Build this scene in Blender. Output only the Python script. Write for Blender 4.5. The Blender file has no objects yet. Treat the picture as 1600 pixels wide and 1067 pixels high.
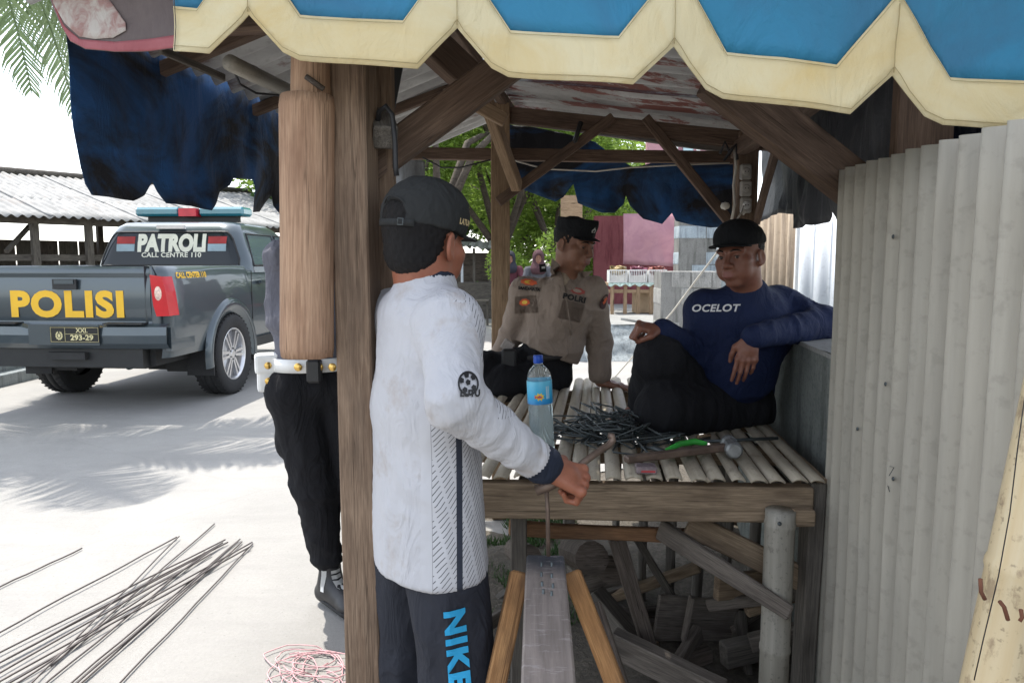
import bpy, bmesh, math, random
import numpy as np
from mathutils import Vector, Matrix, noise
from mathutils.bvhtree import BVHTree
from mathutils.geometry import tessellate_polygon
V = Vector
sc = bpy.context.scene
COL = sc.collection
# ------------------------------------------------------------------ camera, sky, sun, exposure
CAMH = 1.40
PITCH = math.atan(123.5/1150)
cam_d = bpy.data.cameras.new('camera'); cam = bpy.data.objects.new('camera', cam_d); COL.objects.link(cam)
cam.location = (0, 0, CAMH); cam.rotation_euler = (math.pi/2-PITCH, 0, 0)
cam_d.sensor_width = 36; cam_d.lens = 36*1150/1600; cam_d.clip_start = 0.05; cam_d.clip_end = 2000
sc.camera = cam
SUN_EL, SUN_AZ = math.radians(67), math.radians(-50)      # azimuth measured from +Y (ahead), positive to the right
w = bpy.data.worlds.new('World'); sc.world = w; w.use_nodes = True
nt = w.node_tree; nt.nodes.clear()
sky = nt.nodes.new('ShaderNodeTexSky'); sky.sky_type = 'NISHITA'; sky.sun_disc = False
sky.sun_elevation = SUN_EL; sky.sun_rotation = SUN_AZ; sky.dust_density = 1.0; sky.air_density = 1.0
bg = nt.nodes.new('ShaderNodeBackground'); bg.inputs[1].default_value = 0.15
wo = nt.nodes.new('ShaderNodeOutputWorld')
hs = nt.nodes.new('ShaderNodeHueSaturation'); hs.inputs['Saturation'].default_value = .42
nt.links.new(sky.outputs[0], hs.inputs['Color']); nt.links.new(hs.outputs[0], bg.inputs[0]); nt.links.new(bg.outputs[0], wo.inputs[0])
sl = bpy.data.lights.new('sun', 'SUN'); sl.energy = 2.0; sl.angle = math.radians(0.5); sl.color = (1, .95, .87)
so = bpy.data.objects.new('sun', sl); COL.objects.link(so)
sd = V((math.sin(SUN_AZ)*math.cos(SUN_EL), math.cos(SUN_AZ)*math.cos(SUN_EL), math.sin(SUN_EL)))
so.rotation_euler = sd.to_track_quat('Z', 'Y').to_euler(); so.location = sd*30
sc.view_settings.view_transform = 'Standard'; sc.view_settings.look = 'None'
sc.view_settings.gamma = 1; sc.view_settings.use_curve_mapping = False
sc.view_settings.exposure = 1.75
try: sc.cycles.max_bounces = 8; sc.cycles.diffuse_bounces = 5; sc.cycles.transparent_max_bounces = 8
except Exception: pass

# ------------------------------------------------------------------ helpers
_cp, _sp = math.cos(PITCH), math.sin(PITCH)
def W(px, py, Y):                                        # the point of the place at depth Y along a sight line
    a = (px-800)/1150; b = (533.5-py)/1150
    d = V((a, _cp+b*_sp, -_sp+b*_cp)); return V((0, 0, CAMH))+d*(Y/d.y)
def G(px, py, z=0.0):
    a = (px-800)/1150; b = (533.5-py)/1150
    d = V((a, _cp+b*_sp, -_sp+b*_cp)); return V((0, 0, CAMH))+d*((z-CAMH)/d.z)
HA = math.radians(8)
def H(u, v, z):                                          # hut frame: u to the right, v into the depth
    return V((-.36+u*math.cos(HA)+v*math.sin(HA), 1.7-u*math.sin(HA)+v*math.cos(HA), z))
HU = V((math.cos(HA), -math.sin(HA), 0)); HV = V((math.sin(HA), math.cos(HA), 0)); HZ = V((0, 0, 1))

def tag(o, label=None, cat=None, group=None, kind=None):
    if label: o['label'] = label
    if cat: o['category'] = cat
    if group: o['group'] = group
    if kind: o['kind'] = kind
    return o
def empty(name, loc=(0, 0, 0), rot=None, scale=1, **k):
    o = bpy.data.objects.new(name, None); COL.objects.link(o); o.empty_display_size = .1
    M = Matrix.Translation(V(loc)) @ (rot.to_4x4() if rot else Matrix.Identity(4)) @ Matrix.Scale(scale, 4)
    o.matrix_basis = M; WM[o.name] = M
    return tag(o, **k)
WM = {}
def wm(o): return WM.get(o.name, Matrix.Identity(4)) if o else Matrix.Identity(4)
def mesh(name, vs, fs, mat=None, smooth=False, mats=None, mi=None):
    me = bpy.data.meshes.new(name); me.from_pydata([tuple(v) for v in vs], [], fs)
    for m in (mats or ([mat] if mat else [])): me.materials.append(m)
    if mi is not None: me.polygons.foreach_set('material_index', np.asarray(mi, dtype=np.int32))
    if smooth: me.polygons.foreach_set('use_smooth', np.ones(len(me.polygons), dtype=bool))
    me.update(); return me
def link(name, me, parent=None, M=None, **k):            # M is the world matrix wanted
    o = bpy.data.objects.new(name, me); COL.objects.link(o)
    M = M or Matrix.Identity(4)
    if parent is not None:
        o.parent = parent; o.matrix_basis = wm(parent).inverted() @ M
    else: o.matrix_basis = M
    WM[o.name] = M
    return tag(o, **k)
def part(name, vs, fs, mat, parent=None, smooth=False, **k):   # verts given in world space
    vs = [V(v) for v in vs]
    P = wm(parent)
    if parent is None:
        c = sum(vs, V())/len(vs); c.z = min(v.z for v in vs); P = Matrix.Translation(c)
    Pi = P.inverted()
    return link(name, mesh(name, [Pi @ v for v in vs], fs, mat, smooth), parent, P, **k)
def local(name, vs, fs, mat, parent, smooth=False, **k):  # verts in the parent's own space
    return link(name, mesh(name, vs, fs, mat, smooth), parent, wm(parent), **k)
def frame(p0, p1, up=None):
    x = (p1-p0).normalized(); up = up or V((0, 0, 1))
    if abs(x.dot(up)) > .97: up = V((0, 1, 0))
    y = up.cross(x).normalized(); z = x.cross(y)
    return Matrix(((x.x, y.x, z.x, 0), (x.y, y.y, z.y, 0), (x.z, y.z, z.z, 0), (0, 0, 0, 1)))
RNG = random.Random(7)
def beam_me(L, wy, hz, mat, rough=.0025, seg=None, bev=.004, taper=0):
    """a sawn timber along +x, slightly uneven, with broken edges"""
    n = seg or max(2, int(L/.12)); ox = RNG.random()*50
    vs, fs = [], []
    b = min(bev, wy*.2, hz*.2)
    ring = [(-1, -1, 0, 1), (-1, -1, 1, 0), (1, -1, -1, 0), (1, -1, 0, 1), (1, 1, 0, -1), (1, 1, -1, 0), (-1, 1, 1, 0), (-1, 1, 0, -1)]
    xs = [0, b]+[L*i/n for i in range(1, n)]+[L-b, L]
    for i, x in enumerate(xs):
        sh = (b if i in (0, len(xs)-1) else 0)
        sc_ = 1-taper*x/L
        for j, (sy, sz, dy, dz) in enumerate(ring):
            yy = sy*(wy/2*sc_-sh)+dy*b; zz = sz*(hz/2*sc_-sh)+dz*b
            q = V((x*3+ox, yy*9, zz*9))
            vs.append((x+0*noise.noise(q), yy+rough*noise.noise(q+V((9, 0, 0))), zz+rough*noise.noise(q+V((0, 9, 0)))))
    m = len(xs)
    for i in range(m-1):
        for j in range(8):
            a, c = i*8+j, i*8+(j+1) % 8; fs.append((a, c, c+8, a+8))
    fs.append(tuple(range(7, -1, -1))); fs.append(tuple(range((m-1)*8, m*8)))
    return mesh('timber', vs, fs, mat)
def beam(name, p0, p1, wy, hz, mat, parent=None, up=None, rough=.0025, roll=0, taper=0, **k):
    p0, p1 = V(p0), V(p1); L = (p1-p0).length
    M = Matrix.Translation(p0) @ frame(p0, p1, up) @ Matrix.Rotation(roll, 4, 'X')
    return link(name, beam_me(L, wy, hz, mat, rough, taper=taper), parent, M, **k)
def box(name, c, s, mat, parent=None, R=None, bev=.004, **k):
    bm = bmesh.new(); bmesh.ops.create_cube(bm, size=1)
    bmesh.ops.scale(bm, vec=s, verts=bm.verts)
    if bev: bmesh.ops.bevel(bm, geom=bm.edges[:], offset=min(bev, min(s)*.4), segments=1 if min(s) < .05 else 2, affect='EDGES', profile=.6)
    me = bpy.data.meshes.new(name); bm.to_mesh(me); bm.free(); me.materials.append(mat)
    return link(name, me, parent, Matrix.Translation(V(c)) @ (R.to_4x4() if R else Matrix.Identity(4)), **k)
def tube_vf(pts, r, n=8, cap=True, off=0):
    pts = [V(p) for p in pts]; rs = r if isinstance(r, (list, tuple)) else [r]*len(pts)
    vs, fs = [], []; N = None
    for i, p in enumerate(pts):
        t = ((pts[min(i+1, len(pts)-1)]-p).normalized()+(p-pts[max(i-1, 0)]).normalized())
        t = t.normalized() if t.length > 1e-6 else V((0, 0, 1))
        if N is None: N = t.orthogonal().normalized()
        else:
            N = N-t*N.dot(t); N = N.normalized() if N.length > 1e-6 else t.orthogonal().normalized()
        B = t.cross(N)
        for j in range(n):
            a = 2*math.pi*j/n; vs.append(p+(N*math.cos(a)+B*math.sin(a))*rs[i])
    m = len(pts)
    for i in range(m-1):
        for j in range(n):
            a = off+i*n+j; b = off+i*n+(j+1) % n; fs.append((a, b, b+n, a+n))
    if cap: fs.append(tuple(off+j for j in range(n-1, -1, -1))); fs.append(tuple(off+(m-1)*n+j for j in range(n)))
    return vs, fs
def tube(name, pts, r, mat, parent=None, n=8, smooth=True, **k):
    vs, fs = tube_vf(pts, r, n); return part(name, vs, fs, mat, parent, smooth, **k)
def lathe_vf(prof, n=24):
    vs, fs = [], []
    for (r, z) in prof:
        for j in range(n):
            a = 2*math.pi*j/n; vs.append(V((r*math.cos(a), r*math.sin(a), z)))
    for i in range(len(prof)-1):
        for j in range(n):
            a = i*n+j; b = i*n+(j+1) % n; fs.append((a, b, b+n, a+n))
    return vs, fs
def joinvf(lst):
    vs, fs = [], []
    for a, b in lst:
        o = len(vs); vs += list(a); fs += [tuple(i+o for i in f) for f in b]
    return vs, fs
def slabvf(c, s, R=None):
    c = V(c); out = []
    for x in (-.5, .5):
        for y in (-.5, .5):
            for z in (-.5, .5):
                v = V((x*s[0], y*s[1], z*s[2])); out.append(c+(R @ v if R else v))
    return out, [(0, 1, 3, 2), (4, 6, 7, 5), (0, 4, 5, 1), (2, 3, 7, 6), (0, 2, 6, 4), (1, 5, 7, 3)]
def grid_vf(fn, nu, nv):
    vs = [fn(i/nu, j/nv) for j in range(nv+1) for i in range(nu+1)]
    fs = [(j*(nu+1)+i, j*(nu+1)+i+1, (j+1)*(nu+1)+i+1, (j+1)*(nu+1)+i) for j in range(nv) for i in range(nu)]
    return vs, fs
def extrude_poly(pts2, th):                               # 2D outline -> thick plate in local xy, z 0..th
    n = len(pts2); v = [V((x, y, 0)) for x, y in pts2]+[V((x, y, th)) for x, y in pts2]
    tri = tessellate_polygon([[V((x, y, 0)) for x, y in pts2]])
    fs = [tuple(t) for t in tri]+[tuple(i+n for i in reversed(t)) for t in tri]
    fs += [(i, (i+1) % n, (i+1) % n+n, i+n) for i in range(n)]
    return v, fs

# ------------------------------------------------------------------ materials
class NB:
    def __init__(s, name):
        m = bpy.data.materials.new(name); m.use_nodes = True; s.m = m; s.t = m.node_tree; s.N = s.t.nodes; s.L = s.t.links
        s.b = s.N['Principled BSDF']; s.tc = s.N.new('ShaderNodeTexCoord')
    def map(s, scale=(1, 1, 1), rot=(0, 0, 0), src='Object', loc=(0, 0, 0)):
        n = s.N.new('ShaderNodeMapping'); n.inputs['Scale'].default_value = scale; n.inputs['Rotation'].default_value = rot; n.inputs['Location'].default_value = loc
        s.L.new(s.tc.outputs[src], n.inputs[0]); return n.outputs[0]
    def noise(s, vec, scale=5, detail=4, rough=.55, dist=0):
        n = s.N.new('ShaderNodeTexNoise'); n.inputs['Scale'].default_value = scale; n.inputs['Detail'].default_value = detail
        n.inputs['Roughness'].default_value = rough; n.inputs['Distortion'].default_value = dist
        s.L.new(vec, n.inputs['Vector']); return n.outputs['Fac']
    def vor(s, vec, scale=5, feat='F1', out='Distance'):
        n = s.N.new('ShaderNodeTexVoronoi'); n.feature = feat; n.inputs['Scale'].default_value = scale
        s.L.new(vec, n.inputs['Vector']); return n.outputs[out]
    def ramp(s, fac, stops, interp='LINEAR'):
        n = s.N.new('ShaderNodeValToRGB'); n.color_ramp.interpolation = interp; e = n.color_ramp.elements
        while len(e) < len(stops): e.new(.5)
        for i, (p, c) in enumerate(stops):
            e[i].position = p; e[i].color = (*c, 1) if isinstance(c, (tuple, list)) else (c, c, c, 1)
        s.L.new(fac, n.inputs[0]); return n.outputs[0]
    def mix(s, fac, a, b, mode='MIX'):
        n = s.N.new('ShaderNodeMix'); n.data_type = 'RGBA'; n.blend_type = mode
        for sock, val in ((n.inputs[0], fac), (n.inputs[6], a), (n.inputs[7], b)):
            if hasattr(val, 'is_linked'): s.L.new(val, sock)
            else: sock.default_value = (*val, 1) if isinstance(val, (tuple, list)) else val
        return n.outputs[2]
    def math(s, op, a, b=0.0):
        n = s.N.new('ShaderNodeMath'); n.operation = op
        for i, v in enumerate((a, b)):
            if hasattr(v, 'is_linked'): s.L.new(v, n.inputs[i])
            else: n.inputs[i].default_value = v
        return n.outputs[0]
    def rnd(s):
        n = s.N.new('ShaderNodeObjectInfo'); return n.outputs['Random']
    def col(s, c):
        if hasattr(c, 'is_linked'): s.L.new(c, s.b.inputs['Base Color'])
        else: s.b.inputs['Base Color'].default_value = (*c, 1)
    def set(s, **k):
        for a, v in k.items():
            i = s.b.inputs[a.replace('_', ' ')]
            if hasattr(v, 'is_linked'): s.L.new(v, i)
            else: i.default_value = v
    def bump(s, h, dist=.002, strength=1):
        n = s.N.new('ShaderNodeBump'); n.inputs['Distance'].default_value = dist; n.inputs['Strength'].default_value = strength
        s.L.new(h, n.inputs['Height']); s.L.new(n.outputs[0], s.b.inputs['Normal'])
def objvec(b, scale):
    """object coordinates shifted by a random amount for every object, so alike pieces differ"""
    v = b.map(scale); r = b.rnd(); n = b.N.new('ShaderNodeVectorMath'); n.operation = 'ADD'
    c = b.N.new('ShaderNodeCombineXYZ'); m = b.math('MULTIPLY', r, 37.0)
    for i in range(3): b.L.new(m, c.inputs[i])
    b.L.new(v, n.inputs[0]); b.L.new(c.outputs[0], n.inputs[1]); return n.outputs[0]
def wood(name, c1, c2, c3=None, stain=.5, rough=.8, gs=1.0):
    b = NB(name); v = objvec(b, (2.6*gs, 26*gs, 26*gs)); g = b.noise(v, 2.2, 7, .68, .8)
    fine = b.noise(objvec(b, (6*gs, 160*gs, 160*gs)), 2, 3, .6)
    base = b.ramp(g, [(.28, c1), (.5, tuple((x+y)/2 for x, y in zip(c1, c2))), (.74, c2)])
    base = b.mix(b.ramp(fine, [(.35, .55), (.65, 0.0)]), base, tuple(x*.45 for x in c1))
    big = b.noise(objvec(b, (2.2, 7, 7)), 1.7, 4, .6)
    base = b.mix(b.ramp(big, [(.46, 0.0), (.68, stain)]), base, c3 or tuple(x*.4 for x in c1))
    kn = b.vor(objvec(b, (2.2, 9, 9)), 1.0); base = b.mix(b.ramp(kn, [(.07, .85), (.17, 0.0)]), base, tuple(x*.28 for x in c1))
    ck = b.noise(objvec(b, (1.1, 46, 46)), 1.6, 3, .5, .3); ckr = b.ramp(ck, [(.60, 0.0), (.625, .8), (.65, 0.0)]); base = b.mix(ckr, base, tuple(x*.3 for x in c1))
    base = b.mix(b.math('MULTIPLY', b.rnd(), .28), base, tuple(x*.6 for x in c1))
    b.col(base); b.set(Roughness=rough); b.set(Specular_IOR_Level=.25)
    h = b.math('ADD', b.math('MULTIPLY', g, .6), b.math('MULTIPLY', fine, .5)); b.bump(h, .004, .8)
    return b.m
def plain(name, c, rough=.6, metal=0, var=.15, vs=8, bumpd=0, bs=60, spec=.4, **k):
    b = NB(name); n = b.noise(objvec(b, (1, 1, 1)), vs, 5, .6)
    b.col(b.mix(b.ramp(n, [(.3, 0.0), (.75, 1.0)]), tuple(min(1, x*(1+var)) for x in c), tuple(x*(1-var*1.3) for x in c)))
    b.set(Roughness=rough, Metallic=metal, Specular_IOR_Level=spec)
    if bumpd: b.bump(b.noise(b.map(), bs, 4, .6), bumpd)
    for a, v in k.items(): b.set(**{a: v})
    return b.m
def cloth(name, c, rough=.85, var=.12, weave=900, dirt=None, dirtamt=.4, sheen=.0):
    b = NB(name); v = b.map()
    n = b.noise(v, 6, 5, .6)
    cc = b.mix(b.ramp(n, [(.3, 0.0), (.75, 1.0)]), tuple(min(1, x*(1+var)) for x in c), tuple(x*(1-var) for x in c))
    if dirt: cc = b.mix(b.ramp(b.noise(b.map(loc=(3, 7, 1)), 9, 6, .65), [(.56, 0.0), (.72, dirtamt)]), cc, dirt)
    b.col(cc); b.set(Roughness=rough, Specular_IOR_Level=.2)
    h = b.math('ADD', b.math('MULTIPLY', b.noise(v, weave, 2, .5), .2), b.math('MULTIPLY', b.math('ABSOLUTE', b.math('SUBTRACT', b.noise(b.map((1, 1, .45), rot=(.3, .2, 0)), 13, 3, .55, 1.2), .5)), -5.0))
    b.bump(h, .0045, .7); return b.m
def tarpmat(name, c, c2, trans=.25, sx=(1, 1, 1), amt=(.42, .62), rough=.55, streak=None):
    b = NB(name); v = b.map(sx)
    n = b.noise(v, 3.2, 6, .62, .8)
    cc = b.mix(b.ramp(n, [(amt[0], 0.0), (amt[1], 1.0)]), c, c2)
    if streak: cc = b.mix(b.ramp(b.noise(b.map((9, 9, .8)), 4, 5, .6), [(.55, 0.0), (.75, .5)]), cc, streak)
    b.col(cc); b.set(Roughness=rough, Specular_IOR_Level=.3)
    h = b.math('ADD', b.noise(b.map((1, 1, .5)), 11, 6, .6, .8), b.math('MULTIPLY', b.noise(b.map(), 500, 1, .5), .03)); b.bump(h, .018, .7)
    tr = b.N.new('ShaderNodeBsdfTranslucent'); b.L.new(cc, tr.inputs[0])
    mx = b.N.new('ShaderNodeMixShader'); mx.inputs[0].default_value = trans
    b.L.new(b.b.outputs[0], mx.inputs[1]); b.L.new(tr.outputs[0], mx.inputs[2])
    b.L.new(mx.outputs[0], b.N['Material Output'].inputs[0]); return b.m
def leafmat(name, c1, c2, trans=.4):
    b = NB(name); n = b.N.new('ShaderNodeTexNoise'); g = b.N.new('ShaderNodeNewGeometry')
    n.inputs['Scale'].default_value = 1.3; b.L.new(g.outputs['Position'], n.inputs['Vector'])
    cc = b.mix(b.ramp(n.outputs['Fac'], [(.35, 0.0), (.65, 1.0)]), c1, c2)
    cc = b.mix(b.math('MULTIPLY', g.outputs['Random Per Island'], .5), cc, tuple(x*1.6 for x in c2))
    b.col(cc); b.set(Roughness=.55)
    tr = b.N.new('ShaderNodeBsdfTranslucent'); b.L.new(cc, tr.inputs[0])
    mx = b.N.new('ShaderNodeMixShader'); mx.inputs[0].default_value = trans
    b.L.new(b.b.outputs[0], mx.inputs[1]); b.L.new(tr.outputs[0], mx.inputs[2])
    b.L.new(mx.outputs[0], b.N['Material Output'].inputs[0]); return b.m

M = {}
M['post'] = wood('post_wood', (.155, .10, .066), (.34, .245, .17), (.055, .04, .03), .5)
M['lightwood'] = wood('sawn_wood', (.26, .17, .10), (.46, .33, .21), (.12, .08, .05), .35)
M['brace'] = wood('brace_wood', (.12, .078, .055), (.24, .165, .12), (.06, .04, .03), .6)
M['benchwood'] = wood('bench_wood', (.22, .16, .105), (.45, .34, .23), (.07, .045, .03), .7)
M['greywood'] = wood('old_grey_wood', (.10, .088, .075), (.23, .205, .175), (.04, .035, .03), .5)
M['scrap'] = wood('scrap_wood', (.12, .10, .085), (.27, .235, .20), (.04, .035, .03), .6)
M['orange'] = wood('orange_teak', (.27, .13, .05), (.47, .26, .11), (.08, .045, .025), .8, gs=1.6)
M['log'] = wood('log_wood', (.35, .21, .13), (.58, .39, .26), (.16, .08, .05), .6, gs=.8)
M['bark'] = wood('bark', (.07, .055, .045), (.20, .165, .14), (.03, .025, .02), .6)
M['orangedark'] = wood('rough_reddish_wood', (.20, .10, .05), (.34, .19, .10), (.07, .045, .03), .6)
# ------------------------------------------------------------------ more materials
def bamboomat(name, c1, c2, dark, spots=.6):
    b = NB(name); v = objvec(b, (1.2, 30, 30)); g = b.noise(v, 2, 5, .6)
    base = b.mix(b.ramp(g, [(.3, 0.0), (.7, 1.0)]), c1, c2)
    sp = b.noise(objvec(b, (5, 9, 9)), 4, 7, .7)
    base = b.mix(b.ramp(sp, [(.55, 0.0), (.66, spots)]), base, dark)
    sp2 = b.noise(objvec(b, (40, 40, 40)), 2, 3, .6)
    base = b.mix(b.ramp(sp2, [(.62, 0.0), (.7, spots*.8)]), base, tuple(x*.6 for x in dark))
    base = b.mix(b.math('MULTIPLY', b.rnd(), .35), base, tuple(x*.55 for x in c2))
    b.col(base); b.set(Roughness=.55, Specular_IOR_Level=.35); b.bump(b.math('ADD', g, b.math('MULTIPLY', sp, .4)), .0015, .7); return b.m
M['slat'] = bamboomat('weathered_bamboo', (.54, .48, .38), (.36, .31, .235), (.12, .10, .075), .4)
M['bamboo'] = bamboomat('yellow_bamboo', (.55, .41, .22), (.62, .52, .34), (.22, .14, .08), .8)
M['bamboogrey'] = bamboomat('grey_bamboo', (.36, .34, .29), (.24, .225, .19), (.09, .08, .07), .6)
# road: pale worn concrete
b = NB('road_concrete'); v = b.map()
n1 = b.noise(v, .9, 9, .72, .4); n2 = b.noise(b.map((1, 5, 1)), 1.5, 9, .72); n3 = b.noise(v, 70, 5, .75)
c = b.mix(b.ramp(n1, [(.35, 0.0), (.7, 1.0)]), (.33, .32, .30), (.25, .243, .23))
c = b.mix(b.ramp(n2, [(.5, 0.0), (.75, .45)]), c, (.22, .215, .205))
c = b.mix(b.ramp(n3, [(.4, .3), (.6, 0.0)]), c, (.22, .21, .2))
cr = b.vor(b.map((1, 1, 1)), .35, 'DISTANCE_TO_EDGE'); c = b.mix(b.ramp(cr, [(.0, .10), (.004, 0.0)]), c, (.12, .115, .11))
pb = b.vor(v, 26); c = b.mix(b.ramp(pb, [(.05, .45), (.13, 0.0)]), c, (.16, .15, .14))
b.col(c); b.set(Roughness=.92); b.bump(b.math('ADD', n3, b.math('MULTIPLY', n2, 2.0)), .004, .7); M['road'] = b.m
b = NB('bare_soil'); v = b.map(); n1 = b.noise(v, 1.2, 7, .65); n3 = b.noise(v, 45, 5, .7)
c = b.mix(b.ramp(n1, [(.35, 0.0), (.65, 1.0)]), (.17, .145, .115), (.10, .085, .065)); c = b.mix(b.ramp(n3, [(.45, .5), (.6, 0.0)]), c, (.05, .045, .035))
b.col(c); b.set(Roughness=.95); b.bump(n3, .02, 1); M['soil'] = b.m
def concrete(name, c1, c2, dark, streak=True, bd=.006, sc_=1):
    b = NB(name); v = b.map((sc_, sc_, sc_)); n1 = b.noise(v, 3, 7, .62); n3 = b.noise(v, 70, 4, .6)
    c = b.mix(b.ramp(n1, [(.35, 0.0), (.68, 1.0)]), c1, c2)
    if streak: c = b.mix(b.ramp(b.noise(b.map((7*sc_, 7*sc_, .9*sc_)), 2, 6, .65), [(.48, 0.0), (.68, .75)]), c, dark)
    c = b.mix(b.ramp(n3, [(.38, .35), (.5, 0.0)]), c, dark)
    b.col(c); b.set(Roughness=.9, Specular_IOR_Level=.2); b.bump(b.math('ADD', n3, b.math('MULTIPLY', n1, 2.5)), bd, .8); return b.m
M['wall'] = concrete('plastered_wall', (.19, .205, .19), (.125, .14, .13), (.06, .065, .06))
M['walltop'] = concrete('wall_capping', (.30, .30, .285), (.22, .22, .21), (.12, .11, .10), False)
M['block'] = concrete('old_blocks', (.40, .39, .36), (.26, .255, .24), (.11, .11, .105), True, .02)
M['blockpaint'] = concrete('pale_blue_blocks', (.44, .50, .53), (.32, .38, .42), (.16, .17, .18), True, .02)
M['mortar'] = concrete('mortar', (.24, .235, .22), (.18, .175, .165), (.08, .08, .07))
M['plinth'] = concrete('plinth_concrete', (.36, .39, .40), (.25, .28, .29), (.13, .14, .14), True, .02)
def sheetmat(name, c1, c2, rustc, rust=.5, rr=(.5, .6), metal=.0, rough=.55, stretch=(1, .5, 14), green=None):
    b = NB(name); n1 = b.noise(b.map(stretch), 2, 7, .6); n2 = b.noise(b.map(), 35, 4, .6)
    c = b.mix(b.ramp(n1, [(.35, 0.0), (.65, 1.0)]), c1, c2)
    if rust: c = b.mix(b.ramp(b.noise(b.map(stretch, loc=(4, 1, 2)), 1.6, 9, .72), [(rr[0], 0.0), (rr[1], rust)]), c, rustc)
    c = b.mix(b.ramp(n2, [(.34, .22), (.46, 0.0)]), c, tuple(x*.5 for x in c2))
    if green: c = b.mix(b.ramp(b.noise(b.map((1, 6, 2.2), loc=(1, 2, 3)), 2.3, 6, .65), [(.72, 0.0), (.79, .7)]), c, green)
    b.col(c); b.set(Roughness=rough, Metallic=metal, Specular_IOR_Level=.35); b.bump(n2, .001, .6); return b.m
M['asbestos'] = sheetmat('fibre_cement_sheet', (.36, .335, .28), (.30, .28, .235), (.44, .42, .36), .3, (.5, .75), 0, .85, (14, 14, 1.1), (.05, .055, .04))
M['roofunder'] = sheetmat('galvanised_underside', (.52, .52, .51), (.36, .355, .35), (.21, .065, .05), .92, (.50, .55), .15, .6, (1.3, 7, 1.3))
M['roofunder2'] = sheetmat('galvanised_underside_grey', (.50, .50, .49), (.30, .295, .29), (.17, .085, .07), .7, (.58, .64), .15, .6, (1.6, 7, 1.6))
M['roofwhite'] = sheetmat('pale_roof_sheet', (.30, .30, .29), (.19, .19, .185), (.24, .20, .17), .5, (.56, .66), .0, .7, (1.2, 1.2, 1.2))
M['metalsheet'] = sheetmat('white_metal_sheet', (.62, .65, .68), (.50, .53, .56), (.3, .28, .25), .3, (.6, .7), .2, .5, (9, 9, .6))
M['brownsheet'] = sheetmat('brown_old_sheet', (.33, .27, .20), (.23, .18, .13), (.10, .07, .05), .6, (.5, .6), 0, .8, (9, 9, .6))
M['tarpblue'] = tarpmat('blue_tarpaulin_dirty', (.035, .12, .28), (.024, .025, .031), .28, (.6, .6, 1.1), (.40, .56))
M['tarpnavy'] = tarpmat('dark_tarpaulin', (.035, .038, .045), (.055, .058, .065), .10, (1, 1, 1), (.35, .6), streak=(.16, .16, .17))
M['tarpdark'] = tarpmat('dark_blue_tarpaulin', (.010, .022, .07), (.014, .014, .018), .12, (.5, .5, .8), (.40, .60))
M['valblue'] = tarpmat('sky_blue_canvas', (.045, .26, .44), (.05, .21, .36), .32, (1, 1, 1), (.45, .62))
M['valyellow'] = tarpmat('cream_canvas', (.70, .62, .40), (.66, .52, .25), .22, (1.3, 1.3, 1.6), (.42, .75))
M['banner'] = tarpmat('printed_banner', (.16, .13, .13), (.20, .165, .16), .25, (1, 1, 1))
M['bannerpink'] = tarpmat('banner_pink', (.50, .17, .19), (.42, .13, .15), .3)
M['bannerwhite'] = tarpmat('banner_white', (.62, .58, .54), (.45, .28, .26), .3, (9, 9, 9))
M['pinkcloth'] = tarpmat('pink_cloth', (.58, .33, .37), (.50, .27, .32), .35, (1, 1, 1))
M['greycloth'] = tarpmat('grey_cloth', (.24, .25, .26), (.14, .145, .15), .15, (6, 6, 1))
M['stitch'] = plain('thread', (.05, .045, .04)); M['seam'] = plain('seam_thread', (.35, .28, .14))
M['black'] = plain('black_plastic', (.015, .015, .016), .45); M['rubber'] = plain('rubber', (.022, .022, .023), .8, bumpd=.001)
M['iron'] = plain('dark_steel', (.085, .098, .10), .45, .6, bs=200, bumpd=.0005)
M['rebar'] = plain('rusty_bar', (.12, .105, .10), .6, .5); M['rust'] = plain('rust', (.15, .06, .035), .9, .1, .4)
M['toolsteel'] = plain('brown_tool_steel', (.16, .115, .09), .5, .4, .3, 25)
M['wire'] = plain('black_cable', (.02, .02, .022), .5); M['whitewire'] = plain('white_cable', (.55, .52, .46), .5)
M['white'] = plain('white_plastic', (.72, .72, .70), .4); M['socket'] = plain('grubby_socket', (.42, .40, .36), .45, var=.25)
M['pink'] = plain('pink_string', (.55, .33, .34), .6); M['gold'] = plain('brass', (.65, .42, .12), .3, .9)
M['paint'] = plain('truck_paint', (.060, .078, .090), .28, .35, .05, 2, spec=.5, Coat_Weight=.6)
M['blackpaint'] = plain('truck_black', (.02, .021, .022), .5); M['under'] = plain('underside', (.03, .03, .03), .8)
M['yellow'] = plain('yellow_vinyl', (.82, .48, .03), .45, var=.05); M['vinylwhite'] = plain('reflective_vinyl', (.74, .72, .60), .4, var=.1)
M['platetext'] = plain('plate_text', (.62, .55, .30), .5)
M['stickred'] = plain('sticker_red', (.60, .08, .08), .5); M['stickblue'] = plain('sticker_blue', (.55, .70, .78), .5)
M['red'] = plain('tail_lens_red', (.55, .01, .02), .12, 0, .1, Coat_Weight=1.0); M['amber'] = plain('lens_clear', (.75, .55, .45), .15, 0, .35, 60)
M['teal'] = plain('light_bar_blue', (.01, .16, .22), .15, 0, .1, Coat_Weight=1.0); M['alloy'] = plain('alloy', (.62, .62, .63), .3, .85)
M['green'] = plain('green_plastic', (.05, .42, .06), .4); M['greendark'] = plain('green_rubber', (.01, .12, .06), .5)
M['hammer'] = plain('hammer_steel', (.26, .27, .27), .45, .6, .3, 30)
g = NB('tinted_glass'); g.col((.012, .016, .02)); g.set(Roughness=.05, Specular_IOR_Level=.35); M['glass'] = g.m
g = NB('side_glass'); g.col((.25, .33, .35)); g.set(Roughness=.08, Metallic=.6, Specular_IOR_Level=.8); M['sideglass'] = g.m
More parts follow.
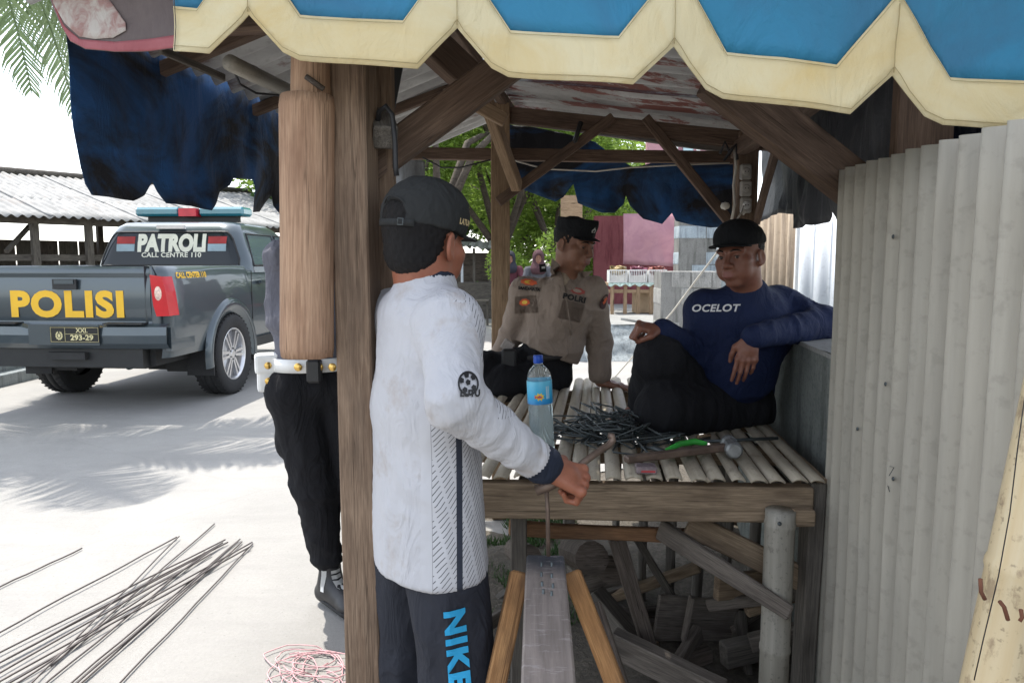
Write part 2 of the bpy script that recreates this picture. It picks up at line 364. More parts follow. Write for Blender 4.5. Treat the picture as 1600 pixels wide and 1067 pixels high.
M['leaf1'] = leafmat('leaf_bright', (.13, .22, .035), (.20, .29, .05), .55); M['leaf2'] = leafmat('leaf_mid', (.05, .11, .02), (.08, .15, .03), .4)
M['leaf3'] = leafmat('leaf_dark', (.02, .05, .012), (.04, .085, .02), .3); M['palm'] = leafmat('palm_leaf', (.15, .22, .09), (.22, .28, .14), .55)
M['pinkwall'] = concrete('pink_wall', (.50, .28, .31), (.43, .23, .26), (.3, .14, .16), False, .004)
M['maroon'] = concrete('maroon_wall', (.21, .07, .075), (.17, .055, .06), (.09, .02, .025), True, .004)
M['cream'] = concrete('cream_wall', (.6, .57, .48), (.5, .47, .4), (.3, .27, .22))

# ------------------------------------------------------------------ text and decals
def text_vf(s, size, bold=.0, sx=1.0, space=1.0, shear=0):
    cu = bpy.data.curves.new('t', 'FONT'); cu.body = s; cu.size = size; cu.offset = bold*size; cu.align_x = 'CENTER'; cu.align_y = 'CENTER'
    cu.space_character = space; cu.shear = shear; cu.resolution_u = 4
    o = bpy.data.objects.new('t', cu); me = bpy.data.meshes.new_from_object(o)
    vs = [V((v.co.x*sx, v.co.y, 0)) for v in me.vertices]; fs = [tuple(p.vertices) for p in me.polygons]
    bpy.data.objects.remove(o); bpy.data.curves.remove(cu); bpy.data.meshes.remove(me); return vs, fs
def place_vf(vf, c, r, u):
    r = V(r).normalized(); u = V(u).normalized(); c = V(c); return [c+r*v.x+u*v.y for v in vf[0]], vf[1]
def bvh(o):
    me = o.data; Mx = wm(o); return BVHTree.FromPolygons([Mx @ v.co for v in me.vertices], [tuple(p.vertices) for p in me.polygons])
def decal(name, vf, c, r, u, target, mat, parent, off=.002, sub=0, **k):
    vs, fs = vf
    if sub:
        bm = bmesh.new(); bv = [bm.verts.new(v) for v in vs]
        for f in fs:
            try: bm.faces.new([bv[i] for i in f])
            except ValueError: pass
        bmesh.ops.triangulate(bm, faces=bm.faces[:])
        for _ in range(sub):
            es = [e for e in bm.edges if e.calc_length() > .02]
            if es: bmesh.ops.subdivide_edges(bm, edges=es, cuts=1)
            bmesh.ops.triangulate(bm, faces=bm.faces[:])
        bm.verts.index_update(); vs = [v.co.copy() for v in bm.verts]; fs = [tuple(x.index for x in f.verts) for f in bm.faces]; bm.free()
    r = V(r).normalized(); n = r.cross(V(u)).normalized(); u = n.cross(r); c = V(c); out = []
    for v in vs:
        p = c+r*v.x+u*v.y; hit = target.ray_cast(p+n*.35, -n, .7)
        out.append(hit[0]+n*off if hit[0] is not None else p)
    return part(name, out, fs, mat, parent, **k)

# ------------------------------------------------------------------ ground, road
def flat(name, pts, z, mat, **k):
    return part(name, [V((x, y, z)) for x, y in pts], [tuple(range(len(pts)))], mat, None, **k)
flat('ground', [(-400, -60), (400, -60), (400, 700), (-400, 700)], -.012, M['soil'], kind='structure')
flat('road', [(-9.5, -20), (-.30, -20), (-.30, 1.6), (.1, 4.6), (9, 9.0), (24, 16), (14, 60), (2, 45), (-3.5, 45), (-5.9, 14), (-5.9, 9.5), (-5.9, 6.5), (-7, 2)], -.004, M['road'], kind='structure')
# soil mound and rubble strip under the bench
def gfn(s, t):
    x, y = -.5+3*s, 1.0+3.1*t
    return V((x, y, -.02+.05*noise.noise(V((x*1.7, y*1.7, 0)))+.03*noise.noise(V((x*6, y*6, 3)))+.03))
vs, fs = grid_vf(gfn, 60, 60)
part('soil_under_bench', vs, fs, M['soil'], None, True, kind='structure')
# kerb along the far side of the road, left
flat('verge', [(-20, 4.5), (-6.15, 4.5), (-6.1, 13.5), (-20, 16)], .10, M['soil'], kind='structure')
box('low_wall', (-7.9, 9.4, .25), (.2, 8.4, .5), M['plinth'], None, bev=.02, label='low grey plastered wall behind the kerb left of the patrol truck', category='wall') if 0 else None

# ------------------------------------------------------------------ the shelter
HUT = empty('roadside_shelter', H(.6, 1.1, 0), label='open timber roadside shelter with rusty corrugated roof over the bamboo bench', cat='shelter')
beam('post', (-.350, 1.7, 0), (-.357, 1.7, 2.16), .086, .085, M['post'], HUT, up=HU)
beam('post', (-.315, 1.80, 0), (-.322, 1.80, 2.1), .032, .08, M['post'], HUT, up=HU)
p = W(782, 300, 3.95); beam('post', (p.x, 3.95, 0), (p.x, 3.95, 2.22), .098, .09, M['lightwood'], HUT, up=V((0, 1, 0)))
p = W(1164, 300, 3.85); beam('post', (p.x, 3.85, 0), (p.x, 3.85, 2.06), .10, .10, M['post'], HUT, up=V((0, 1, 0)))
p = W(1436, 200, 2.0); beam('post', (p.x, 2.0, .0), (p.x+.01, 2.0, 2.1), .035, .155, M['brace'], HUT, up=V((1, .0, 0)))
beam('tie_beam', H(-.30, -.03, 1.945), H(1.45, -.03, 1.945), .05, .075, M['brace'], HUT)
beam('tie_beam', W(770, 178, 3.97), W(1215, 224, 3.84), .05, .082, M['brace'], HUT)
beam('rail', W(635, 240, 4.04), W(1160, 247, 3.93), .05, .062, M['brace'], HUT)
beam('purlin', W(815, 190, 4.5), W(1160, 238, 4.25), .04, .035, M['greywood'], HUT)
beam('wall_plate', H(1.30, -.2, 1.99), H(1.34, 2.5, 2.02), .06, .07, M['brace'], HUT)
beam('knee_brace', W(560, 275, 1.80), W(830, 75, 1.82), .045, .080, M['brace'], HUT)
beam('knee_brace', W(1420, 358, 2.2), W(1110, 115, 1.98), .05, .125, M['brace'], HUT)
beam('knee_brace', W(778, 316, 3.87), W(958, 184, 3.88), .045, .05, M['brace'], HUT)
beam('knee_brace', W(1008, 184, 3.88), W(1142, 350, 3.84), .045, .05, M['brace'], HUT)
beam('knee_brace', W(756, 148, 3.30), W(808, 292, 3.82), .05, .065, M['lightwood'], HUT)
beam('knee_brace', W(735, 158, 3.30), W(790, 188, 3.3), .05, .06, M['lightwood'], HUT)
beam('knee_brace', W(1216, 222, 3.1), W(1182, 345, 3.75), .03, .05, M['brace'], HUT)
beam('strut', W(655, 50, 1.95), W(742, 132, 2.05), .05, .085, M['brace'], HUT)
beam('strut', W(622, 70, 2.0), W(590, 245, 2.1), .03, .055, M['blackpaint'], HUT)
beam('strut', W(590, 170, 1.85), W(602, 216, 1.70), .055, .055, M['greywood'], HUT)
beam('strut', W(1196, 205, 3.4), W(1150, 236, 3.9), .06, .08, M['brace'], HUT)
# board under the right-hand front beam end and hut foot boards
# roof: two slopes of corrugated sheet
def roof_z(u): return 2.285-(.123*u if u > 0 else -.36*u)
def roof_sheet(u0, u1, v0, v1, mat, dz=0.0):
    nv = int((v1-v0)/.115*10); nu = 7
    vs, fs = [], []
    for i in range(nu+1):
        for j in range(nv+1):
            u = u0+(u1-u0)*i/nu; v = v0+(v1-v0)*j/nv
            z = roof_z(u)+.020*math.sin(v/.115*2*math.pi)+.006*noise.noise(V((u*2, v*2, u0)))+dz
            vs.append(H(u, v, z))
    for i in range(nu):
        for j in range(nv):
            a = i*(nv+1)+j; fs.append((a, a+nv+1, a+nv+2, a+1))
    o = part('roof_sheet', vs, fs, mat, HUT, True)
    s = o.modifiers.new('thickness', 'SOLIDIFY'); s.thickness = .0012; s.offset = 1
    return o
k = 0
for v0 in (-.35, .41, 1.17, 1.93):
    roof_sheet(-.76, -.01, v0, v0+.80, M['roofunder2'], .004*(k % 2)); roof_sheet(.01, 1.62, v0, v0+.80, M['roofunder'], .014*((k+1) % 2)); k += 1
beam('ridge_beam', H(0, -.3, 2.235), H(0, 2.6, 2.235), .045, .05, M['brace'], HUT)
for v in (.5, 1.1, 1.75):
    beam('rafter', H(-.85, v, 1.955), H(-.02, v, 2.235), .035, .04, M['brace'], HUT)
# bamboo eave pole with cable, left
def bamboo_vf(p0, p1, r, nodes=.3, n=14, r1=None, off=.1, bulge=.06):
    p0, p1 = V(p0), V(p1); L = (p1-p0).length; r1 = r1 or r
    pts, rs = [], []; x = 0; ks = [0]; y = off
    while y < L: ks += [y-.012, y-.004, y+.004, y+.012]; y += nodes
    ks.append(L); ks = sorted(set(max(0, min(L, q)) for q in ks))
    for q in ks:
        t = q/L; rr = r+(r1-r)*t; near = min([abs(q-(off+nodes*i)) for i in range(int(L/nodes)+2)])
        rs.append(rr*(1+(bulge if near < .006 else 0))); pts.append(p0.lerp(p1, t)+V((noise.noise(V((q*2, 1, p0.x))), noise.noise(V((q*2, 5, p0.x))), 0))*.004)
    return tube_vf(pts, rs, n)
def bamboo(name, p0, p1, r, mat, parent=None, **k):
    opt = {a: k.pop(a) for a in ('nodes', 'n', 'r1', 'off', 'bulge') if a in k}
    p0, p1 = V(p0), V(p1); F = Matrix.Translation(p0) @ frame(p0, p1); Fi = F.inverted()
    vs, fs = bamboo_vf(p0, p1, r, **opt); vs = [Fi @ v for v in vs]
    return link(name, mesh(name, vs, fs, mat, True), parent, F, **k)
bamboo('eave_pole', W(358, 98, 1.75), W(456, 146, 2.05), .019, M['bamboogrey'], HUT)
beam('rafter', W(250, 78, 1.95), W(350, 122, 2.2), .012, .02, M['greywood'], HUT)
tube('cable', [W(365, 110, 1.8), W(375, 132, 1.85), W(400, 146, 1.9), W(440, 150, 2.0), W(470, 152, 2.1)], .003, M['wire'], HUT)
tube('hanging_strap', [W(590, 195, 1.72), W(592, 175, 1.70), W(603, 166, 1.69), W(613, 180, 1.69), W(617, 220, 1.69), W(618, 262, 1.69), W(620, 275, 1.69)], .006, M['wire'], HUT)

# ------------------------------------------------------------------ front valance
VD0, VA, VB = 1.5, .032, .407
zt = [(-1.0, 1.915), (0, W(410, 26, 1.5).z), (1, W(718, 45, 1.47).z), (2, W(1042, 77, 1.44).z), (3, W(1392, 117, 1.41).z), (4.2, 1.69)]
def lin(t, x):
    if x <= t[0][0]: return t[0][1]
    for (a, b_), (c_, d) in zip(t, t[1:]):
        if x <= c_: return b_+(d-b_)*(x-a)/(c_-a)
    return t[-1][1]
BOT = [(0, 0), (.16, -.066), (.24, -.079), (.5, -.080), (.81, -.081), (1, 0)]
TOP = [(0, .147), (.25, .006), (.5, .006), (.745, .006), (1, .147)]
def vpt(k, z, off=0):
    x = -.512+k*VB; y = VD0-k*VA
    q = V((x*2.2, z*2.5, 1)); d = .026*noise.noise(q)+.014*noise.noise(q*2.7)+.005*noise.noise(q*7)+.05*max(0, 1.95-z)*math.sin(k*6.28)
    return V((x, y+d-off, z))
def profile(k, T):
    m = math.floor(k+1e-6); return lin(T, min(1, max(0, k-m)))
VAL = empty('awning_valance', vpt(1.7, 1.75), label='sky blue canvas valance with cream zigzag border hanging along the shelter front', cat='awning')
K0, K1 = -.37, 4.1
ks = sorted(set([K0, K1]+[m+s for m in range(-1, 5) for s in (0.0001, .03, .08, .16, .2, .24, .25, .32, .4, .5, .6, .68, .745, .81, .88, .94, .97, .9999) if K0 < m+s < K1]))
def strip(lo, hi, rows, off):
    vs = [vpt(k, lo(k)+(hi(k)-lo(k))*j/rows, off) for k in ks for j in range(rows+1)]; n = rows+1
    return vs, [(i*n+j, (i+1)*n+j, (i+1)*n+j+1, i*n+j+1) for i in range(len(ks)-1) for j in range(rows)]
fb = lambda k: lin(zt, k)+profile(k, BOT); ft = lambda k: lin(zt, k)+profile(k, TOP)
vs, fs = strip(lambda k: ft(k)-.006, lambda k: 2.20-.035*max(k, 0), 10, 0)
o = part('blue_canvas', vs, fs, M['valblue'], VAL, True); o.modifiers.new('t', 'SOLIDIFY').thickness = .0015
vs, fs = strip(fb, ft, 5, .003)
o = part('scalloped_border', vs, fs, M['valyellow'], VAL, True); o.modifiers.new('t', 'SOLIDIFY').thickness = .003
ring = [vpt(k, fb(k)+.009+(.006 if (k % 1 < .03 or k % 1 > .97) else 0), .0065) for k in ks]
tube('stitch_line', ring, .0007, M['seam'], VAL, 4)
tube('stitch_line', [vpt(k, ft(k)-.006, .0065) for k in ks], .0006, M['seam'], VAL, 4)
for m in range(0, 5):
    if m < K1: tube('seam', [vpt(m, lin(zt, m)+.004+.02*i, .0065) for i in range(7)], .001, M['seam'], VAL, 4)
tube('seam', [vpt(K0+.012, fb(K0)+.28*i/6, .0065) for i in range(7)], .0009, M['stitch'], VAL, 4)

# ------------------------------------------------------------------ other tarpaulins: outlines at their own place
CAMP = V((0, 0, CAMH))
def onplane(px, py, A, n):
    a = (px-800)/1150; b = (533.5-py)/1150; d = V((a, _cp+b*_sp, -_sp+b*_cp)); return CAMP+d*((A-CAMP).dot(n)/d.dot(n))
def tarp(name, A, D, top, bot, mat, nu=90, nv=24, fold=.02, fs_=3.0, parent=None, xs=None, **k):
    A = V(A); D = V(D).normalized(); n = D.cross(V((0, 0, 1))).normalized()
    x0, x1 = bot[0][0], bot[-1][0]
    px = sorted(set([x0+(x1-x0)*i/nu for i in range(nu+1)]+[q[0] for q in bot]))
    vs = []
    for x in px:
        yt, yb = lin(top, x), lin(bot, x)
        for j in range(nv+1):
            p = onplane(x, yt+(yb-yt)*j/nv, A, n); s = D.dot(p-A)
            d = fold*noise.noise(V((s*fs_, p.z*fs_*.6, A.x*3)))+fold*.35*noise.noise(V((s*fs_*3, p.z*fs_*1.4, 7+A.x)))
            vs.append(p+n*d*(.35+.65*j/nv))
    m = nv+1; fs = [(i*m+j, (i+1)*m+j, (i+1)*m+j+1, i*m+j+1) for i in range(len(px)-1) for j in range(nv)]
    o = part(name, vs, fs, mat, parent, True, **k); o.modifiers.new('thickness', 'SOLIDIFY').thickness = .0012
    return o
LA, LD = V((-1.12, 1.8, 0)), V((.17, 1.4, 0))
tarp('hanging_tarpaulin', LA, LD, [(100, 20), (250, 60), (437, 100), (530, 140)],
     [(100, 62), (106, 120), (118, 200), (130, 262), (138, 288), (151, 305), (180, 308), (214, 314), (230, 305), (245, 284), (252, 300), (262, 318), (300, 322), (330, 329), (340, 312), (347, 298), (358, 290),
      (362, 279), (392, 281), (398, 296), (399, 332), (410, 331), (423, 306), (426, 322), (434, 338), (470, 345), (500, 340), (530, 330)],
     M['tarpblue'], 150, 26, .05, 3.2, label='dark blue grimy tarpaulin with scalloped hem hanging on the shelter left side', cat='tarpaulin')
BN = empty('printed_banner', W(190, 60, 1.72), label='pink and brown printed banner hanging above the dark blue tarpaulin', cat='banner')
bt = [(70, -60), (330, -60)]
bb = [(70, -25), (85, 15), (98, 42), (112, 66), (135, 78), (180, 82), (230, 80), (300, 74), (335, 72)]
tarp('banner_sheet', (-1.12, 1.76, 0), (.46, -.14, 0), bt, bb, M['banner'], 50, 12, .02, 4, parent=BN)
tarp('pink_band', (-1.12, 1.757, 0), (.46, -.14, 0), [(72, -30), (100, 40), (125, 62), (180, 66), (240, 60), (300, 52), (335, 48)], [(72, -24), (99, 43), (112, 65), (135, 77), (180, 81), (230, 79), (300, 73), (335, 71)], M['bannerpink'], 50, 4, .02, 4, parent=BN)
tarp('printed_figure', (-1.12, 1.756, 0), (.46, -.14, 0), [(84, 0), (110, -30), (150, -20), (175, 5), (196, 36)], [(84, 4), (104, 38), (125, 58), (150, 62), (178, 60), (190, 52), (196, 48)], M['bannerwhite'], 40, 6, .02, 4, parent=BN)
# far side blue sheet
tarp('hanging_tarpaulin', (-.1, 4.42, 0), (1, -.12, 0), [(797, 196), (835, 199), (880, 208), (930, 222), (958, 243), (990, 262), (1030, 252), (1090, 246), (1146, 250)],
     [(797, 240), (806, 268), (815, 296), (840, 305), (868, 315), (880, 308), (896, 288), (903, 318), (940, 333), (960, 333), (975, 318), (978, 305), (985, 322), (1005, 342), (1035, 350), (1050, 333), (1056, 345), (1085, 352), (1110, 356), (1146, 354)],
     M['tarpblue'], 110, 16, .06, 4, label='blue and black tarpaulin with zigzag hem along the far side of the shelter', cat='tarpaulin')
# right side grey sheet
RA, RD = H(1.50, .0, 0), H(1.46, 2.5, 0)-H(1.50, 0, 0)
tarp('hanging_tarpaulin', RA, RD, [(1186, 225), (1200, 190), (1270, 130), (1400, 60), (1462, 30)],
     [(1186, 352), (1220, 333), (1236, 335), (1241, 357), (1252, 356), (1262, 336), (1269, 350), (1277, 352), (1290, 346), (1299, 322), (1307, 349), (1330, 345), (1380, 350), (1420, 380), (1462, 385)],
     M['tarpnavy'], 110, 18, .07, 5, label='dark grey torn tarpaulin behind the right brace of the shelter', cat='tarpaulin')
tarp('hanging_tarpaulin', H(1.62, -.5, 0), HV, [(1440, 60), (1690, 60)], [(1440, 330), (1690, 330)], M['tarpdark'], 40, 12, .04, 5,
     label='dark navy tarpaulin above the fibre cement fence at the right edge', cat='tarpaulin')
tarp('hanging_cloth', (-.9, 4.3, 0), (1, .1, 0), [(592, 240), (640, 246), (664, 252)], [(592, 330), (620, 330), (664, 300)], M['greycloth'], 20, 14, .05, 6,
     label='faded grey cloth scrap hanging behind the capped man', cat='cloth')

# ------------------------------------------------------------------ knee wall and fence
WL = empty('knee_wall', H(1.31, 1.7, 0), label='grey plastered knee wall along the right end of the bamboo bench', cat='wall')
def wallfn(u0, u1, v0, v1, z0, z1, nm, mat):
    faces = []
    def g1(s, t): v = v0+(v1-v0)*s; z = z0+(z1-z0)*t; return H(u0+.004*noise.noise(V((v*5, z*5, 0))), v, z)
    def g2(s, t): v = v0+(v1-v0)*s; u = u0+(u1-u0)*t; return H(u, v, z1+.005*noise.noise(V((v*6, u*6, 0))))
    def g3(s, t): v = v0+(v1-v0)*s; z = z1+(z0-z1)*t; return H(u1, v, z)
    def g4(s, t): u = u0+(u1-u0)*s; z = z0+(z1-z0)*t; return H(u, v1, z)
    def g5(s, t): u = u0+(u1-u0)*s; z = z0+(z1-z0)*t; return H(u, v0, z)
    return part(nm, *joinvf([grid_vf(g1, 40, 24), grid_vf(g2, 40, 4), grid_vf(g3, 10, 4), grid_vf(g4, 3, 6), grid_vf(g5, 3, 6)]), mat, WL, True)
wallfn(1.25, 1.37, .16, 3.1, 0, 1.105, 'wall_face', M['wall']).data.polygons.foreach_set('use_smooth', [False]*(40*24+160+40+36))
wallfn(1.245, 1.376, .16, 3.11, 1.107, 1.122, 'wall_capping', M['walltop']).data.polygons.foreach_set('use_smooth', [False]*(40*24+160+40+36))
FN = empty('corrugated_fence', H(1.24, .05, 0), label='tall fibre cement corrugated fence sheet at the right edge', cat='fence')
def fence_sheet(v0, v1, u, pitch, amp, ztop0, ztop1, name, mat, parent, n=14, z0=0.0, saw=.0):
    m = int((v1-v0)/pitch*n); vs, fs = [], []
    for i in range(m+1):
        v = v0+(v1-v0)*i/m; ph = v/pitch*2*math.pi
        o = amp*math.sin(ph)+amp*saw*math.sin(2*ph)
        zt_ = ztop0+(ztop1-ztop0)*i/m+.004*noise.noise(V((v*8, 1, 0)))
        for j in range(13):
            z = z0+(zt_-z0)*j/12; vs.append(H(u+o+.006*noise.noise(V((v*2, z*2, 4))), v, z))
    for i in range(m):
        for j in range(12): a = i*13+j; fs.append((a, a+1, a+14, a+13))
    o = part(name, vs, fs, mat, parent, True); o.modifiers.new('t', 'SOLIDIFY').thickness = .005; return o
fence_sheet(-.62, .55, 1.216, .083, .020, 1.61, 1.655, 'corrugated_sheet', M['asbestos'], FN, 18, 0, .0)
for (px, py) in ((1341, 670), (1390, 755), (1397, 748), (1431, 945), (1397, 370), (1385, 600)):
    p = onplane(px, py, H(1.205, 0, 0), HU); vs, fs = lathe_vf([(0, .004), (.004, .003), (.005, 0)], 8)
    R = HU.to_track_quat('Z', 'Y').to_matrix(); part('nail_head', [p-HU*.001-(R @ v) for v in vs], fs, M['iron'], FN)
tube('wire_tie', [onplane(1388, 728, H(1.2, 0, 0), HU), onplane(1397, 730, H(1.195, 0, 0), HU), onplane(1385, 750, H(1.2, 0, 0), HU), onplane(1390, 768, H(1.195, 0, 0), HU)], .0009, M['wire'], FN, 5)
BP = bamboo('bamboo_pole', (.615, 1.045, 0), (.95, 1.10, 2.15), .056, M['bamboo'], None, nodes=.42, off=.28, n=28, r1=.05, bulge=.05,
            label='thick yellow bamboo pole leaning in front of the corrugated fence', category='pole') if 0 else None
bp0, bp1 = V((.615, 1.03, 0)), V((.925, 1.06, 2.1))
BP = bamboo('bamboo_pole', bp0, bp1, .050, M['bamboo'], None, nodes=.40, off=.16, n=28, r1=.05, bulge=.05)
tag(BP, 'thick yellow bamboo pole leaning in front of the corrugated fence', 'pole')
def bpt(px, py): return onplane(px, py, V((.6, .975, 0)), V((0, 1, 0)))
tube('split_line', [bpt(1604, 600), bpt(1590, 700), bpt(1578, 800), bpt(1560, 900), bpt(1536, 1000), bpt(1522, 1062)], .0008, M['black'], BP, 4)
for pts in (((1529, 902), (1530, 922), (1536, 934)), ((1559, 937), (1566, 946), (1572, 966)), ((1592, 950), (1594, 962), (1590, 968))):
    tube('bent_nail', [bpt(*q)+V((0, -.004, 0)) for q in pts], .0028, M['rust'], BP, 6)
# ------------------------------------------------------------------ bamboo bench
BZ = .78
BNEAR_R, BNEAR_L = V((.895, 2.065, 0)), V((-.33, 2.11, 0))
BD = V((math.sin(math.radians(6.6)), math.cos(math.radians(6.6)), 0))
BEN = empty('bamboo_bench', (.3, 3.0, 0), label='low bench platform of split bamboo slats on a timber frame', cat='bench')
def slat_me(L, wd, seed):
    rr = random.Random(seed); vs, fs = [], []; nodes = []; y = rr.uniform(.08, .4)
    while y < L-.03: nodes.append(y); y += rr.uniform(.33, .46)
    xs = sorted(set([0, L]+[L*i/14 for i in range(15)]+[n+d for n in nodes for d in (-.014, -.004, .004, .014) if 0 < n+d < L]))
    nj = 7
    for x in xs:
        k = 1+(.07 if any(abs(x-n) < .006 for n in nodes) else 0); wob = .003*noise.noise(V((x*2, seed, 0)))
        zz = .004*noise.noise(V((x*1.5, seed*3.1, 5)))
        for j in range(nj):
            a = math.pi*(.12+.76*j/(nj-1)); vs.append(V((x, math.cos(a)*wd*.54*k+wob, (math.sin(a)-.35)*wd*.42*k+zz)))
        for j in range(nj):
            a = math.pi*(.88-.76*j/(nj-1)); vs.append(V((x, math.cos(a)*wd*.54*.86+wob, (math.sin(a)-.35)*wd*.42*.62-.004+zz)))
    m = 2*nj
    for i in range(len(xs)-1):
        for j in range(m): a, b_ = i*m+j, i*m+(j+1) % m; fs.append((a, b_, b_+m, a+m))
    fs.append(tuple(range(m-1, -1, -1))); fs.append(tuple(range((len(xs)-1)*m, len(xs)*m)))
    return mesh('slat', vs, fs, M['slat'], True)
rb = random.Random(3); x = BNEAR_R.x-.025; i = 0
while x > -.36:
    wd = rb.uniform(.040, .052); ynear = 2.065+(BNEAR_R.x-x)*.035+rb.uniform(-.012, .012)
    ang = rb.uniform(-.008, .008)+(.008 if x < .2 else 0); L = 1.80+rb.uniform(-.03, .03)
    d = V((math.sin(math.radians(6.6)+ang), math.cos(math.radians(6.6)+ang), 0))
    if x > .86: L = 1.7
    p0 = V((x, ynear-.03, BZ+rb.uniform(-.003, .002)))
    F = Matrix.Translation(p0) @ frame(p0, p0+d)
    o = link('slat', slat_me(L, wd, i*1.7+2), BEN, F); i += 1
    x -= wd+rb.choice([.004, .006, .012, .018, .007])
beam('front_beam', BNEAR_R+V((-.03, .005, BZ-.072)), BNEAR_L+V((-.05, .005, BZ-.07)), .05, .105, M['benchwood'], BEN)
beam('back_beam', BNEAR_R+BD*1.55+V((0, 0, BZ-.055)), BNEAR_L+BD*1.55+V((0, 0, BZ-.055)), .05, .07, M['benchwood'], BEN)
for t in (.45, .95, 1.22): beam('cross_beam', BNEAR_R+BD*t+V((-.0, 0, BZ-.05)), BNEAR_L+BD*t+V((0, 0, BZ-.05)), .05, .06, M['benchwood'], BEN)
for q in (.0, .4, .85): beam('joist', BNEAR_R+V((-.03-q, .08, BZ-.115)), BNEAR_R+V((-.03-q, .08, BZ-.115))+BD*1.6, .04, .05, M['greywood'], BEN)
beam('leg', (.875, 2.10, 0), (.885, 2.10, BZ-.012), .045, .075, M['greywood'], BEN, up=V((0, 1, 0)))
beam('side_rail', (.895, 2.07, BZ-.045), (.895+BD.x*1.7, 2.07+BD.y*1.7, BZ-.045), .028, .09, M['benchwood'], BEN)
bamboo('leg', W(1206, 1120, 2.02)*V((1, 1, 0)).length*0+V((W(1208, 1067, 2.02).x, 2.02, 0)), W(1219, 797, 2.0), .041, M['bamboogrey'], BEN, nodes=.37, off=.30, n=20)
tube('nail_head', [W(1218, 818, 1.955), W(1218, 818, 1.945)], .006, M['iron'], BEN, 8)
beam('leg', (.02, 2.16, 0), (.02, 2.16, BZ-.12), .05, .06, M['greywood'], BEN, up=V((0, 1, 0)))
beam('leg', (.30, 3.75, 0), (.30, 3.75, BZ-.09), .06, .06, M['greywood'], BEN, up=V((0, 1, 0)))
beam('leg', (1.06, 3.7, 0), (1.06, 3.7, BZ-.09), .06, .06, M['greywood'], BEN, up=V((0, 1, 0)))
beam('diagonal_brace', W(1075, 818, 2.16), W(1262, 908, 2.13), .022, .075, M['benchwood'], BEN, up=V((0, 0, 1)))
beam('stub', W(1238, 808, 2.0), W(1272, 808, 2.0), .03, .045, M['benchwood'], BEN)
# lower rough bar
beam('rough_bar', W(795, 823, 2.22), W(1090, 838, 2.24), .03, .042, M['orangedark'], BEN, rough=.014)
# ------------------------------------------------------------------ scrap wood under the bench
SG = 'scrap wood piled under the bench'
def scrap(a, b_, wy, hz, lab, mat='scrap', cat='plank', rough=.008, nm='scrap_plank', taper=0, up=None, grp=SG):
    o = beam(nm, a, b_, wy, hz, M[mat], None, rough=rough, taper=taper, up=up); return tag(o, lab, cat, grp)
scrap(W(1030, 826, 2.20), W(1236, 958, 1.93), .025, .07, 'splintered grey plank slanting down past the bamboo bench leg', rough=.006, taper=.35)
scrap(W(962, 838, 2.3), W(1022, 1032, 2.36), .055, .055, 'round dark pole leaning under the middle of the bench', 'bark', 'pole', nm='leaning_pole', up=V((0, 1, 0)))
scrap(W(990, 830, 2.6), W(1052, 935, 2.65), .03, .04, 'thin dark stick leaning behind the leaning pole', 'greywood', 'stick', nm='leaning_stick', up=V((0, 1, 0)))
scrap(W(1025, 965, 2.55), W(1150, 970, 2.6), .02, .17, 'broad rough board lying on edge under the bench', 'scrap', rough=.012, up=V((0, 0, 1)))
scrap(W(1148, 965, 2.62), W(1162, 1100, 2.4), .03, .16, 'dark upright board right of the rough board', 'greywood', up=V((0, 1, 0)))
scrap(W(1082, 932, 2.45), W(1068, 1000, 2.45), .014, .035, 'short upright splinter in front of the rough board', up=V((0, 1, 0)))
scrap(W(1020, 1050, 2.38), W(1110, 1020, 2.45), .04, .05, 'thick short log end lying below the rough board', 'bark', 'log', rough=.01)
scrap(W(1045, 1060, 2.33), W(1092, 985, 2.5), .03, .06, 'tilted plank end leaning on the short log', )
scrap(W(955, 1000, 2.25), W(1130, 1085, 2.1), .05, .09, 'long rough beam on the soil behind the sawhorse', 'scrap', 'beam', rough=.016)
scrap(W(1090, 1085, 2.1), W(1190, 1090, 2.2), .05, .06, 'rounded grey timber at the foot of the bamboo leg', 'greywood', 'beam')
scrap(W(895, 905, 2.7), W(960, 890, 2.75), .12, .07, 'flat sawn offcut in the dim pile beside the sawhorse', 'scrap')
scrap(W(925, 930, 2.6), W(985, 1000, 2.5), .08, .09, 'dark timber block leaning in the middle of the pile', 'greywood', 'block')
scrap(W(750, 985, 2.5), W(800, 950, 2.65), .02, .05, 'thin pale lath on the ground left of the sawhorse', 'scrap')
scrap(W(745, 965, 2.9), W(800, 925, 3.0), .04, .06, 'dark batten lying on the weeds left of the sawhorse', 'greywood', 'batten')
scrap(W(765, 925, 3.1), W(905, 932, 3.15), .08, .05, 'weathered board lying across the weeds behind the sawhorse', 'scrap')
rsx = random.Random(77)
LB_ = ['grey split board lying flat behind the trestle legs', 'narrow lath across the pile under the bench', 'short brown batten standing in the pile', 'broken pale plank end in the back of the pile', 'dark square timber lying towards the wall',
  'thin stick poking up left of the bamboo leg', 'warped board leaning on the partition', 'stubby offcut beside the round dark pole', 'long thin lath sloping down to the right', 'pale splintered batten in front of the partition', 'dark plank lying below the splintered grey plank', 'short thick block near the bench corner leg', 'slim board on the soil at the frame bottom', 'crooked stick lying on the offcuts']
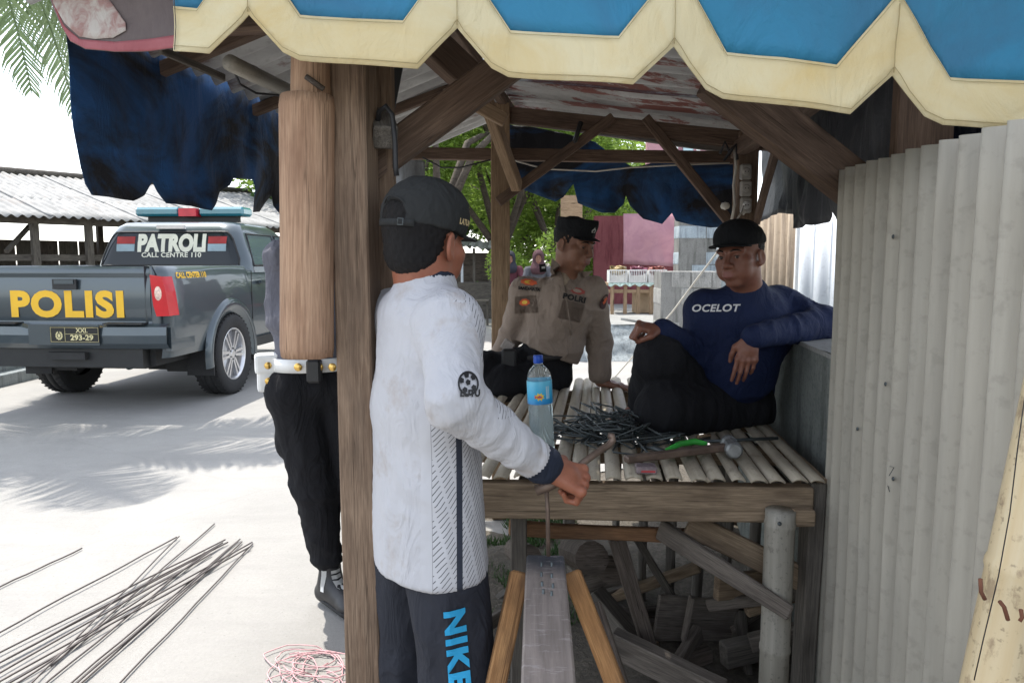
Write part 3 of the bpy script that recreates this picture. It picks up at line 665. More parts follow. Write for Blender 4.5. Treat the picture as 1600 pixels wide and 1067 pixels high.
for i, lab in enumerate(LB_):
    px, py = rsx.uniform(900, 1230), rsx.uniform(900, 1060); Y = rsx.uniform(2.25, 2.85); L = rsx.uniform(.16, .5); a_ = rsx.uniform(-.6, .6); t_ = rsx.uniform(-.15, 1.0)
    p = W(px, py, Y); q = p+V((math.cos(a_)*L, rsx.uniform(-.15, .15), math.sin(t_)*L*.7)); dz = max(0, .03-min(p.z, q.z)); p.z += dz; q.z += dz
    if max(p.z, q.z) > .6: q.z = .55
    scrap(p, q, rsx.uniform(.02, .06), rsx.uniform(.03, .09), lab, rsx.choice(['scrap', 'scrap', 'greywood', 'bark', 'benchwood']), rough=.009)
for (a, b_, r, lab) in ((W(806, 858, 2.7), W(826, 872, 2.35), .045, 'round firewood log end below the rough orange bar'), (W(895, 860, 2.75), W(925, 872, 2.4), .058, 'thick firewood log with pale cut end under the bench'),
                        (W(940, 880, 2.9), W(955, 890, 2.55), .05, 'dim firewood log beside the thick firewood log')):
    tag(tube('firewood_log', [a, a.lerp(b_, .5), b_], r, M['bark'], None, 12, False), lab, 'log', SG)
# dark board partition at the back of the underbench space
PB = empty('board_partition', (.95, 3.0, 0), label='dark upright boards closing the space below the right of the bench', cat='partition')
for i in range(7):
    beam('board', (.42+i*.115, 2.92+.01*(i % 2), 0), (.42+i*.115+.01, 2.92, .66), .016, .108, M['greywood'], PB, up=V((0, 1, 0)))
# weeds on the ground beyond
rg = random.Random(5); vs, fs = [], []
for i in range(9000):
    x = rg.uniform(-.55, .35); y = rg.uniform(2.7, 3.9); h = rg.uniform(.015, .06); a = rg.uniform(0, 6.28); c = V((x, y, .01)); d = V((math.cos(a), math.sin(a), 0))
    if noise.noise(V((x*5, y*5, 0))) < -.12: continue
    o = len(vs); vs += [c-d*.004, c+d*.004, c+V((rg.uniform(-.03, .03), rg.uniform(-.03, .03), h))]; fs.append((o, o+1, o+2))
part('weeds', vs, fs, M['leaf3'], None, label='low green weeds and litter on the soil left under the bench', cat='weeds', kind='stuff')

# ------------------------------------------------------------------ sawhorse
SH = empty('sawhorse', (.1, 1.35, 0), label='wooden trestle with a worn dark-ended plank where the bars are bent', cat='trestle')
pa, pb_ = W(852, 866, 1.60), W(858, 1130, 1.08)
ZP = .745
pa = G(852, 866, ZP); pb_ = G(858, 1120, ZP)
b = NB('scorched_plank'); v = b.map((1.6, 24, 24)); g_ = b.noise(v, 2.4, 6, .62, .5)
c = b.mix(b.ramp(g_, [(.3, 0.0), (.7, 1.0)]), (.13, .108, .095), (.26, .22, .195))
sep = b.N.new('ShaderNodeSeparateXYZ'); b.L.new(b.tc.outputs['Object'], sep.inputs[0])
nz = b.noise(b.map(), 14, 4, .6); edge = b.math('ADD', sep.outputs[0], b.math('MULTIPLY', nz, .12))
c = b.mix(b.ramp(edge, [(.10, .9), (.20, 0.0)]), c, (.035, .04, .055))
cut = b.noise(b.map((30, 6, 6), rot=(0, 0, .9)), 3, 5, .7); c = b.mix(b.ramp(cut, [(.58, 0.0), (.64, .5)]), c, (.33, .30, .29))
b.col(c); b.set(Roughness=.6, Specular_IOR_Level=.35); b.bump(b.math('ADD', g_, cut), .002, .7); M['scorch'] = b.m
beam('top_plank', pa+V((0, 0, -.022)), pb_+V((0, 0, -.022)), .086, .044, M['scorch'], SH, rough=.0012)
for sx, px0, px1 in ((-1, 812, 775), (1, 893, 960)):
    t = G(px0, 893, ZP-.02); bq = W(px1, 1067, t.y-.10); dirn = (bq-t); dirn = dirn*(.72/abs(dirn.z)); beam('leg', t, t+dirn, .04, .05, M['orange'], SH, up=V((0, 1, 0)))
    t2 = V((t.x*.6+.04, pb_.y+.05, ZP-.04)); beam('leg', t2, (t2.x+sx*.18, t2.y-.02, 0), .04, .05, M['orange'], SH, up=V((0, 1, 0)))
for i, (px, py) in enumerate(((846, 884), (846, 900), (847, 915), (849, 927), (862, 884), (862, 902), (864, 918), (862, 930))):
    p = G(px, py, ZP); tube('bending_pin', [p+V((0, 0, -.02)), p+V((0, .0, .009))], .0028, M['iron'], SH, 8)
for (a, b2, lab) in ((W(927, 950, 1.75), W(985, 1130, 1.5), 'bark-edged timber offcut leaning right of the trestle'),):
    tag(beam('offcut', a, b2, .05, .055, M['bark'], None, up=V((0, 1, 0)), rough=.008), lab, 'timber')

# ------------------------------------------------------------------ things on the bench
TZ = BZ+.0145
def bp_(px, py, dz=0): p = G(px, py, TZ); return p+V((0, 0, dz))
# water bottle
bc = bp_(848, 707)
BT = empty('water_bottle', bc, label='plastic water bottle with blue cap and blue label on the bench', cat='bottle', rot=Matrix.Rotation(math.radians(-3), 3, 'Y'))
HB = .305
prof = [(.0, .004), (.030, .0), (.038, .006)]+[(.0395-(.0018 if i % 2 else 0), .012+.011*i) for i in range(14)]+[(.0395, .168), (.0395, .235), (.037, .252), (.030, .268), (.018, .281), (.0135, .286), (.0135, .295)]
b = NB('pet_plastic'); b.col((.86, .94, .97)); b.set(Roughness=.07, Transmission_Weight=.93, IOR=1.25, Specular_IOR_Level=.8); M['pet'] = b.m
b = NB('bottle_water'); b.col((.84, .95, .98)); b.set(Roughness=.12, Transmission_Weight=.85, IOR=1.33); M['water'] = b.m
local('bottle_body', *lathe_vf(prof, 28), M['pet'], BT, True)
wp = [(r*.93, z+.002) for r, z in prof if z < .17]; wp += [(.0, wp[-1][1]+.001)]
local('water_inside', *lathe_vf(wp, 24), M['water'], BT, True)
b = NB('bottle_label'); sep = b.N.new('ShaderNodeSeparateXYZ'); b.L.new(b.tc.outputs['Object'], sep.inputs[0])
c = b.ramp(b.math('MULTIPLY', sep.outputs[2], 1.0), [(.160, (.02, .20, .55)), (.19, (.03, .42, .72)), (.232, (.16, .58, .80))]); b.col(c); b.set(Roughness=.3); M['blabel'] = b.m
local('label', *lathe_vf([(.0402, .163), (.0402, .236)], 28), M['blabel'], BT, True)
def on_cyl(vf, r, z0, a0): return [V((r*math.sin(a0+v.x/r), -r*math.cos(a0+v.x/r), z0+v.y)) for v in vf[0]], vf[1]
disc = ([V((.012*math.cos(a*.5236), .009*math.sin(a*.5236), 0)) for a in range(12)], [tuple(range(12))])
star = ([V(((.017 if a % 2 else .010)*math.cos(a*.3927), (.014 if a % 2 else .008)*math.sin(a*.3927), 0)) for a in range(16)], [tuple(range(16))])
local('label_sun', *on_cyl(star, .0406, .188, -.05), plain('label_yellow', (.85, .62, .05)), BT)
local('label_print', *on_cyl(text_vf('Indo', .014, .03, 1.0), .0409, .188, -.15), plain('label_red', (.75, .05, .03)), BT)
local('label_block', *on_cyl(([V((x, y, 0)) for x, y in ((-.006, -.02), (.006, -.02), (.006, .02), (-.006, .02))], [(0, 1, 2, 3)]), .0405, .200, .62), plain('label_pale', (.45, .68, .80)), BT)
local('cap', *joinvf([lathe_vf([(0, .3145), (.0145, .3145), (.0155, .312), (.0155, .292), (.0145, .290)], 24)]), plain('blue_cap', (.01, .07, .42), .35), BT, True)
# steel stirrups
rs = random.Random(21)
def stirrup_me(kind):
    a, bb_ = ((.10, .055), (.13, .045), (.095, .095))[kind]; r = .0032
    pts = [V((-a, -bb_, 0)), V((a, -bb_, 0)), V((a, bb_, 0)), V((-a, bb_, 0)), V((-a, -bb_+.004, 0)), V((-a+.03, -bb_+.03, .004))] if kind < 2 else [V((-a, -bb_*.8, 0)), V((a, -bb_*.8, 0)), V((0, bb_, 0)), V((-a, -bb_*.7, 0)), V((-a+.035, -bb_*.4, 0))]
    full = []
    for i in range(len(pts)-1):
        full += [pts[i].lerp(pts[i+1], .06), pts[i].lerp(pts[i+1], .94)]
    vs, fs = tube_vf([pts[0]]+full+[pts[-1]], r, 6); return mesh('steel_stirrup', vs, fs, M['iron'], True)
SM = [stirrup_me(k) for k in range(3)]
for i in range(52):
    t = rs.random(); px = 965+rs.gauss(0, 34); py = 682+rs.gauss(0, 9)
    px = min(1035, max(895, px)); py = min(702, max(662, py))
    lay = rs.random()**1.3*.05*max(.15, 1-abs(px-962)/85)
    p = bp_(px, py, .006+lay)
    R = Matrix.Rotation(rs.uniform(0, 6.28), 4, 'Z') @ Matrix.Rotation(rs.gauss(0, .28), 4, 'X') @ Matrix.Rotation(rs.gauss(0, .28), 4, 'Y')
    link('steel_stirrup', SM[rs.randrange(3)], None, Matrix.Translation(p) @ R, label='bent dark steel stirrup in the tangled heap on the bamboo slats', cat='steel stirrup', group='heap of bent steel stirrups')
for i, (p0, p1) in enumerate((((866, 667), (905, 674)), ((864, 673), (912, 680)), ((868, 678), (906, 676)))):
    tag(tube('steel_rod', [bp_(*p0, .008+.004*i), bp_(*p1, .012+.004*i)], .0033, M['iron']), ('farthest thin rod poking out of the stirrup heap towards the bottle', 'middle thin rod poking out of the stirrup heap towards the bottle', 'nearest thin rod poking out of the stirrup heap towards the bottle')[i], 'steel rod', 'rods at the heap')
tag(tube('steel_rod', [bp_(985, 690, .03), bp_(1013, 712, .008)], .0036, M['iron']), 'straight rod end resting on the slats right of the stirrup heap', 'steel rod')
# long handled hammer
HM = empty('sledge_hammer', bp_(1060, 722), label='short sledge hammer with brown handle lying on the bench', cat='hammer')
ha, hb = bp_(977, 727, .018), bp_(1135, 712, .028)
beam('handle', ha, hb, .030, .022, M['toolsteel'], HM, rough=.001)
hd = (bp_(1152, 727, .028)-bp_(1132, 700, .028)).normalized(); c0 = bp_(1142, 712, .030)
vs, fs = lathe_vf([(0, -.058), (.020, -.058), (.026, -.052), (.027, -.03), (.022, -.022), (.022, .022), (.027, .03), (.026, .052), (.020, .058), (0, .058)], 16)
R = hd.to_track_quat('Z', 'Y').to_matrix(); part('hammer_head', [c0+R @ v for v in vs], fs, M['hammer'], HM, False)
# green handled cutters
GC = empty('bolt_cutter', bp_(1070, 705), label='cutting pliers with bright green grips beside the hammer', cat='pliers')
tube('grip', [bp_(1040, 712, .015), bp_(1062, 702, .018), bp_(1085, 699, .02), bp_(1104, 702, .018)], [.008, .010, .011, .008], M['green'], GC, 10)
tube('grip', [bp_(1048, 718, .012), bp_(1060, 716, .014), bp_(1080, 712, .014), bp_(1104, 706, .012)], [.008, .010, .010, .008], M['greendark'], GC, 10)
tube('jaw', [bp_(1042, 714, .014), bp_(1025, 708, .014), bp_(1008, 704, .012)], [.007, .010, .003], M['iron'], GC, 8)
PK = empty('cigarette_pack', bp_(1009, 741), label='small cellophane wrapped pack in front of the hammer handle', cat='packet')
R = Matrix.Rotation(-.06, 3, 'Z'); box('pack_body', bp_(1009, 738, .012), (.060, .05, .022), plain('pack_print', (.20, .16, .17), .15, 0, .5, 50), PK, R=R)
box('pack_band', bp_(1009, 738, .012)+V((.004, -.0005, -.002)), (.04, .0505, .006), plain('pack_red', (.40, .05, .06), .2), PK, R=R, bev=0)
for (a, b2, r, lab) in ((bp_(1100, 694, .01), bp_(1215, 690, .012), .006, 'long dark bar lying behind the hammer towards the wall'), (bp_(1075, 697, .01), bp_(1108, 690, .012), .007, 'short tool with pale handle behind the green pliers')):
    tag(tube('iron_bar', [a, b2], r, M['iron'], None, 8), lab, 'bar')
tag(tube('chisel_handle', [bp_(1090, 692, .02), bp_(1109, 689, .02)], .007, M['lightwood'], None, 10), 'pale wooden chisel handle lying behind the green grips', 'chisel')

# ------------------------------------------------------------------ slit drum hanging from the eave
KD = empty('wooden_slit_drum', (W(480, 300, 1.66).x, 1.66, 1.18), label='smooth brown log slit drum hanging left of the front post', cat='slit drum')
p0, p1 = W(480, 557, 1.66), W(481, 152, 1.66)
def logvf(p0, p1, r, n=40, m=26, am=.004):
    vs, fs = [], []; L = (p1-p0).length; R = (p1-p0).to_track_quat('Z', 'Y').to_matrix()
    for i in range(m+1):
        z = L*i/m; e = min(1, .955+.045*math.sqrt(max(0, min(i, m-i)/1.0)))
        for j in range(n):
            a = 2*math.pi*j/n; q = V((math.cos(a)*1.2, math.sin(a)*1.2, z*3))
            rr = r*e+am*noise.noise(q+V((p0.x*9, 0, 0)))+.0012*noise.noise(V((math.cos(a)*6, math.sin(a)*6, z*1.5)))
            vs.append(p0+R @ V((rr*math.cos(a), rr*math.sin(a), z+(.004*noise.noise(q*1.5) if i in (0, m) else 0))))
    for i in range(m):
        for j in range(n): a = i*n+j; b_ = i*n+(j+1) % n; fs.append((a, b_, b_+n, a+n))
    fs.append(tuple(range(n-1, -1, -1))); fs.append(tuple(range(m*n, m*n+n)))
    return vs, fs
def logpart(nm, p0, p1, r, mat, parent, am=.004):
    F = Matrix.Translation(p0) @ frame(p0, p1); Fi = F.inverted(); vs, fs = logvf(p0, p1, r, am=am)
    o = link(nm, mesh(nm, [Fi @ v for v in vs], fs, mat, True), parent, F)
    me = o.data; me.polygons[len(me.polygons)-1].use_smooth = False; me.polygons[len(me.polygons)-2].use_smooth = False; return o
logpart('drum_body', p0, p1, .0595, M['log'], KD)
logpart('drum_neck', W(486, 153, 1.665), W(486, 88, 1.665), .043, M['log'], KD, .008)
tube('neck_slot', [W(478, 120, 1.62), W(492, 130, 1.62), W(506, 140, 1.625)], .006, M['bark'], KD, 8)
tube('hanging_wire', [W(488, 92, 1.665), W(490, 40, 1.665)], .004, M['wire'], KD)

# ------------------------------------------------------------------ sockets and cables on the far right post
px0 = 1165
SO = empty('socket_strip', W(1165, 300, 3.78), label='grubby double socket strip screwed to the far right post', cat='socket')
for i in range(3):
    c = W(1165, 269+26*i, 3.775); box('socket_box', c, (.056, .03, .078), M['socket'], SO, bev=.008)
    vs, fs = lathe_vf([(0, .004), (.016, .004), (.021, .0), (.021, -.01)], 14); R = V((0, -1, 0)).to_track_quat('Z', 'Y').to_matrix()
    part('socket_well', [c+V((0, -.0165, 0))+R @ v for v in vs], fs, M['socket'] if i != 2 else M['white'], SO, True)
    for dx in (-.007, .007): tube('socket_hole', [c+V((dx, -.0208, 0)), c+V((dx, -.0215, 0))], .0028, M['black'], SO, 6)
CB = 'cables of the shelter'
tag(tube('cable', [W(1148, 235, 3.8), W(1150, 262, 3.78), W(1146, 290, 3.78), W(1148, 320, 3.78), W(1143, 345, 3.78)], .007, M['whitewire']), 'pale cable running down the left edge of the far right post', 'cable', CB)
tag(tube('cable', [W(800, 250, 3.9), W(850, 264, 3.9), W(930, 268, 3.9), W(985, 262, 3.9), W(1060, 258, 3.9), W(1140, 255, 3.86)], .004, M['whitewire']), 'thin sagging cable under the far rail', 'cable', CB)
tag(tube('cable', [W(660, 246, 3.9), W(690, 262, 3.9), W(720, 262, 3.9), W(766, 250, 3.9)], .004, M['wire']), 'dark sagging cable between grey cloth and far left post', 'cable', CB)
tag(tube('cable', [W(1125, 240, 3.8), W(1133, 222, 3.8), W(1141, 240, 3.78), W(1132, 250, 3.78), W(1145, 232, 3.77), W(1150, 226, 3.77), W(1152, 250, 3.77)], .008, M['wire']), 'tangle of black cable at the top of the far right post', 'cable', CB)
tag(tube('cable', [W(1162, 322, 3.76), W(1158, 333, 3.6), W(1150, 345, 3.3)], .004, M['whitewire']), 'short lead from the lowest socket', 'cable', CB)
tag(tube('rope', [W(1165, 330, 3.76), W(1120, 395, 4.4), W(1050, 488, 5.4), W(960, 590, 6.2)], .006, M['whitewire']), 'pale guy rope running down behind the man in dark blue', 'rope')
vs, fs = lathe_vf([(0, -.02), (.02, -.012), (.024, 0), (.018, .014), (0, .02)], 12); c = W(1133, 322, 3.74)
tag(part('cable_knot', [c+v for v in vs], fs, M['whitewire'], None, True), 'pale rope knot hanging at the left of the sockets', 'knot')
vs, fs = lathe_vf([(0, -.06), (.012, -.05), (.013, .05), (0, .055)], 8); c = W(903, 206, 3.83)
tag(part('black_rag', [c+Matrix.Rotation(.3, 3, 'Y') @ v*V((1,1,1)).length*.58 for v in vs], fs, M['black'], None, True), 'small black rag knotted on the brace near the far beam', 'rag')

# ------------------------------------------------------------------ reinforcing bars and string on the road
BR = [((-60, 945), (128, 856)), ((-60, 1020), (276, 840)), ((280, 840), (30, 1090)), ((335, 818), (80, 1040)), ((352, 844), (-60, 1050)), ((348, 850), (-40, 1060)), ((375, 842), (60, 1110)),
      ((394, 848), (-40, 1088)), ((372, 848), (90, 1100)), ((395, 849), (170, 1085)), ((356, 848), (-60, 1068)), ((340, 856), (20, 1075)), ((378, 846), (100, 1090)), ((330, 866), (-60, 1085)), ((391, 856), (-50, 1105)), ((320, 862), (40, 1095))]
RBW = ['shortest reinforcing bar at the far left edge of the road', 'lone reinforcing bar second from the left edge', 'bar crossing under the bundle from the lone bar', 'bar reaching farthest up the road from the bundle']
for i, (a, b_) in enumerate(BR):
    A_, B_ = G(*a, .006), G(*b_, .006); A_.z = B_.z = .006+.004*(i % 3)
    pts = [A_.lerp(B_, t)+V((.012*noise.noise(V((t*4, i, 0))), 0, 0)) for t in [k/10 for k in range(11)]]
    o = tube('reinforcing_bar', pts, .0038, M['rebar'], None, 6)
    if i < 4: tag(o, RBW[i], 'steel bar', 'bars on the road')
    elif i == 9: tag(o, 'rightmost reinforcing bar of the fan on the pale concrete', 'steel bar', 'bars on the road')
    else: tag(o, 'thin ribbed reinforcing bar inside the crossing bundle on the road', 'steel bar', 'bars in the crossing bundle')
rp = random.Random(8); strs = []
for i in range(13):
    cx, cy = rp.uniform(450, 530), rp.uniform(1018, 1075); rx, ry = rp.uniform(25, 75), rp.uniform(10, 30); a0 = rp.uniform(0, 6); n = 22; pts = []
    for k in range(n):
        a = a0+k/n*rp.uniform(5.5, 5.9); pts.append(G(cx+rx*math.cos(a)*(1+.2*noise.noise(V((k*.4, i, 0)))), cy+ry*math.sin(a)*(1+.3*noise.noise(V((k*.4, i, 5)))), .006+.02*abs(noise.noise(V((k*.3, i, 9))))))
    strs.append(tube_vf(pts, .0022, 5))
vs, fs = joinvf(strs); tag(part('string_tangle', vs, fs, M['pink'], None, True), 'loose tangle of pale pink plastic string at the foot of the post', 'string')
# ------------------------------------------------------------------ patrol pickup truck
TS = 1.07; TYAW = math.radians(-4)
TR = empty('pickup_truck', (-4.04, 6.68, 0), rot=Matrix.Rotation(TYAW, 3, 'Z'), scale=TS, label='dark grey police pickup truck with yellow lettering and blue light bar parked on the road', cat='pickup truck')
def bulge(y, z):
    t = min(1, max(0, (z-.42)/.86)); h = .855+.045*math.sin(math.pi*min(1, t*1.05)); h -= .03*max(0, t-.93)/.07
    if y > 4.3: h -= .25*((y-4.3)/.7)**2
    if y < .10: h -= .06*((.10-y)/.10)**2
    return h
def ztop(y):
    if y < 1.64: return 1.275
    if y < 3.6: return 1.235
    return 1.225-.13*((y-3.6)/1.4)**1.3
def zbot(y):
    z = .50
    for yc in (1.15, 4.2):
        if abs(y-yc) < .49: z = max(z, .40+math.sqrt(.49**2-(y-yc)**2))
    return z
ys = sorted(set([.0, .03, .06, .1, .3, .5]+[1.15+.49*math.sin(a*math.pi/24) for a in range(-12, 13)]+[1.64, 1.66, 2.2, 2.8, 3.4]+[4.2+.49*math.sin(a*math.pi/24) for a in range(-12, 13)]+[4.8, 4.9, 4.97]))
NR = 12
for sx, nm in ((1, 'side_panel'), (-1, 'side_panel')):
    vs, fs = [], []
    for y in ys:
        for j in range(NR+1):
            z = zbot(y)+(ztop(y)-zbot(y))*j/NR; vs.append(V((sx*bulge(y, z), y, z)))
        vs.append(V((sx*(bulge(y, ztop(y))-.075), y, ztop(y)+.004)))
        vs.append(V((sx*(bulge(y, ztop(y))-.08), y, .75)))
    m = NR+3
    for i in range(len(ys)-1):
        for j in range(m-1): f = (i*m+j, i*m+j+1, (i+1)*m+j+1, (i+1)*m+j); fs.append(f if sx > 0 else f[::-1])
    o = local(nm, vs, fs, M['paint'], TR, True)
    # flared wheel arches
    for yc in (1.15, 4.2):
        vs, fs = [], []; prof = [(.40, .895), (.452, .925), (.50, .938), (.53, .925), (.555, .89)]
        for a in range(25):
            th = math.pi*(-.06+1.12*a/24)
            for (r, x) in prof: vs.append(V((sx*x, yc+r*math.cos(th), .42+r*math.sin(th)*.98)))
        for a in range(24):
            for j in range(4): f = (a*5+j, a*5+j+1, (a+1)*5+j+1, (a+1)*5+j); fs.append(f if sx < 0 else f[::-1])
        local('wheel_arch_flare', vs, fs, M['paint'], TR, True)
        vs, fs = [], []
        for a in range(25):
            th = math.pi*(-.1+1.2*a/24)
            for x in (.93, .45): vs.append(V((sx*x, yc+.455*math.cos(th), .42+.455*math.sin(th))))
        for a in range(24): fs.append((a*2, a*2+1, a*2+3, a*2+2))
        local('wheel_housing', vs, fs, M['under'], TR, True)
    local('door_gap', *joinvf([slabvf((sx*.9005, y, .87), (.004, .012, .70)) for y in (1.65, 2.62, 3.62)]), M['black'], TR)
    local('sill', *slabvf((sx*.84, 2.68, .46), (.12, 1.95, .10)), M['blackpaint'], TR)
    vs, fs = slabvf((sx*.915, 2.02-.10, 1.10), (.03, .17, .035)); local('door_handle', vs, fs, M['paint'], TR)
    vs, fs = slabvf((sx*.915, 2.92-.10, 1.10), (.03, .17, .035)); local('door_handle', vs, fs, M['paint'], TR)
    local('door_mirror', *slabvf((sx*1.02, 3.42, 1.30), (.20, .09, .20)), M['blackpaint'], TR)
# floor, bed, tailgate, bonnet, nose
local('chassis', *joinvf([slabvf((0, 2.5, .52), (1.40, 4.8, .20)), slabvf((0, 1.15, .40), (1.5, .12, .12)), slabvf((0, .45, .48), (1.1, .5, .2)), slabvf((.25, 1.15, .38), (.3, .3, .25))]), M['under'], TR)
local('load_bed', *joinvf([slabvf((0, .83, .78), (1.58, 1.6, .04)), slabvf((0, 1.62, 1.0), (1.6, .04, .5)), slabvf((0, .80, .62), (1.1, 1.3, .2))]), M['blackpaint'], TR)
def tg(s, t):
    x = -.735+1.47*s; z = .70+.575*t; e = .028*math.sin(math.pi*min(1, max(0, (z-.70)/.575)))
    y = .03-e-(.012 if z > 1.20 else 0)+(.02 if z > 1.262 else 0)-(.016 if .735 < z < .80 else 0)
    return V((x, y, z))
vs, fs = grid_vf(tg, 8, 34)
vs2, fs2 = slabvf((0, .055, .985), (1.468, .045, .58))
local('tailgate', *joinvf([(vs, fs), (vs2, fs2)]), M['paint'], TR, True)
for f in TR.children[-1].data.polygons: f.use_smooth = len(f.vertices) == 4 and abs(f.normal.x) < .5
TG = TR.children[-1]
local('tailgate_handle', *joinvf([slabvf((0, -.012, 1.125), (.21, .02, .085))]), M['blackpaint'], TG)
local('handle_grip', *joinvf([slabvf((0, -.024, 1.145), (.17, .012, .035))]), M['paint'], TG)
local('corner_gap', *joinvf([slabvf((sx*.742, .028, .97), (.010, .03, .62)) for sx in (-1, 1)]), M['black'], TR)
# rear corners between tailgate and side
for sx in (1, -1):
    vs, fs = [], []
    for j in range(15):
        z = .62+.655*j/14; hw = bulge(.0, z)
        for t in range(7):
            a = t/6*math.pi/2; vs.append(V((sx*(.748+(hw-.748)*math.sin(a)), .045-.045*math.cos(a)+(.0 if t < 6 else 0)-.01*math.cos(a), z)))
    for j in range(14):
        for t in range(6): f = (j*7+t, j*7+t+1, (j+1)*7+t+1, (j+1)*7+t); fs.append(f if sx > 0 else f[::-1])
    local('corner_panel', vs, fs, M['paint'], TR, True)
    # tail lamp
    out = [(.757, 1.205), (.862, 1.19), (.888, 1.06), (.912, .862), (.800, .858), (.775, .95)]
    n = len(out); vs = [V((sx*x, -.03, z)) for x, z in out]+[V((sx*(x+.006), .12, z)) for x, z in out]
    tri = tessellate_polygon([[V((x, z, 0)) for x, z in out]]); fs = [tuple(t) for t in tri]+[(i, (i+1) % n, (i+1) % n+n, i+n) for i in range(n)]
    tl = local('tail_lamp', vs, fs, M['red'], TR)
    vs, fs = lathe_vf([(0, .012), (.03, .009), (.042, 0)], 16); vs = [V((sx*.822, -.022, 1.05))+V((v.x, -v.z, v.y*1.9)) for v in vs]; local('clear_lens', vs, fs, M['amber'], tl, True)
# bumper
vs, fs = [], []
for i in range(25):
    s = -1+2*i/24; x = s*.885; cy = .05*abs(s)**4
    dz = -.015 if abs(x) < .30 else 0
    for (dy, z) in ((.06, .79), (-.05, .795+dz), (-.09, .77+dz), (-.10, .70), (-.09, .63), (-.05, .585), (.04, .565)): vs.append(V((x, dy+cy, z)))
for i in range(24):
    for j in range(6): fs.append((i*7+j, i*7+j+1, (i+1)*7+j+1, (i+1)*7+j))
BU = local('rear_bumper', vs, fs, M['paint'], TR, False)
[local('bumper_side', *slabvf((sx*.865, .22, .66), (.05, .40, .20)), M['paint'], TR) for sx in (1, -1)]
local('plate_recess', *slabvf((.03, -.103, .705), (.62, .012, .17)), M['paint'], BU)
local('lower_apron', *slabvf((0, .05, .50), (1.30, .12, .16)), M['blackpaint'], TR)
local('bumper_step', *joinvf([slabvf((sx*.55, -.07, .80), (.34, .10, .012)) for sx in (1, -1)]), M['blackpaint'], BU)
PL = local('number_plate', *slabvf((.13, -.112, .708), (.43, .008, .135)), plain('plate_black', (.012, .012, .012), .4), TR)
def tplace(vf, c, r=(1, 0, 0), u=(0, 0, 1)): return place_vf(vf, c, r, u)
def frame_vf(w_, h_, t): return joinvf([slabvf((0, s*(h_/2-t/2), 0), (w_, t, .001)) for s in (1, -1)]+[slabvf((s*(w_/2-t/2), 0, 0), (t, h_-2*t, .001)) for s in (1, -1)])
local('plate_border', *tplace(frame_vf(.42, .125, .005), (.13, -.1175, .708)), M['platetext'], PL)
local('plate_border', *tplace(joinvf([slabvf((-.083, 0, 0), (.005, .115, .001)), slabvf((.063, .006, 0), (.285, .005, .001))]), (.13, -.1175, .708)), M['platetext'], PL)
local('plate_lettering', *tplace(text_vf('XXI.', .055, .02), (.195, -.1175, .742)), M['platetext'], PL)
local('plate_lettering', *tplace(text_vf('293-29', .062, .03, 1.15), (.193, -.1175, .682)), M['platetext'], PL)
em = [V((.034*math.cos(a)*(1 if i % 2 else .82), .040*math.sin(a)*(1 if i % 2 else .82), 0)) for i, a in enumerate([k*math.pi/12 for k in range(24)])]
em2 = [v*.62 for v in em]
local('plate_emblem', *tplace((em+em2, [(i, (i+1) % 24, (i+1) % 24+24, i+24) for i in range(24) if i not in (5, 6)]+[tuple(24+i for i in range(0, 24, 2))][:0]), (-.005, -.1175, .700)), M['platetext'], PL)
local('plate_emblem', *tplace(([V((.014*math.cos(k*1.2566+1.57)*(1), .018*math.sin(k*1.2566+1.57), 0)) for k in range(5)], [(0, 1, 2, 3, 4)]), (-.005, -.1176, .700)), M['platetext'], PL)
# bonnet and nose
def bon(s, t):
    y = 3.55+1.42*t; x = (-1+2*s); hw = bulge(y, ztop(y))-.02; z = ztop(y)+.05*(1-x*x)*(1-t*.6)-.01; return V((x*hw, y, z))
local('bonnet', *grid_vf(bon, 12, 12), M['paint'], TR, True)
local('nose', *slabvf((0, 4.93, .80), (1.25, .10, .60)), M['paint'], TR)
# cab
CL = [(1.20, .865, 1.665, 3.80), (1.27, .855, 1.665, 3.70), (1.34, .835, 1.675, 3.56), (1.50, .775, 1.70, 3.28), (1.62, .725, 1.735, 3.06), (1.69, .69, 1.775, 2.92), (1.735, .64, 1.85, 2.78), (1.755, .50, 2.0, 2.62)]
def cabring(z, hw, y0, y1, n=10, r=.17):
    pts = []; r = min(r, hw*.6)
    for (cx, cy, a0) in ((hw-r, y1-r, 0), (-hw+r, y1-r, math.pi/2), (-hw+r, y0+r, math.pi), (hw-r, y0+r, 1.5*math.pi)):
        for k in range(n+1): a = a0+k/n*math.pi/2; pts.append(V((cx+r*math.cos(a), cy+r*math.sin(a), z)))
    return pts
vs = []; [vs.extend(cabring(*c)) for c in CL]; m = 44; fs = []
for i in range(len(CL)-1):
    for j in range(m): a, b_ = i*m+j, i*m+(j+1) % m; fs.append((a, b_, b_+m, a+m))
fs.append(tuple(range((len(CL)-1)*m, len(CL)*m)))
CAB = local('cab', vs, fs, M['paint'], TR, True)
def cabi(z, k):
    for a, b_ in zip(CL, CL[1:]):
        if z <= b_[0]: t = (z-a[0])/(b_[0]-a[0]); return a[k]+(b_[k]-a[k])*t
    return CL[-1][k]
def rwin(s, t, o=0.004):
    z = 1.275+.355*t; hw = cabi(z, 1)-.075-.02*(1-min(1, t*5))-.03*max(0, t-.85)/.15; x = -hw+2*hw*s; r = .17; W_ = cabi(z, 1)
    y = cabi(z, 2); ex = max(0, abs(x)-(W_-r)); y += r-math.sqrt(max(0, r*r-ex*ex)); return V((x, y-o, z))
WD = local('rear_window', *grid_vf(rwin, 30, 12), M['glass'], TR, True)
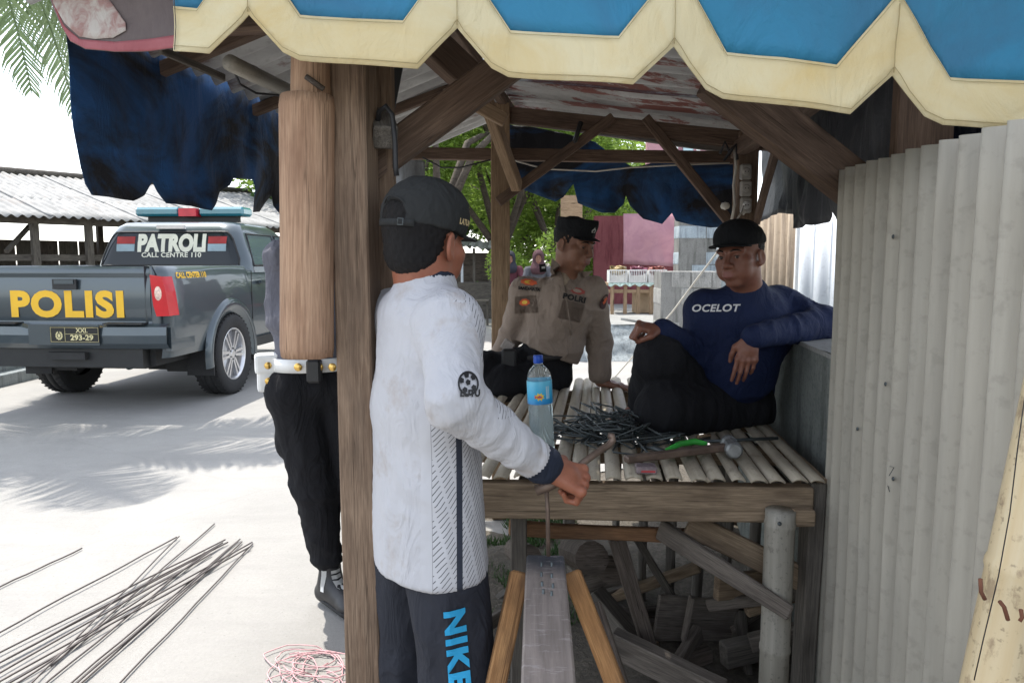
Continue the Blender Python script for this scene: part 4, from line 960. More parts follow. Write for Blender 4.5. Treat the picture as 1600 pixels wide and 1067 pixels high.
local('window_seal', *joinvf([tube_vf([rwin(s, t, .004) for s, t in [(i/20, 0) for i in range(21)]+[(1, j/10) for j in range(11)]+[(1-i/20, 1) for i in range(21)]+[(0, 1-j/10) for j in range(11)]], .011, 6)]), M['black'], TR, True)
for sx in (1, -1):
    def swin(y0a, y0b, y1a, y1b):
        def f(s, t):
            z = 1.275+.34*t; a = y0a+(y0b-y0a)*t; b_ = y1a+(y1b-y1a)*t; return V((sx*(cabi(z, 1)+.004), a+(b_-a)*s, z))
        return grid_vf(f, 4, 10)
    for wv in ((1.83, 1.94, 2.60, 2.60), (2.70, 2.70, 3.50, 3.05)):
        v_, f_ = swin(*wv); f_ = f_ if sx > 0 else [q[::-1] for q in f_]
        wq = local('side_window', v_, f_, M['sideglass'], TR, True)
        n_ = 4; per = [0, n_, len(v_)-1, len(v_)-1-n_]; local('window_seal', *tube_vf([v_[q] for q in per+[per[0]]], .012, 6), M['black'], wq)
local('windscreen', *grid_vf(lambda s, t: V(((-.66+1.32*s)*(1-.12*t), cabi(1.28+.36*t, 3)+.006, 1.28+.36*t)), 8, 8), M['glass'], TR, True)
local('high_brake_light', *slabvf((0, 1.735, 1.685), (.30, .05, .038)), plain('clear_red_lens', (.72, .66, .62), .2), TR)
# light bar
LB = local('light_bar_mount', *slabvf((0, 2.25, 1.80), (1.05, .08, .08)), M['black'], TR)
for sx in (1, -1):
    vs, fs = slabvf((sx*.37, 2.25, 1.875), (.52, .26, .10)); lb = local('light_bar', vs, fs, M['teal'], TR); lb.modifiers.new('b', 'BEVEL').width = .025
local('siren', *slabvf((0, 2.20, 1.865), (.20, .22, .09)), plain('beacon_red', (.55, .03, .05), .2), TR)
# lettering
TGB = bvh(TG); MT = wm(TR)
def tdecal(nm, vf, c, r, u, tgt, mat, par, **k):
    c = MT @ V(c); r = MT.to_3x3() @ V(r); u = MT.to_3x3() @ V(u); v2 = ([v*TS for v in vf[0]], vf[1])
    return decal(nm, v2, c, r, u, tgt, mat, par, **k)
tdecal('police_lettering', text_vf('POLISI', .29, .05, 1.14, 1.12), (.0, 0, .945), (1, 0, 0), (0, 0, 1), TGB, M['yellow'], TG, off=.004, sub=2)
RWB = bvh(WD)
tdecal('window_lettering', text_vf('PATROLI', .24, .06, .80, 1.0), (.02, 1.7, 1.505), (1, 0, 0), (0, 0, 1), RWB, M['vinylwhite'], WD, off=.004, sub=1)
tdecal('window_lettering', text_vf('CALL CENTRE 110', .068, .025, 1.15, 1.05), (.02, 1.7, 1.385), (1, 0, 0), (0, 0, 1), RWB, M['vinylwhite'], WD, off=.004)
for x in (-.49, .52):
    for dz, mt in ((.045, 'stickred'), (-.035, 'stickblue')):
        tdecal('window_sticker', slabvf((0, 0, 0), (.20, .078, .0005)), (x, 1.7, 1.50+dz), (1, 0, 0), (0, 0, 1), RWB, M[mt], WD, off=.0045, sub=1)
SP = [c for c in TR.children if c.name.startswith('side_panel')]
for pnl, sx in zip(SP, (1, -1)):
    B_ = bvh(pnl)
    tdecal('door_lettering', text_vf('PATROLI', .30, .05, .95, 1.03), (sx*.9, 2.62, .90), (0, sx, 0), (0, 0, 1), B_, M['yellow'], pnl, off=.004, sub=2)
    tdecal('side_lettering', text_vf('CALL CENTER 110', .070, .03, .95), (sx*.9, .46 if sx > 0 else .5, 1.195), (0, sx, 0), (0, 0, 1), B_, M['yellow'], pnl, off=.004, sub=1)
# wheels
def lx(vf, cx, cy, cz, sx): return [V((cx+sx*v.z, cy+v.x, cz+v.y)) for v in vf[0]], (vf[1] if sx < 0 else [f[::-1] for f in vf[1]])
R_ = .40
def wheel(cx, cy, sx):
    tp = [(.23, -.11), (.30, -.125), (.36, -.13), (R_-.015, -.12), (R_, -.10), (R_, -.04), (R_-.008, -.038), (R_-.008, -.028), (R_, -.026), (R_, .026), (R_-.008, .028), (R_-.008, .038), (R_, .04), (R_, .10), (R_-.015, .12), (.36, .13), (.30, .128), (.262, .115), (.25, .10)]
    wt = local('wheel', *lx(lathe_vf(tp, 48), cx, cy, R_, sx), M['rubber'], TR, True)
    local('tyre_tread', *lx(joinvf([slabvf(V((0, 0, 0)), (1, 1, 1))][:0]+[([V((math.cos(a)*r, math.sin(a)*r, z)) for a, r, z in ((t, R_-.004, s*.055), (t+.05, R_-.004, s*.055), (t+.05, R_-.004, s*.118), (t, R_-.004, s*.118), (t, R_+.006, s*.055), (t+.05, R_+.006, s*.055), (t+.05, R_+.002, s*.118), (t, R_+.002, s*.118))], [(4, 5, 6, 7), (0, 1, 5, 4), (1, 2, 6, 5), (2, 3, 7, 6), (3, 0, 4, 7)]) for t in [k*2*math.pi/44 for k in range(44)] for s in (-1, 1)]), cx, cy, R_, sx), M['rubber'], wt, kind='stuff')
    rp_ = [(.262, .112), (.255, .118), (.245, .11), (.235, .07), (.232, -.05), (0, -.05)]
    rim = local('rim', *lx(lathe_vf(rp_, 40), cx, cy, R_, sx), M['alloy'], wt, True)
    sp = []
    for k in range(6):
        for d in (-.16, .16):
            a = k*math.pi/3+d; R = Matrix.Rotation(a-d*.45, 3, 'Z'); sp.append(slabvf(Matrix.Rotation(a, 3, 'Z') @ V((.15, 0, .085)), (.175, .026, .03), R))
    sp.append(lathe_vf([(0, .105), (.035, .105), (.04, .10), (.075, .095), (.08, .07)], 24))
    sp.append(([V((.235*math.cos(2*math.pi*j/32), .235*math.sin(2*math.pi*j/32), .045)) for j in range(32)], []))
    local('spokes', *lx(joinvf(sp), cx, cy, R_, sx), M['alloy'], wt)
    for k in range(6):
        a = k*math.pi/3+.5; vs, fs = lathe_vf([(0, .012), (.008, .01), (.009, 0)], 8); vs = [V((v.x+.055*math.cos(a), v.y+.055*math.sin(a), v.z+.096)) for v in vs]; local('wheel_nut', *lx((vs, fs), cx, cy, R_, sx), M['iron'], wt)
for cy in (1.15, 4.2):
    for sx in (1, -1): wheel(sx*.80, cy, sx)
local('exhaust', *tube_vf([V((.50, .28, .44)), V((.50, .02, .43))], .035, 12), M['iron'], TR, True)
[local('mud_flap', *slabvf((sx*.80, .68, .42), (.26, .015, .34)), M['rubber'], TR) for sx in (1, -1)]
local('tow_hitch', *joinvf([slabvf((0, -.0, .52), (.34, .12, .06)), slabvf((.45, .15, .50), (.08, .2, .10))]), M['under'], TR)
# ------------------------------------------------------------------ left shed with pale corrugated roof
SD = empty('roadside_shed', (-9, 17, 0), label='long open timber shed with pale corrugated roof behind the patrol truck', cat='shed')
E0 = V((-10.4, 15, 2.32)); ED = V((.6, .8, 0)); UD = V((-.8, .6, .262)).normalized()
def shp(t, s, dz=0): return E0+ED*t+UD*s+V((0, 0, dz))
def shsheet(t0, t1, s0, s1, dz, ph):
    n = int((t1-t0)/.2*8); vs, fs = [], []
    for i in range(n+1):
        t = t0+(t1-t0)*i/n
        for j in range(5): s = s0+(s1-s0)*j/4; vs.append(shp(t, s, dz+.03*math.sin(t/.2*2*math.pi)+.02*noise.noise(V((t, s, ph)))))
    for i in range(n):
        for j in range(4): a = i*5+j; fs.append((a, a+1, a+6, a+5))
    o = part('roof_sheet', vs, fs, M['roofwhite'], SD, True); o.modifiers.new('t', 'SOLIDIFY').thickness = .006
rr = random.Random(2)
for a in range(-4, 10):
    t0 = a*1.0; s = 0
    for q in range(3):
        shsheet(t0, t0+1.06, s-.1+rr.uniform(-.05, .05), s+1.95, .02*(2-q)+.015*(a % 2), a*3+q); s += 1.85
for t in (-3.5, -1.9, -.3, .85, 1.95, 3.4, 5.0, 6.6, 8.2): beam('post', E0+ED*t+V((-.35, .26, -2.32)), E0+ED*t+V((-.35, .26, .05)), .14, .14, M['greywood'], SD, up=ED)
for t in (-3, .4, 3.6, 7.2): beam('post', E0+ED*t+V((-2.9, 2.2, -2.32)), E0+ED*t+V((-2.9, 2.2, .7)), .14, .14, M['bark'], SD, up=ED)
beam('eave_beam', shp(-4, .42, -.13), shp(9.5, .42, -.13), .08, .16, M['greywood'], SD)
beam('rail', E0+ED*-4+V((-.4, .3, -.82)), E0+ED*9+V((-.4, .3, -.82)), .06, .14, M['greywood'], SD)
beam('rail', E0+ED*-4+V((-.4, .3, -1.1)), E0+ED*9+V((-.4, .3, -1.1)), .06, .12, M['bark'], SD)
tube('ridge_cap', [shp(-4, 5.72, .07), shp(9.6, 5.72, .07)], .10, M['greywood'], SD, 8)
for s in (.9, 2.6, 4.3): beam('purlin', shp(-4, s, -.1), shp(9.5, s, -.1), .07, .09, M['bark'], SD)
for t in (-2.7, .3, 2.7, 5.8): beam('knee_brace', E0+ED*t+V((-.36, .27, -.7)), E0+ED*(t+.9)+V((-1.1, .8, -.02)), .08, .08, M['greywood'], SD)
for i in range(26): beam('back_board', E0+ED*(-4+i*.5)+V((-3.3, 2.5, -2.32)), E0+ED*(-4+i*.5)+V((-3.3, 2.5, -.35)), .03, .47, M['bark'] if i % 2 else M['greywood'], SD, up=ED)  # dark boards added to stand in for the shade under the eave
box('bench_board', E0+ED*2+V((-1.4, 1.1, -1.45)), (5.5, .9, .08), M['greywood'], SD, R=Matrix.Rotation(math.radians(53), 3, 'Z'))
flat('grass_field', [(-60, 17), (-11, 17), (-9, 24), (-8, 34), (-50, 60)], .11, M['leaf2'], kind='structure')
# low wall beside road, left of truck
LWL = empty('low_wall', (-6.05, 9.4, 0), label='low pale plastered wall behind the kerb left of the truck', cat='wall')
box('wall_face', (-6.06, 9.4, .17), (.20, 9.0, .42), M['plinth'], LWL, bev=.02)
box('wall_step', (-5.88, 9.4, .05), (.20, 9.0, .16), M['plinth'], LWL, bev=.02)

# ------------------------------------------------------------------ trees
def crown_vf(clumps, nleaf, size, rng, flat_=.7):
    vs, fs = [], []; tot = sum(c[1]**2 for c in clumps)
    for (c, r) in clumps:
        for _ in range(int(nleaf*r*r/tot)):
            while True:
                q = V((rng.uniform(-1, 1), rng.uniform(-1, 1), rng.uniform(-1, 1)))
                if .25 < q.length < 1: break
            p = c+V((q.x*r, q.y*r, q.z*r*flat_)); s = size*rng.uniform(.6, 1.4)
            a = V((rng.gauss(0, 1), rng.gauss(0, 1), rng.gauss(0, .5))).normalized(); b_ = a.orthogonal().normalized(); b_.rotate(Matrix.Rotation(rng.uniform(0, 6.28), 3, a))
            o = len(vs); vs += [p-a*s, p+b_*s*.38, p+a*s, p-b_*s*.38]; fs.append((o, o+1, o+2, o+3))
    return vs, fs
def limb(pts, r0, r1, n=10):
    m = len(pts); return tube_vf([V(p)+V((noise.noise(V((i*1.3, p[0], 0))), noise.noise(V((i*1.3, p[1], 4))), 0))*r0*.5 for i, p in enumerate(pts)], [r0+(r1-r0)*i/(m-1) for i in range(m)], n)
def tree(name, base, h, cr, seed, label, leaf, nleaf=14000, size=.07, limbs=5, r0=.16, group='trees beyond the road', spread=1.0, clump=26, low=.35):
    rng = random.Random(seed); base = V(base); T = empty(name, base, label=label, cat='tree', group=group)
    fork = base+V((rng.uniform(-.2, .2), 0, h*low)); L = [limb([base-V((0, 0, .1)), base.lerp(fork, .5), fork], r0, r0*.8)]; tips = []
    for i in range(limbs):
        a = i*2*math.pi/limbs+rng.uniform(-.4, .4); e = fork+V((math.cos(a)*cr*.6*spread, math.sin(a)*cr*.6*spread, h*rng.uniform(.25, .5)))
        mid = fork.lerp(e, .5)+V((rng.uniform(-.2, .2), rng.uniform(-.2, .2), .15*h*rng.random())); L.append(limb([fork, mid, e], r0*.6, r0*.22)); tips.append(e)
        for _ in range(2):
            e2 = e+V((rng.uniform(-1, 1)*cr*.45, rng.uniform(-1, 1)*cr*.45, rng.uniform(0, .25)*h)); L.append(limb([mid.lerp(e, .6), e.lerp(e2, .5), e2], r0*.3, r0*.08, 6)); tips.append(e2)
    part('trunk', *joinvf(L), M['bark'], T, True)
    cl = [(t+V((rng.gauss(0, .25*cr*.5), rng.gauss(0, .25*cr*.5), rng.gauss(0, .1*h))), cr*rng.uniform(.22, .42)) for t in tips for _ in range(max(1, clump//len(tips)))]
    part('crown', *crown_vf(cl, nleaf, size, rng), leaf, T)
    return T
tree('shade_tree', (-1.9, 17.0, 0), 7.0, 3.6, 11, 'large spreading tree with forked dark trunk seen past the capped man', M['leaf1'], 26000, .075, 6, .20, low=.22, clump=34)
tree('shade_tree', (-.3, 21.0, 0), 7.5, 3.4, 12, 'leaning tree with bare grey limbs left of the far left post', M['leaf1'], 24000, .08, 6, .19, low=.22, clump=30)
tree('roadside_tree', (1.4, 23, 0), 5.6, 3.0, 13, 'round bright green tree behind the seated policeman', M['leaf1'], 26000, .065, 5, .16, clump=40, low=.28)
tree('roadside_tree', (-4.5, 26, 0), 8, 4.2, 14, 'tall green tree far up the road behind the truck cab', M['leaf2'], 18000, .11, 6, .22, clump=34)
tree('roadside_tree', (3.4, 30, 0), 7, 4.0, 15, 'tall darker tree far behind the pink wall', M['leaf2'], 16000, .12, 6, .22, clump=34)
tree('background_tree', (-2.9, 31, 0), 8, 4.6, 41, 'wide pale green tree closing the view up the road', M['leaf1'], 22000, .12, 7, .2, clump=50, low=.16)
tree('background_tree', (.2, 30, 0), 7.5, 4.2, 42, 'broad green tree far behind the small stall', M['leaf2'], 22000, .12, 7, .2, clump=50, low=.14)
tree('background_tree', (2.2, 27, 0), 5.5, 3.4, 43, 'low dense tree behind the round bright tree', M['leaf1'], 20000, .10, 7, .16, clump=44, low=.12)
for i, (x, y, r, lab) in enumerate(((.35, 15.8, 1.0, 'leafy shrub under the round tree behind the policeman'), (-1.1, 19.3, .55, 'low clipped hedge bush in front of the far stall'), (-.35, 19.2, .5, 'dark green bush right of the hedge by the far post'), (1.75, 17.2, .9, 'bright shrub between the policeman and the pink wall'))):
    T = empty('shrub', (x, y, 0), label=lab, cat='shrub', group='shrubs by the road'); rng = random.Random(60+i)
    part('stem', *limb([V((x, y, 0)), V((x, y, r*.5)), V((x+.1, y, r))], .05, .02), M['bark'], T, True)
    part('crown', *crown_vf([(V((x+rng.gauss(0, r*.4), y+rng.gauss(0, r*.3), r*(.5+.7*rng.random()*(2 if r > .8 else 1)))), r*.45) for _ in range(12)], 7000, .05, rng, 1), M['leaf1'] if r > .8 else M['leaf2'], T)
# coconut palm, crown left of the frame, fronds over the road
PT = empty('coconut_palm', (-7.6, 8.3, 0), label='coconut palm whose long fronds droop in at the top left', cat='palm tree')
PC = V((-5.3, 6.7, 4.7)); part('trunk', *limb([V((-7.9, 8.6, .1)), V((-7.3, 8.1, 1.6)), V((-6.3, 7.5, 3.4)), PC], .16, .11, 12), M['bark'], PT, True)
def frond(az, up_, L, droop, rng):
    d = V((math.sin(az), math.cos(az), 0)); rib = []; n = 26
    for i in range(n+1):
        t = i/n; rib.append(PC+d*L*t*(1-.25*t*droop)+V((0, 0, up_*L*t-droop*L*.62*t*t)))
    vs, fs = tube_vf(rib, [.025*(1-.85*i/n) for i in range(n+1)], 6); side = d.cross(V((0, 0, 1)))
    for i in range(2, 104):
        t = i/104; k = t*n; a = int(k); p = rib[a].lerp(rib[min(n, a+1)], k-a); tg_ = (rib[min(n, a+1)]-rib[a]).normalized()
        for s in (1, -1):
            ll = .75*math.sin(math.pi*min(1, .12+t*.86))**.7*rng.uniform(.85, 1.1); dv = (side*s*.75+tg_*.65+V((0, 0, -.15-.3*rng.random()))).normalized()
            e = p+dv*ll*.6; e2 = e+(dv+V((0, 0, -.7))).normalized()*ll*.45; wv = tg_*.016; o = len(vs)
            vs += [p-wv, p+wv, e+wv*.9, e-wv*.9, e2]; fs += [(o, o+1, o+2, o+3), (o+3, o+2, o+4)]
    return vs, fs
rp = random.Random(4)
for az, up_, L, dr in ((95, .35, 3.5, .9), (128, .25, 3.4, 1.0), (62, .5, 3.4, .8), (165, .2, 3.3, 1.0), (205, .3, 3.2, 1.1), (25, .3, 3.3, 1), (340, .4, 3.4, .9), (295, .3, 3.2, 1), (255, .4, 3.4, .9), (105, .0, 2.6, 1.3), (120, .05, 2.8, 1.25), (90, 0, 2.4, 1.35), (75, .1, 2.9, 1.15)):
    part('frond', *frond(math.radians(az), up_, L, dr, rp), M['palm'], PT)

# ------------------------------------------------------------------ far stall and street furniture, centre
FS = empty('market_stall', W(745, 440, 19), label='small rickety stall with tin roof far off past the capped man', cat='stall')
sx0, sx1, Y = W(722, 380, 18.5).x, W(775, 380, 18.5).x, 18.5
for x in (-1.25, -.95, -.55, -.2): beam('post', (x, Y, 0), (x, Y, 1.75), .06, .06, M['greywood'] if x > -1 else M['metalsheet'], FS, up=V((0, 1, 0)))
for i in range(3):
    x = -1.5+.45*i; part('roof_sheet', *grid_vf(lambda s, t: V((x+.5*s, Y-.6+1.6*t, 1.86-.06*i-.12*s+.22*t+.02*math.sin(s*18))), 20, 4), M['roofwhite'], FS, True)
box('counter', (-.75, Y+.2, .45), (1.2, .6, .9), M['greywood'], FS); box('back_board', (-.75, Y+1.2, .8), (1.6, .05, 1.7), M['bark'], FS)
BXX = box('white_block', (-1.2, 17.6, .3), (.45, .4, .6), M['cream'], None, label='pale block standing by the road before the far stall', cat='block')
TBL = empty('low_table', (-.85, 16.5, 0), label='low rough table in front of the hedge past the capped man', cat='table')
box('table_top', (-.85, 16.5, .55), (.7, .5, .04), M['greywood'], TBL)
for x in (-1.15, -.55): beam('leg', (x, 16.4, 0), (x, 16.4, .53), .05, .05, M['greywood'], TBL, up=V((0, 1, 0)))

# pink house with block pillar
PH = empty('pink_house', (3.2, 17, 0), label='pink plastered house with maroon lower wall behind the goods table', cat='house')
xa, xb = W(930, 300, 16).x, W(1075, 300, 16).x
box('wall', ((xa+xb)/2, 16.2, 1.4), (xb-xa, .2, 2.0), M['maroon'], PH, bev=.01)
box('wall', (W(1080, 200, 16.4).x, 16.5, 3.35), (1.9, .2, 1.9), M['pinkwall'], PH, bev=.01)
box('wall', (W(1110, 380, 16.0).x+.3, 16.4, 1.6), (1.5, .2, 2.6), M['cream'], PH, bev=.01)
vs, fs = grid_vf(lambda s, t: W(780, 0, 1)*0+V((W(880, 0, 15).x+1.6*s, 15.2+2.4*t, 3.05+.45*t+.02*math.sin(s*50))), 120, 6); part('roof_sheet', vs, fs, M['roofwhite'], PH, True)
box('window', (W(1080, 215, 16).x, 16.28, 3.5), (.22, .1, .8), M['sideglass'], PH); 
for x in (1060, 1095): box('pipe', (W(x, 220, 16).x, 16.2, 3.4), (.07, .07, 1.3), M['white'], PH)
tarp('hanging_cloth', W(975, 380, 15.3), (1, 0, 0), [(979, 334), (1059, 334)], [(974, 413), (1000, 414), (1030, 415), (1058, 417)], M['pinkcloth'], 24, 10, .12, 2, label='pale pink cloth hanging over the maroon wall', cat='cloth')
box('wooden_board', W(893, 328, 14.5), (.42, .05, .55), M['lightwood'], None, label='upright wooden board above the policeman cap under the tarpaulin hem', cat='board')
# block pillar and rough block wall
def blockwall(name, c, n, rows, bs, mat, label, seed, jit=.012, taper=0):
    T = empty(name, c, label=label, cat='wall'); rng = random.Random(seed); c = V(c)
    box('mortar_core', c+V((0, 0, rows*bs[2]/2)), (n*bs[0]-.02, bs[1]-.016, rows*bs[2]-.02), M['mortar'], T, bev=0)
    for r in range(rows):
        for k in range(n):
            off = (bs[0]/2 if r % 2 and n > 1 else 0); x = (k-n/2+.5)*bs[0]+off
            if x+bs[0]/2 > n*bs[0]/2+.01: x -= off/2; wd = bs[0]/2
            elif r % 2 and k == 0 and n > 1: wd = bs[0]
            else: wd = bs[0]
            box('block', c+V((x, rng.uniform(-jit, jit), (r+.5)*bs[2])), (wd-.012, bs[1], bs[2]-.011), mat, T, bev=.012)
    return T
blockwall('block_pillar', W(1102, 0, 12.5)*V((1, 1, 0)).length*0+V((W(1098, 400, 12.5).x, 12.5, .5)), 2, 8, (.46, .4, .215), M['blockpaint'], 'pale blue painted block pillar left of the seated man in dark blue', 5)
blockwall('block_wall', V((W(1072, 480, 9.6).x, 9.6, 0)), 3, 6, (.26, .5, .215), M['block'], 'weathered grey block wall end with rough face left of the man in dark blue', 6, .02)
box('concrete_column', (W(1136, 370, 11.8).x, 11.8, 1.2), (.26, .26, 2.4), M['plinth'], None, label='slim grey concrete column right of the block pillar', cat='column', bev=.02)
PT2 = empty('raised_platform', (1.9, 12.5, 0), label='long raised concrete platform with rough blue grey front beyond the bench', cat='platform')
def plf(s, t): x = .9+3.4*s; z = .50*t; return V((x, 10.75-.35*(1-t)+.05*noise.noise(V((x*4, z*6, 0)))+.02*noise.noise(V((x*14, z*14, 0))), z))
part('front_face', *grid_vf(plf, 90, 20), M['plinth'], PT2, True)
part('top_slab', *grid_vf(lambda s, t: V((.9+3.4*s, 10.72+5.3*t, .50+.02*noise.noise(V((s*9, t*9, 0))))), 30, 30), M['walltop'], PT2, True)
part('end_face', *grid_vf(lambda s, t: V((.9+.04*noise.noise(V((s*9, t*5, 0))), 10.4+5.6*s, .5*t)), 30, 8), M['plinth'], PT2, True)
# goods table with three baskets
GT = empty('goods_table', (2.0, 13.2, .5), label='rough wooden goods table with patterned cloth on the raised platform', cat='table')
tx0, tx1 = W(948, 450, 13.0).x, W(1042, 450, 13.0).x
box('table_top', ((tx0+tx1)/2, 13.2, 1.02), (tx1-tx0, .8, .05), M['lightwood'], GT)
part('table_cloth', *grid_vf(lambda s, t: V((tx0+(tx1-tx0)*s, 12.79+.0*t, 1.05-.05*t-.02*math.sin(s*40)*t)), 80, 3), plain('patterned_cloth', (.42, .52, .47), .8, 0, .5, 30), GT)
for i in range(5):
    x = tx0+.08+(tx1-tx0-.16)*i/4; beam('leg', (x, 12.85, .5), (x, 12.85, .99), .06, .05, M['lightwood'], GT, up=V((0, 1, 0)))
beam('rail', (tx0, 12.86, .9), (tx1, 12.86, .9), .03, .06, M['lightwood'], GT)
for i, (a, lab) in enumerate(((.60, 'cardboard box under the right end of the goods table'), (.84, 'second cardboard box beside it under the goods table'))):
    box('cardboard_box', (tx0+(tx1-tx0)*a, 13.2, .70), (.26, .3, .38), plain('cardboard', (.42, .30, .19), .8), None, label=lab, cat='box', group='cardboard boxes')
bl = ['white slatted basket at the left end of the goods table', 'middle white slatted basket on the goods table', 'white slatted basket at the right end of the goods table']
for i in range(3):
    x0 = tx0+.02+i*.345; BK = empty('plastic_basket', (x0+.16, 13.0, 1.05), label=bl[i], cat='basket', group='baskets on the goods table')
    items = []
    for z in (0.01, .205): items.append(slabvf((x0+.16, 12.86, 1.05+z+.008), (.31, .012, .018)))
    for k in range(11): items.append(slabvf((x0+.01+.03*k, 12.862, 1.155), (.009, .006, .20)))
    for s in (0, .31): items.append(slabvf((x0+.005+s, 13.0, 1.155), (.01, .28, .22)))
    items.append(slabvf((x0+.16, 13.14, 1.155), (.31, .01, .22))); items.append(slabvf((x0+.16, 13.0, 1.056), (.31, .28, .008)))
    part('basket', *joinvf(items), M['white'], BK)
    cm = plain('snack_packets', ((.45, .33, .16), (.22, .07, .10), (.36, .13, .11))[i], .35, 0, .5, 20)
    rng = random.Random(i); gi = []
    for k in range(9):
        vs, fs = lathe_vf([(0, -.05), (.05, -.035), (.065, 0), (.05, .035), (0, .05)], 8); R = Matrix.Rotation(rng.uniform(0, 3), 3, 'X') @ Matrix.Rotation(rng.uniform(0, 3), 3, 'Z')
        gi.append(([V((x0+.05+.23*rng.random(), 12.93+.1*rng.random(), 1.22+.07*rng.random()))+R @ v for v in vs], fs))
    tag(part('snack_packets', *joinvf(gi), cm, None, True), ('yellow snack packets heaped in the left basket', 'dark red snack packets heaped in the middle basket', 'reddish brown packets heaped in the right basket')[i], 'snack packets', kind='stuff')
# sheets of the neighbour's plot beyond the knee wall
def upright_sheet(name, c0, c1, z0, z1, pitch, amp, mat, label):
    c0, c1 = V(c0), V(c1); d = (c1-c0); L = d.length; d.normalize(); n = d.cross(V((0, 0, 1))); m = int(L/pitch*8)
    vs = []; fs = []
    for i in range(m+1):
        for j in range(4): s = L*i/m; vs.append(c0+d*s+n*amp*math.sin(s/pitch*6.283)+V((0, 0, z0+(z1-z0)*j/3)))
    for i in range(m):
        for j in range(3): a = i*4+j; fs.append((a, a+1, a+5, a+4))
    o = part(name, vs, fs, mat, None, True, label=label, cat='sheet wall'); o.modifiers.new('t', 'SOLIDIFY').thickness = .006
a_, b_ = W(1178, 380, 5.6), W(1243, 380, 5.2)
upright_sheet('corrugated_wall', (a_.x, 5.7, 0), (b_.x, 5.2, 0), .0, 1.78, .075, .014, M['brownsheet'], 'brown old corrugated sheet wall behind the head of the man in dark blue')
upright_sheet('corrugated_wall', (W(1250, 400, 4.9).x, 4.9, 0), (W(1335, 400, 4.4).x+.3, 4.3, 0), .0, 1.75, .12, .012, M['metalsheet'], 'white corrugated metal sheet wall between brown sheets and the fence')
box('door_edge', (W(1247, 430, 5.0).x, 5.0, .86), (.05, .03, 1.72), M['white'], None, label='narrow white post between the brown and the white sheet walls', cat='post')
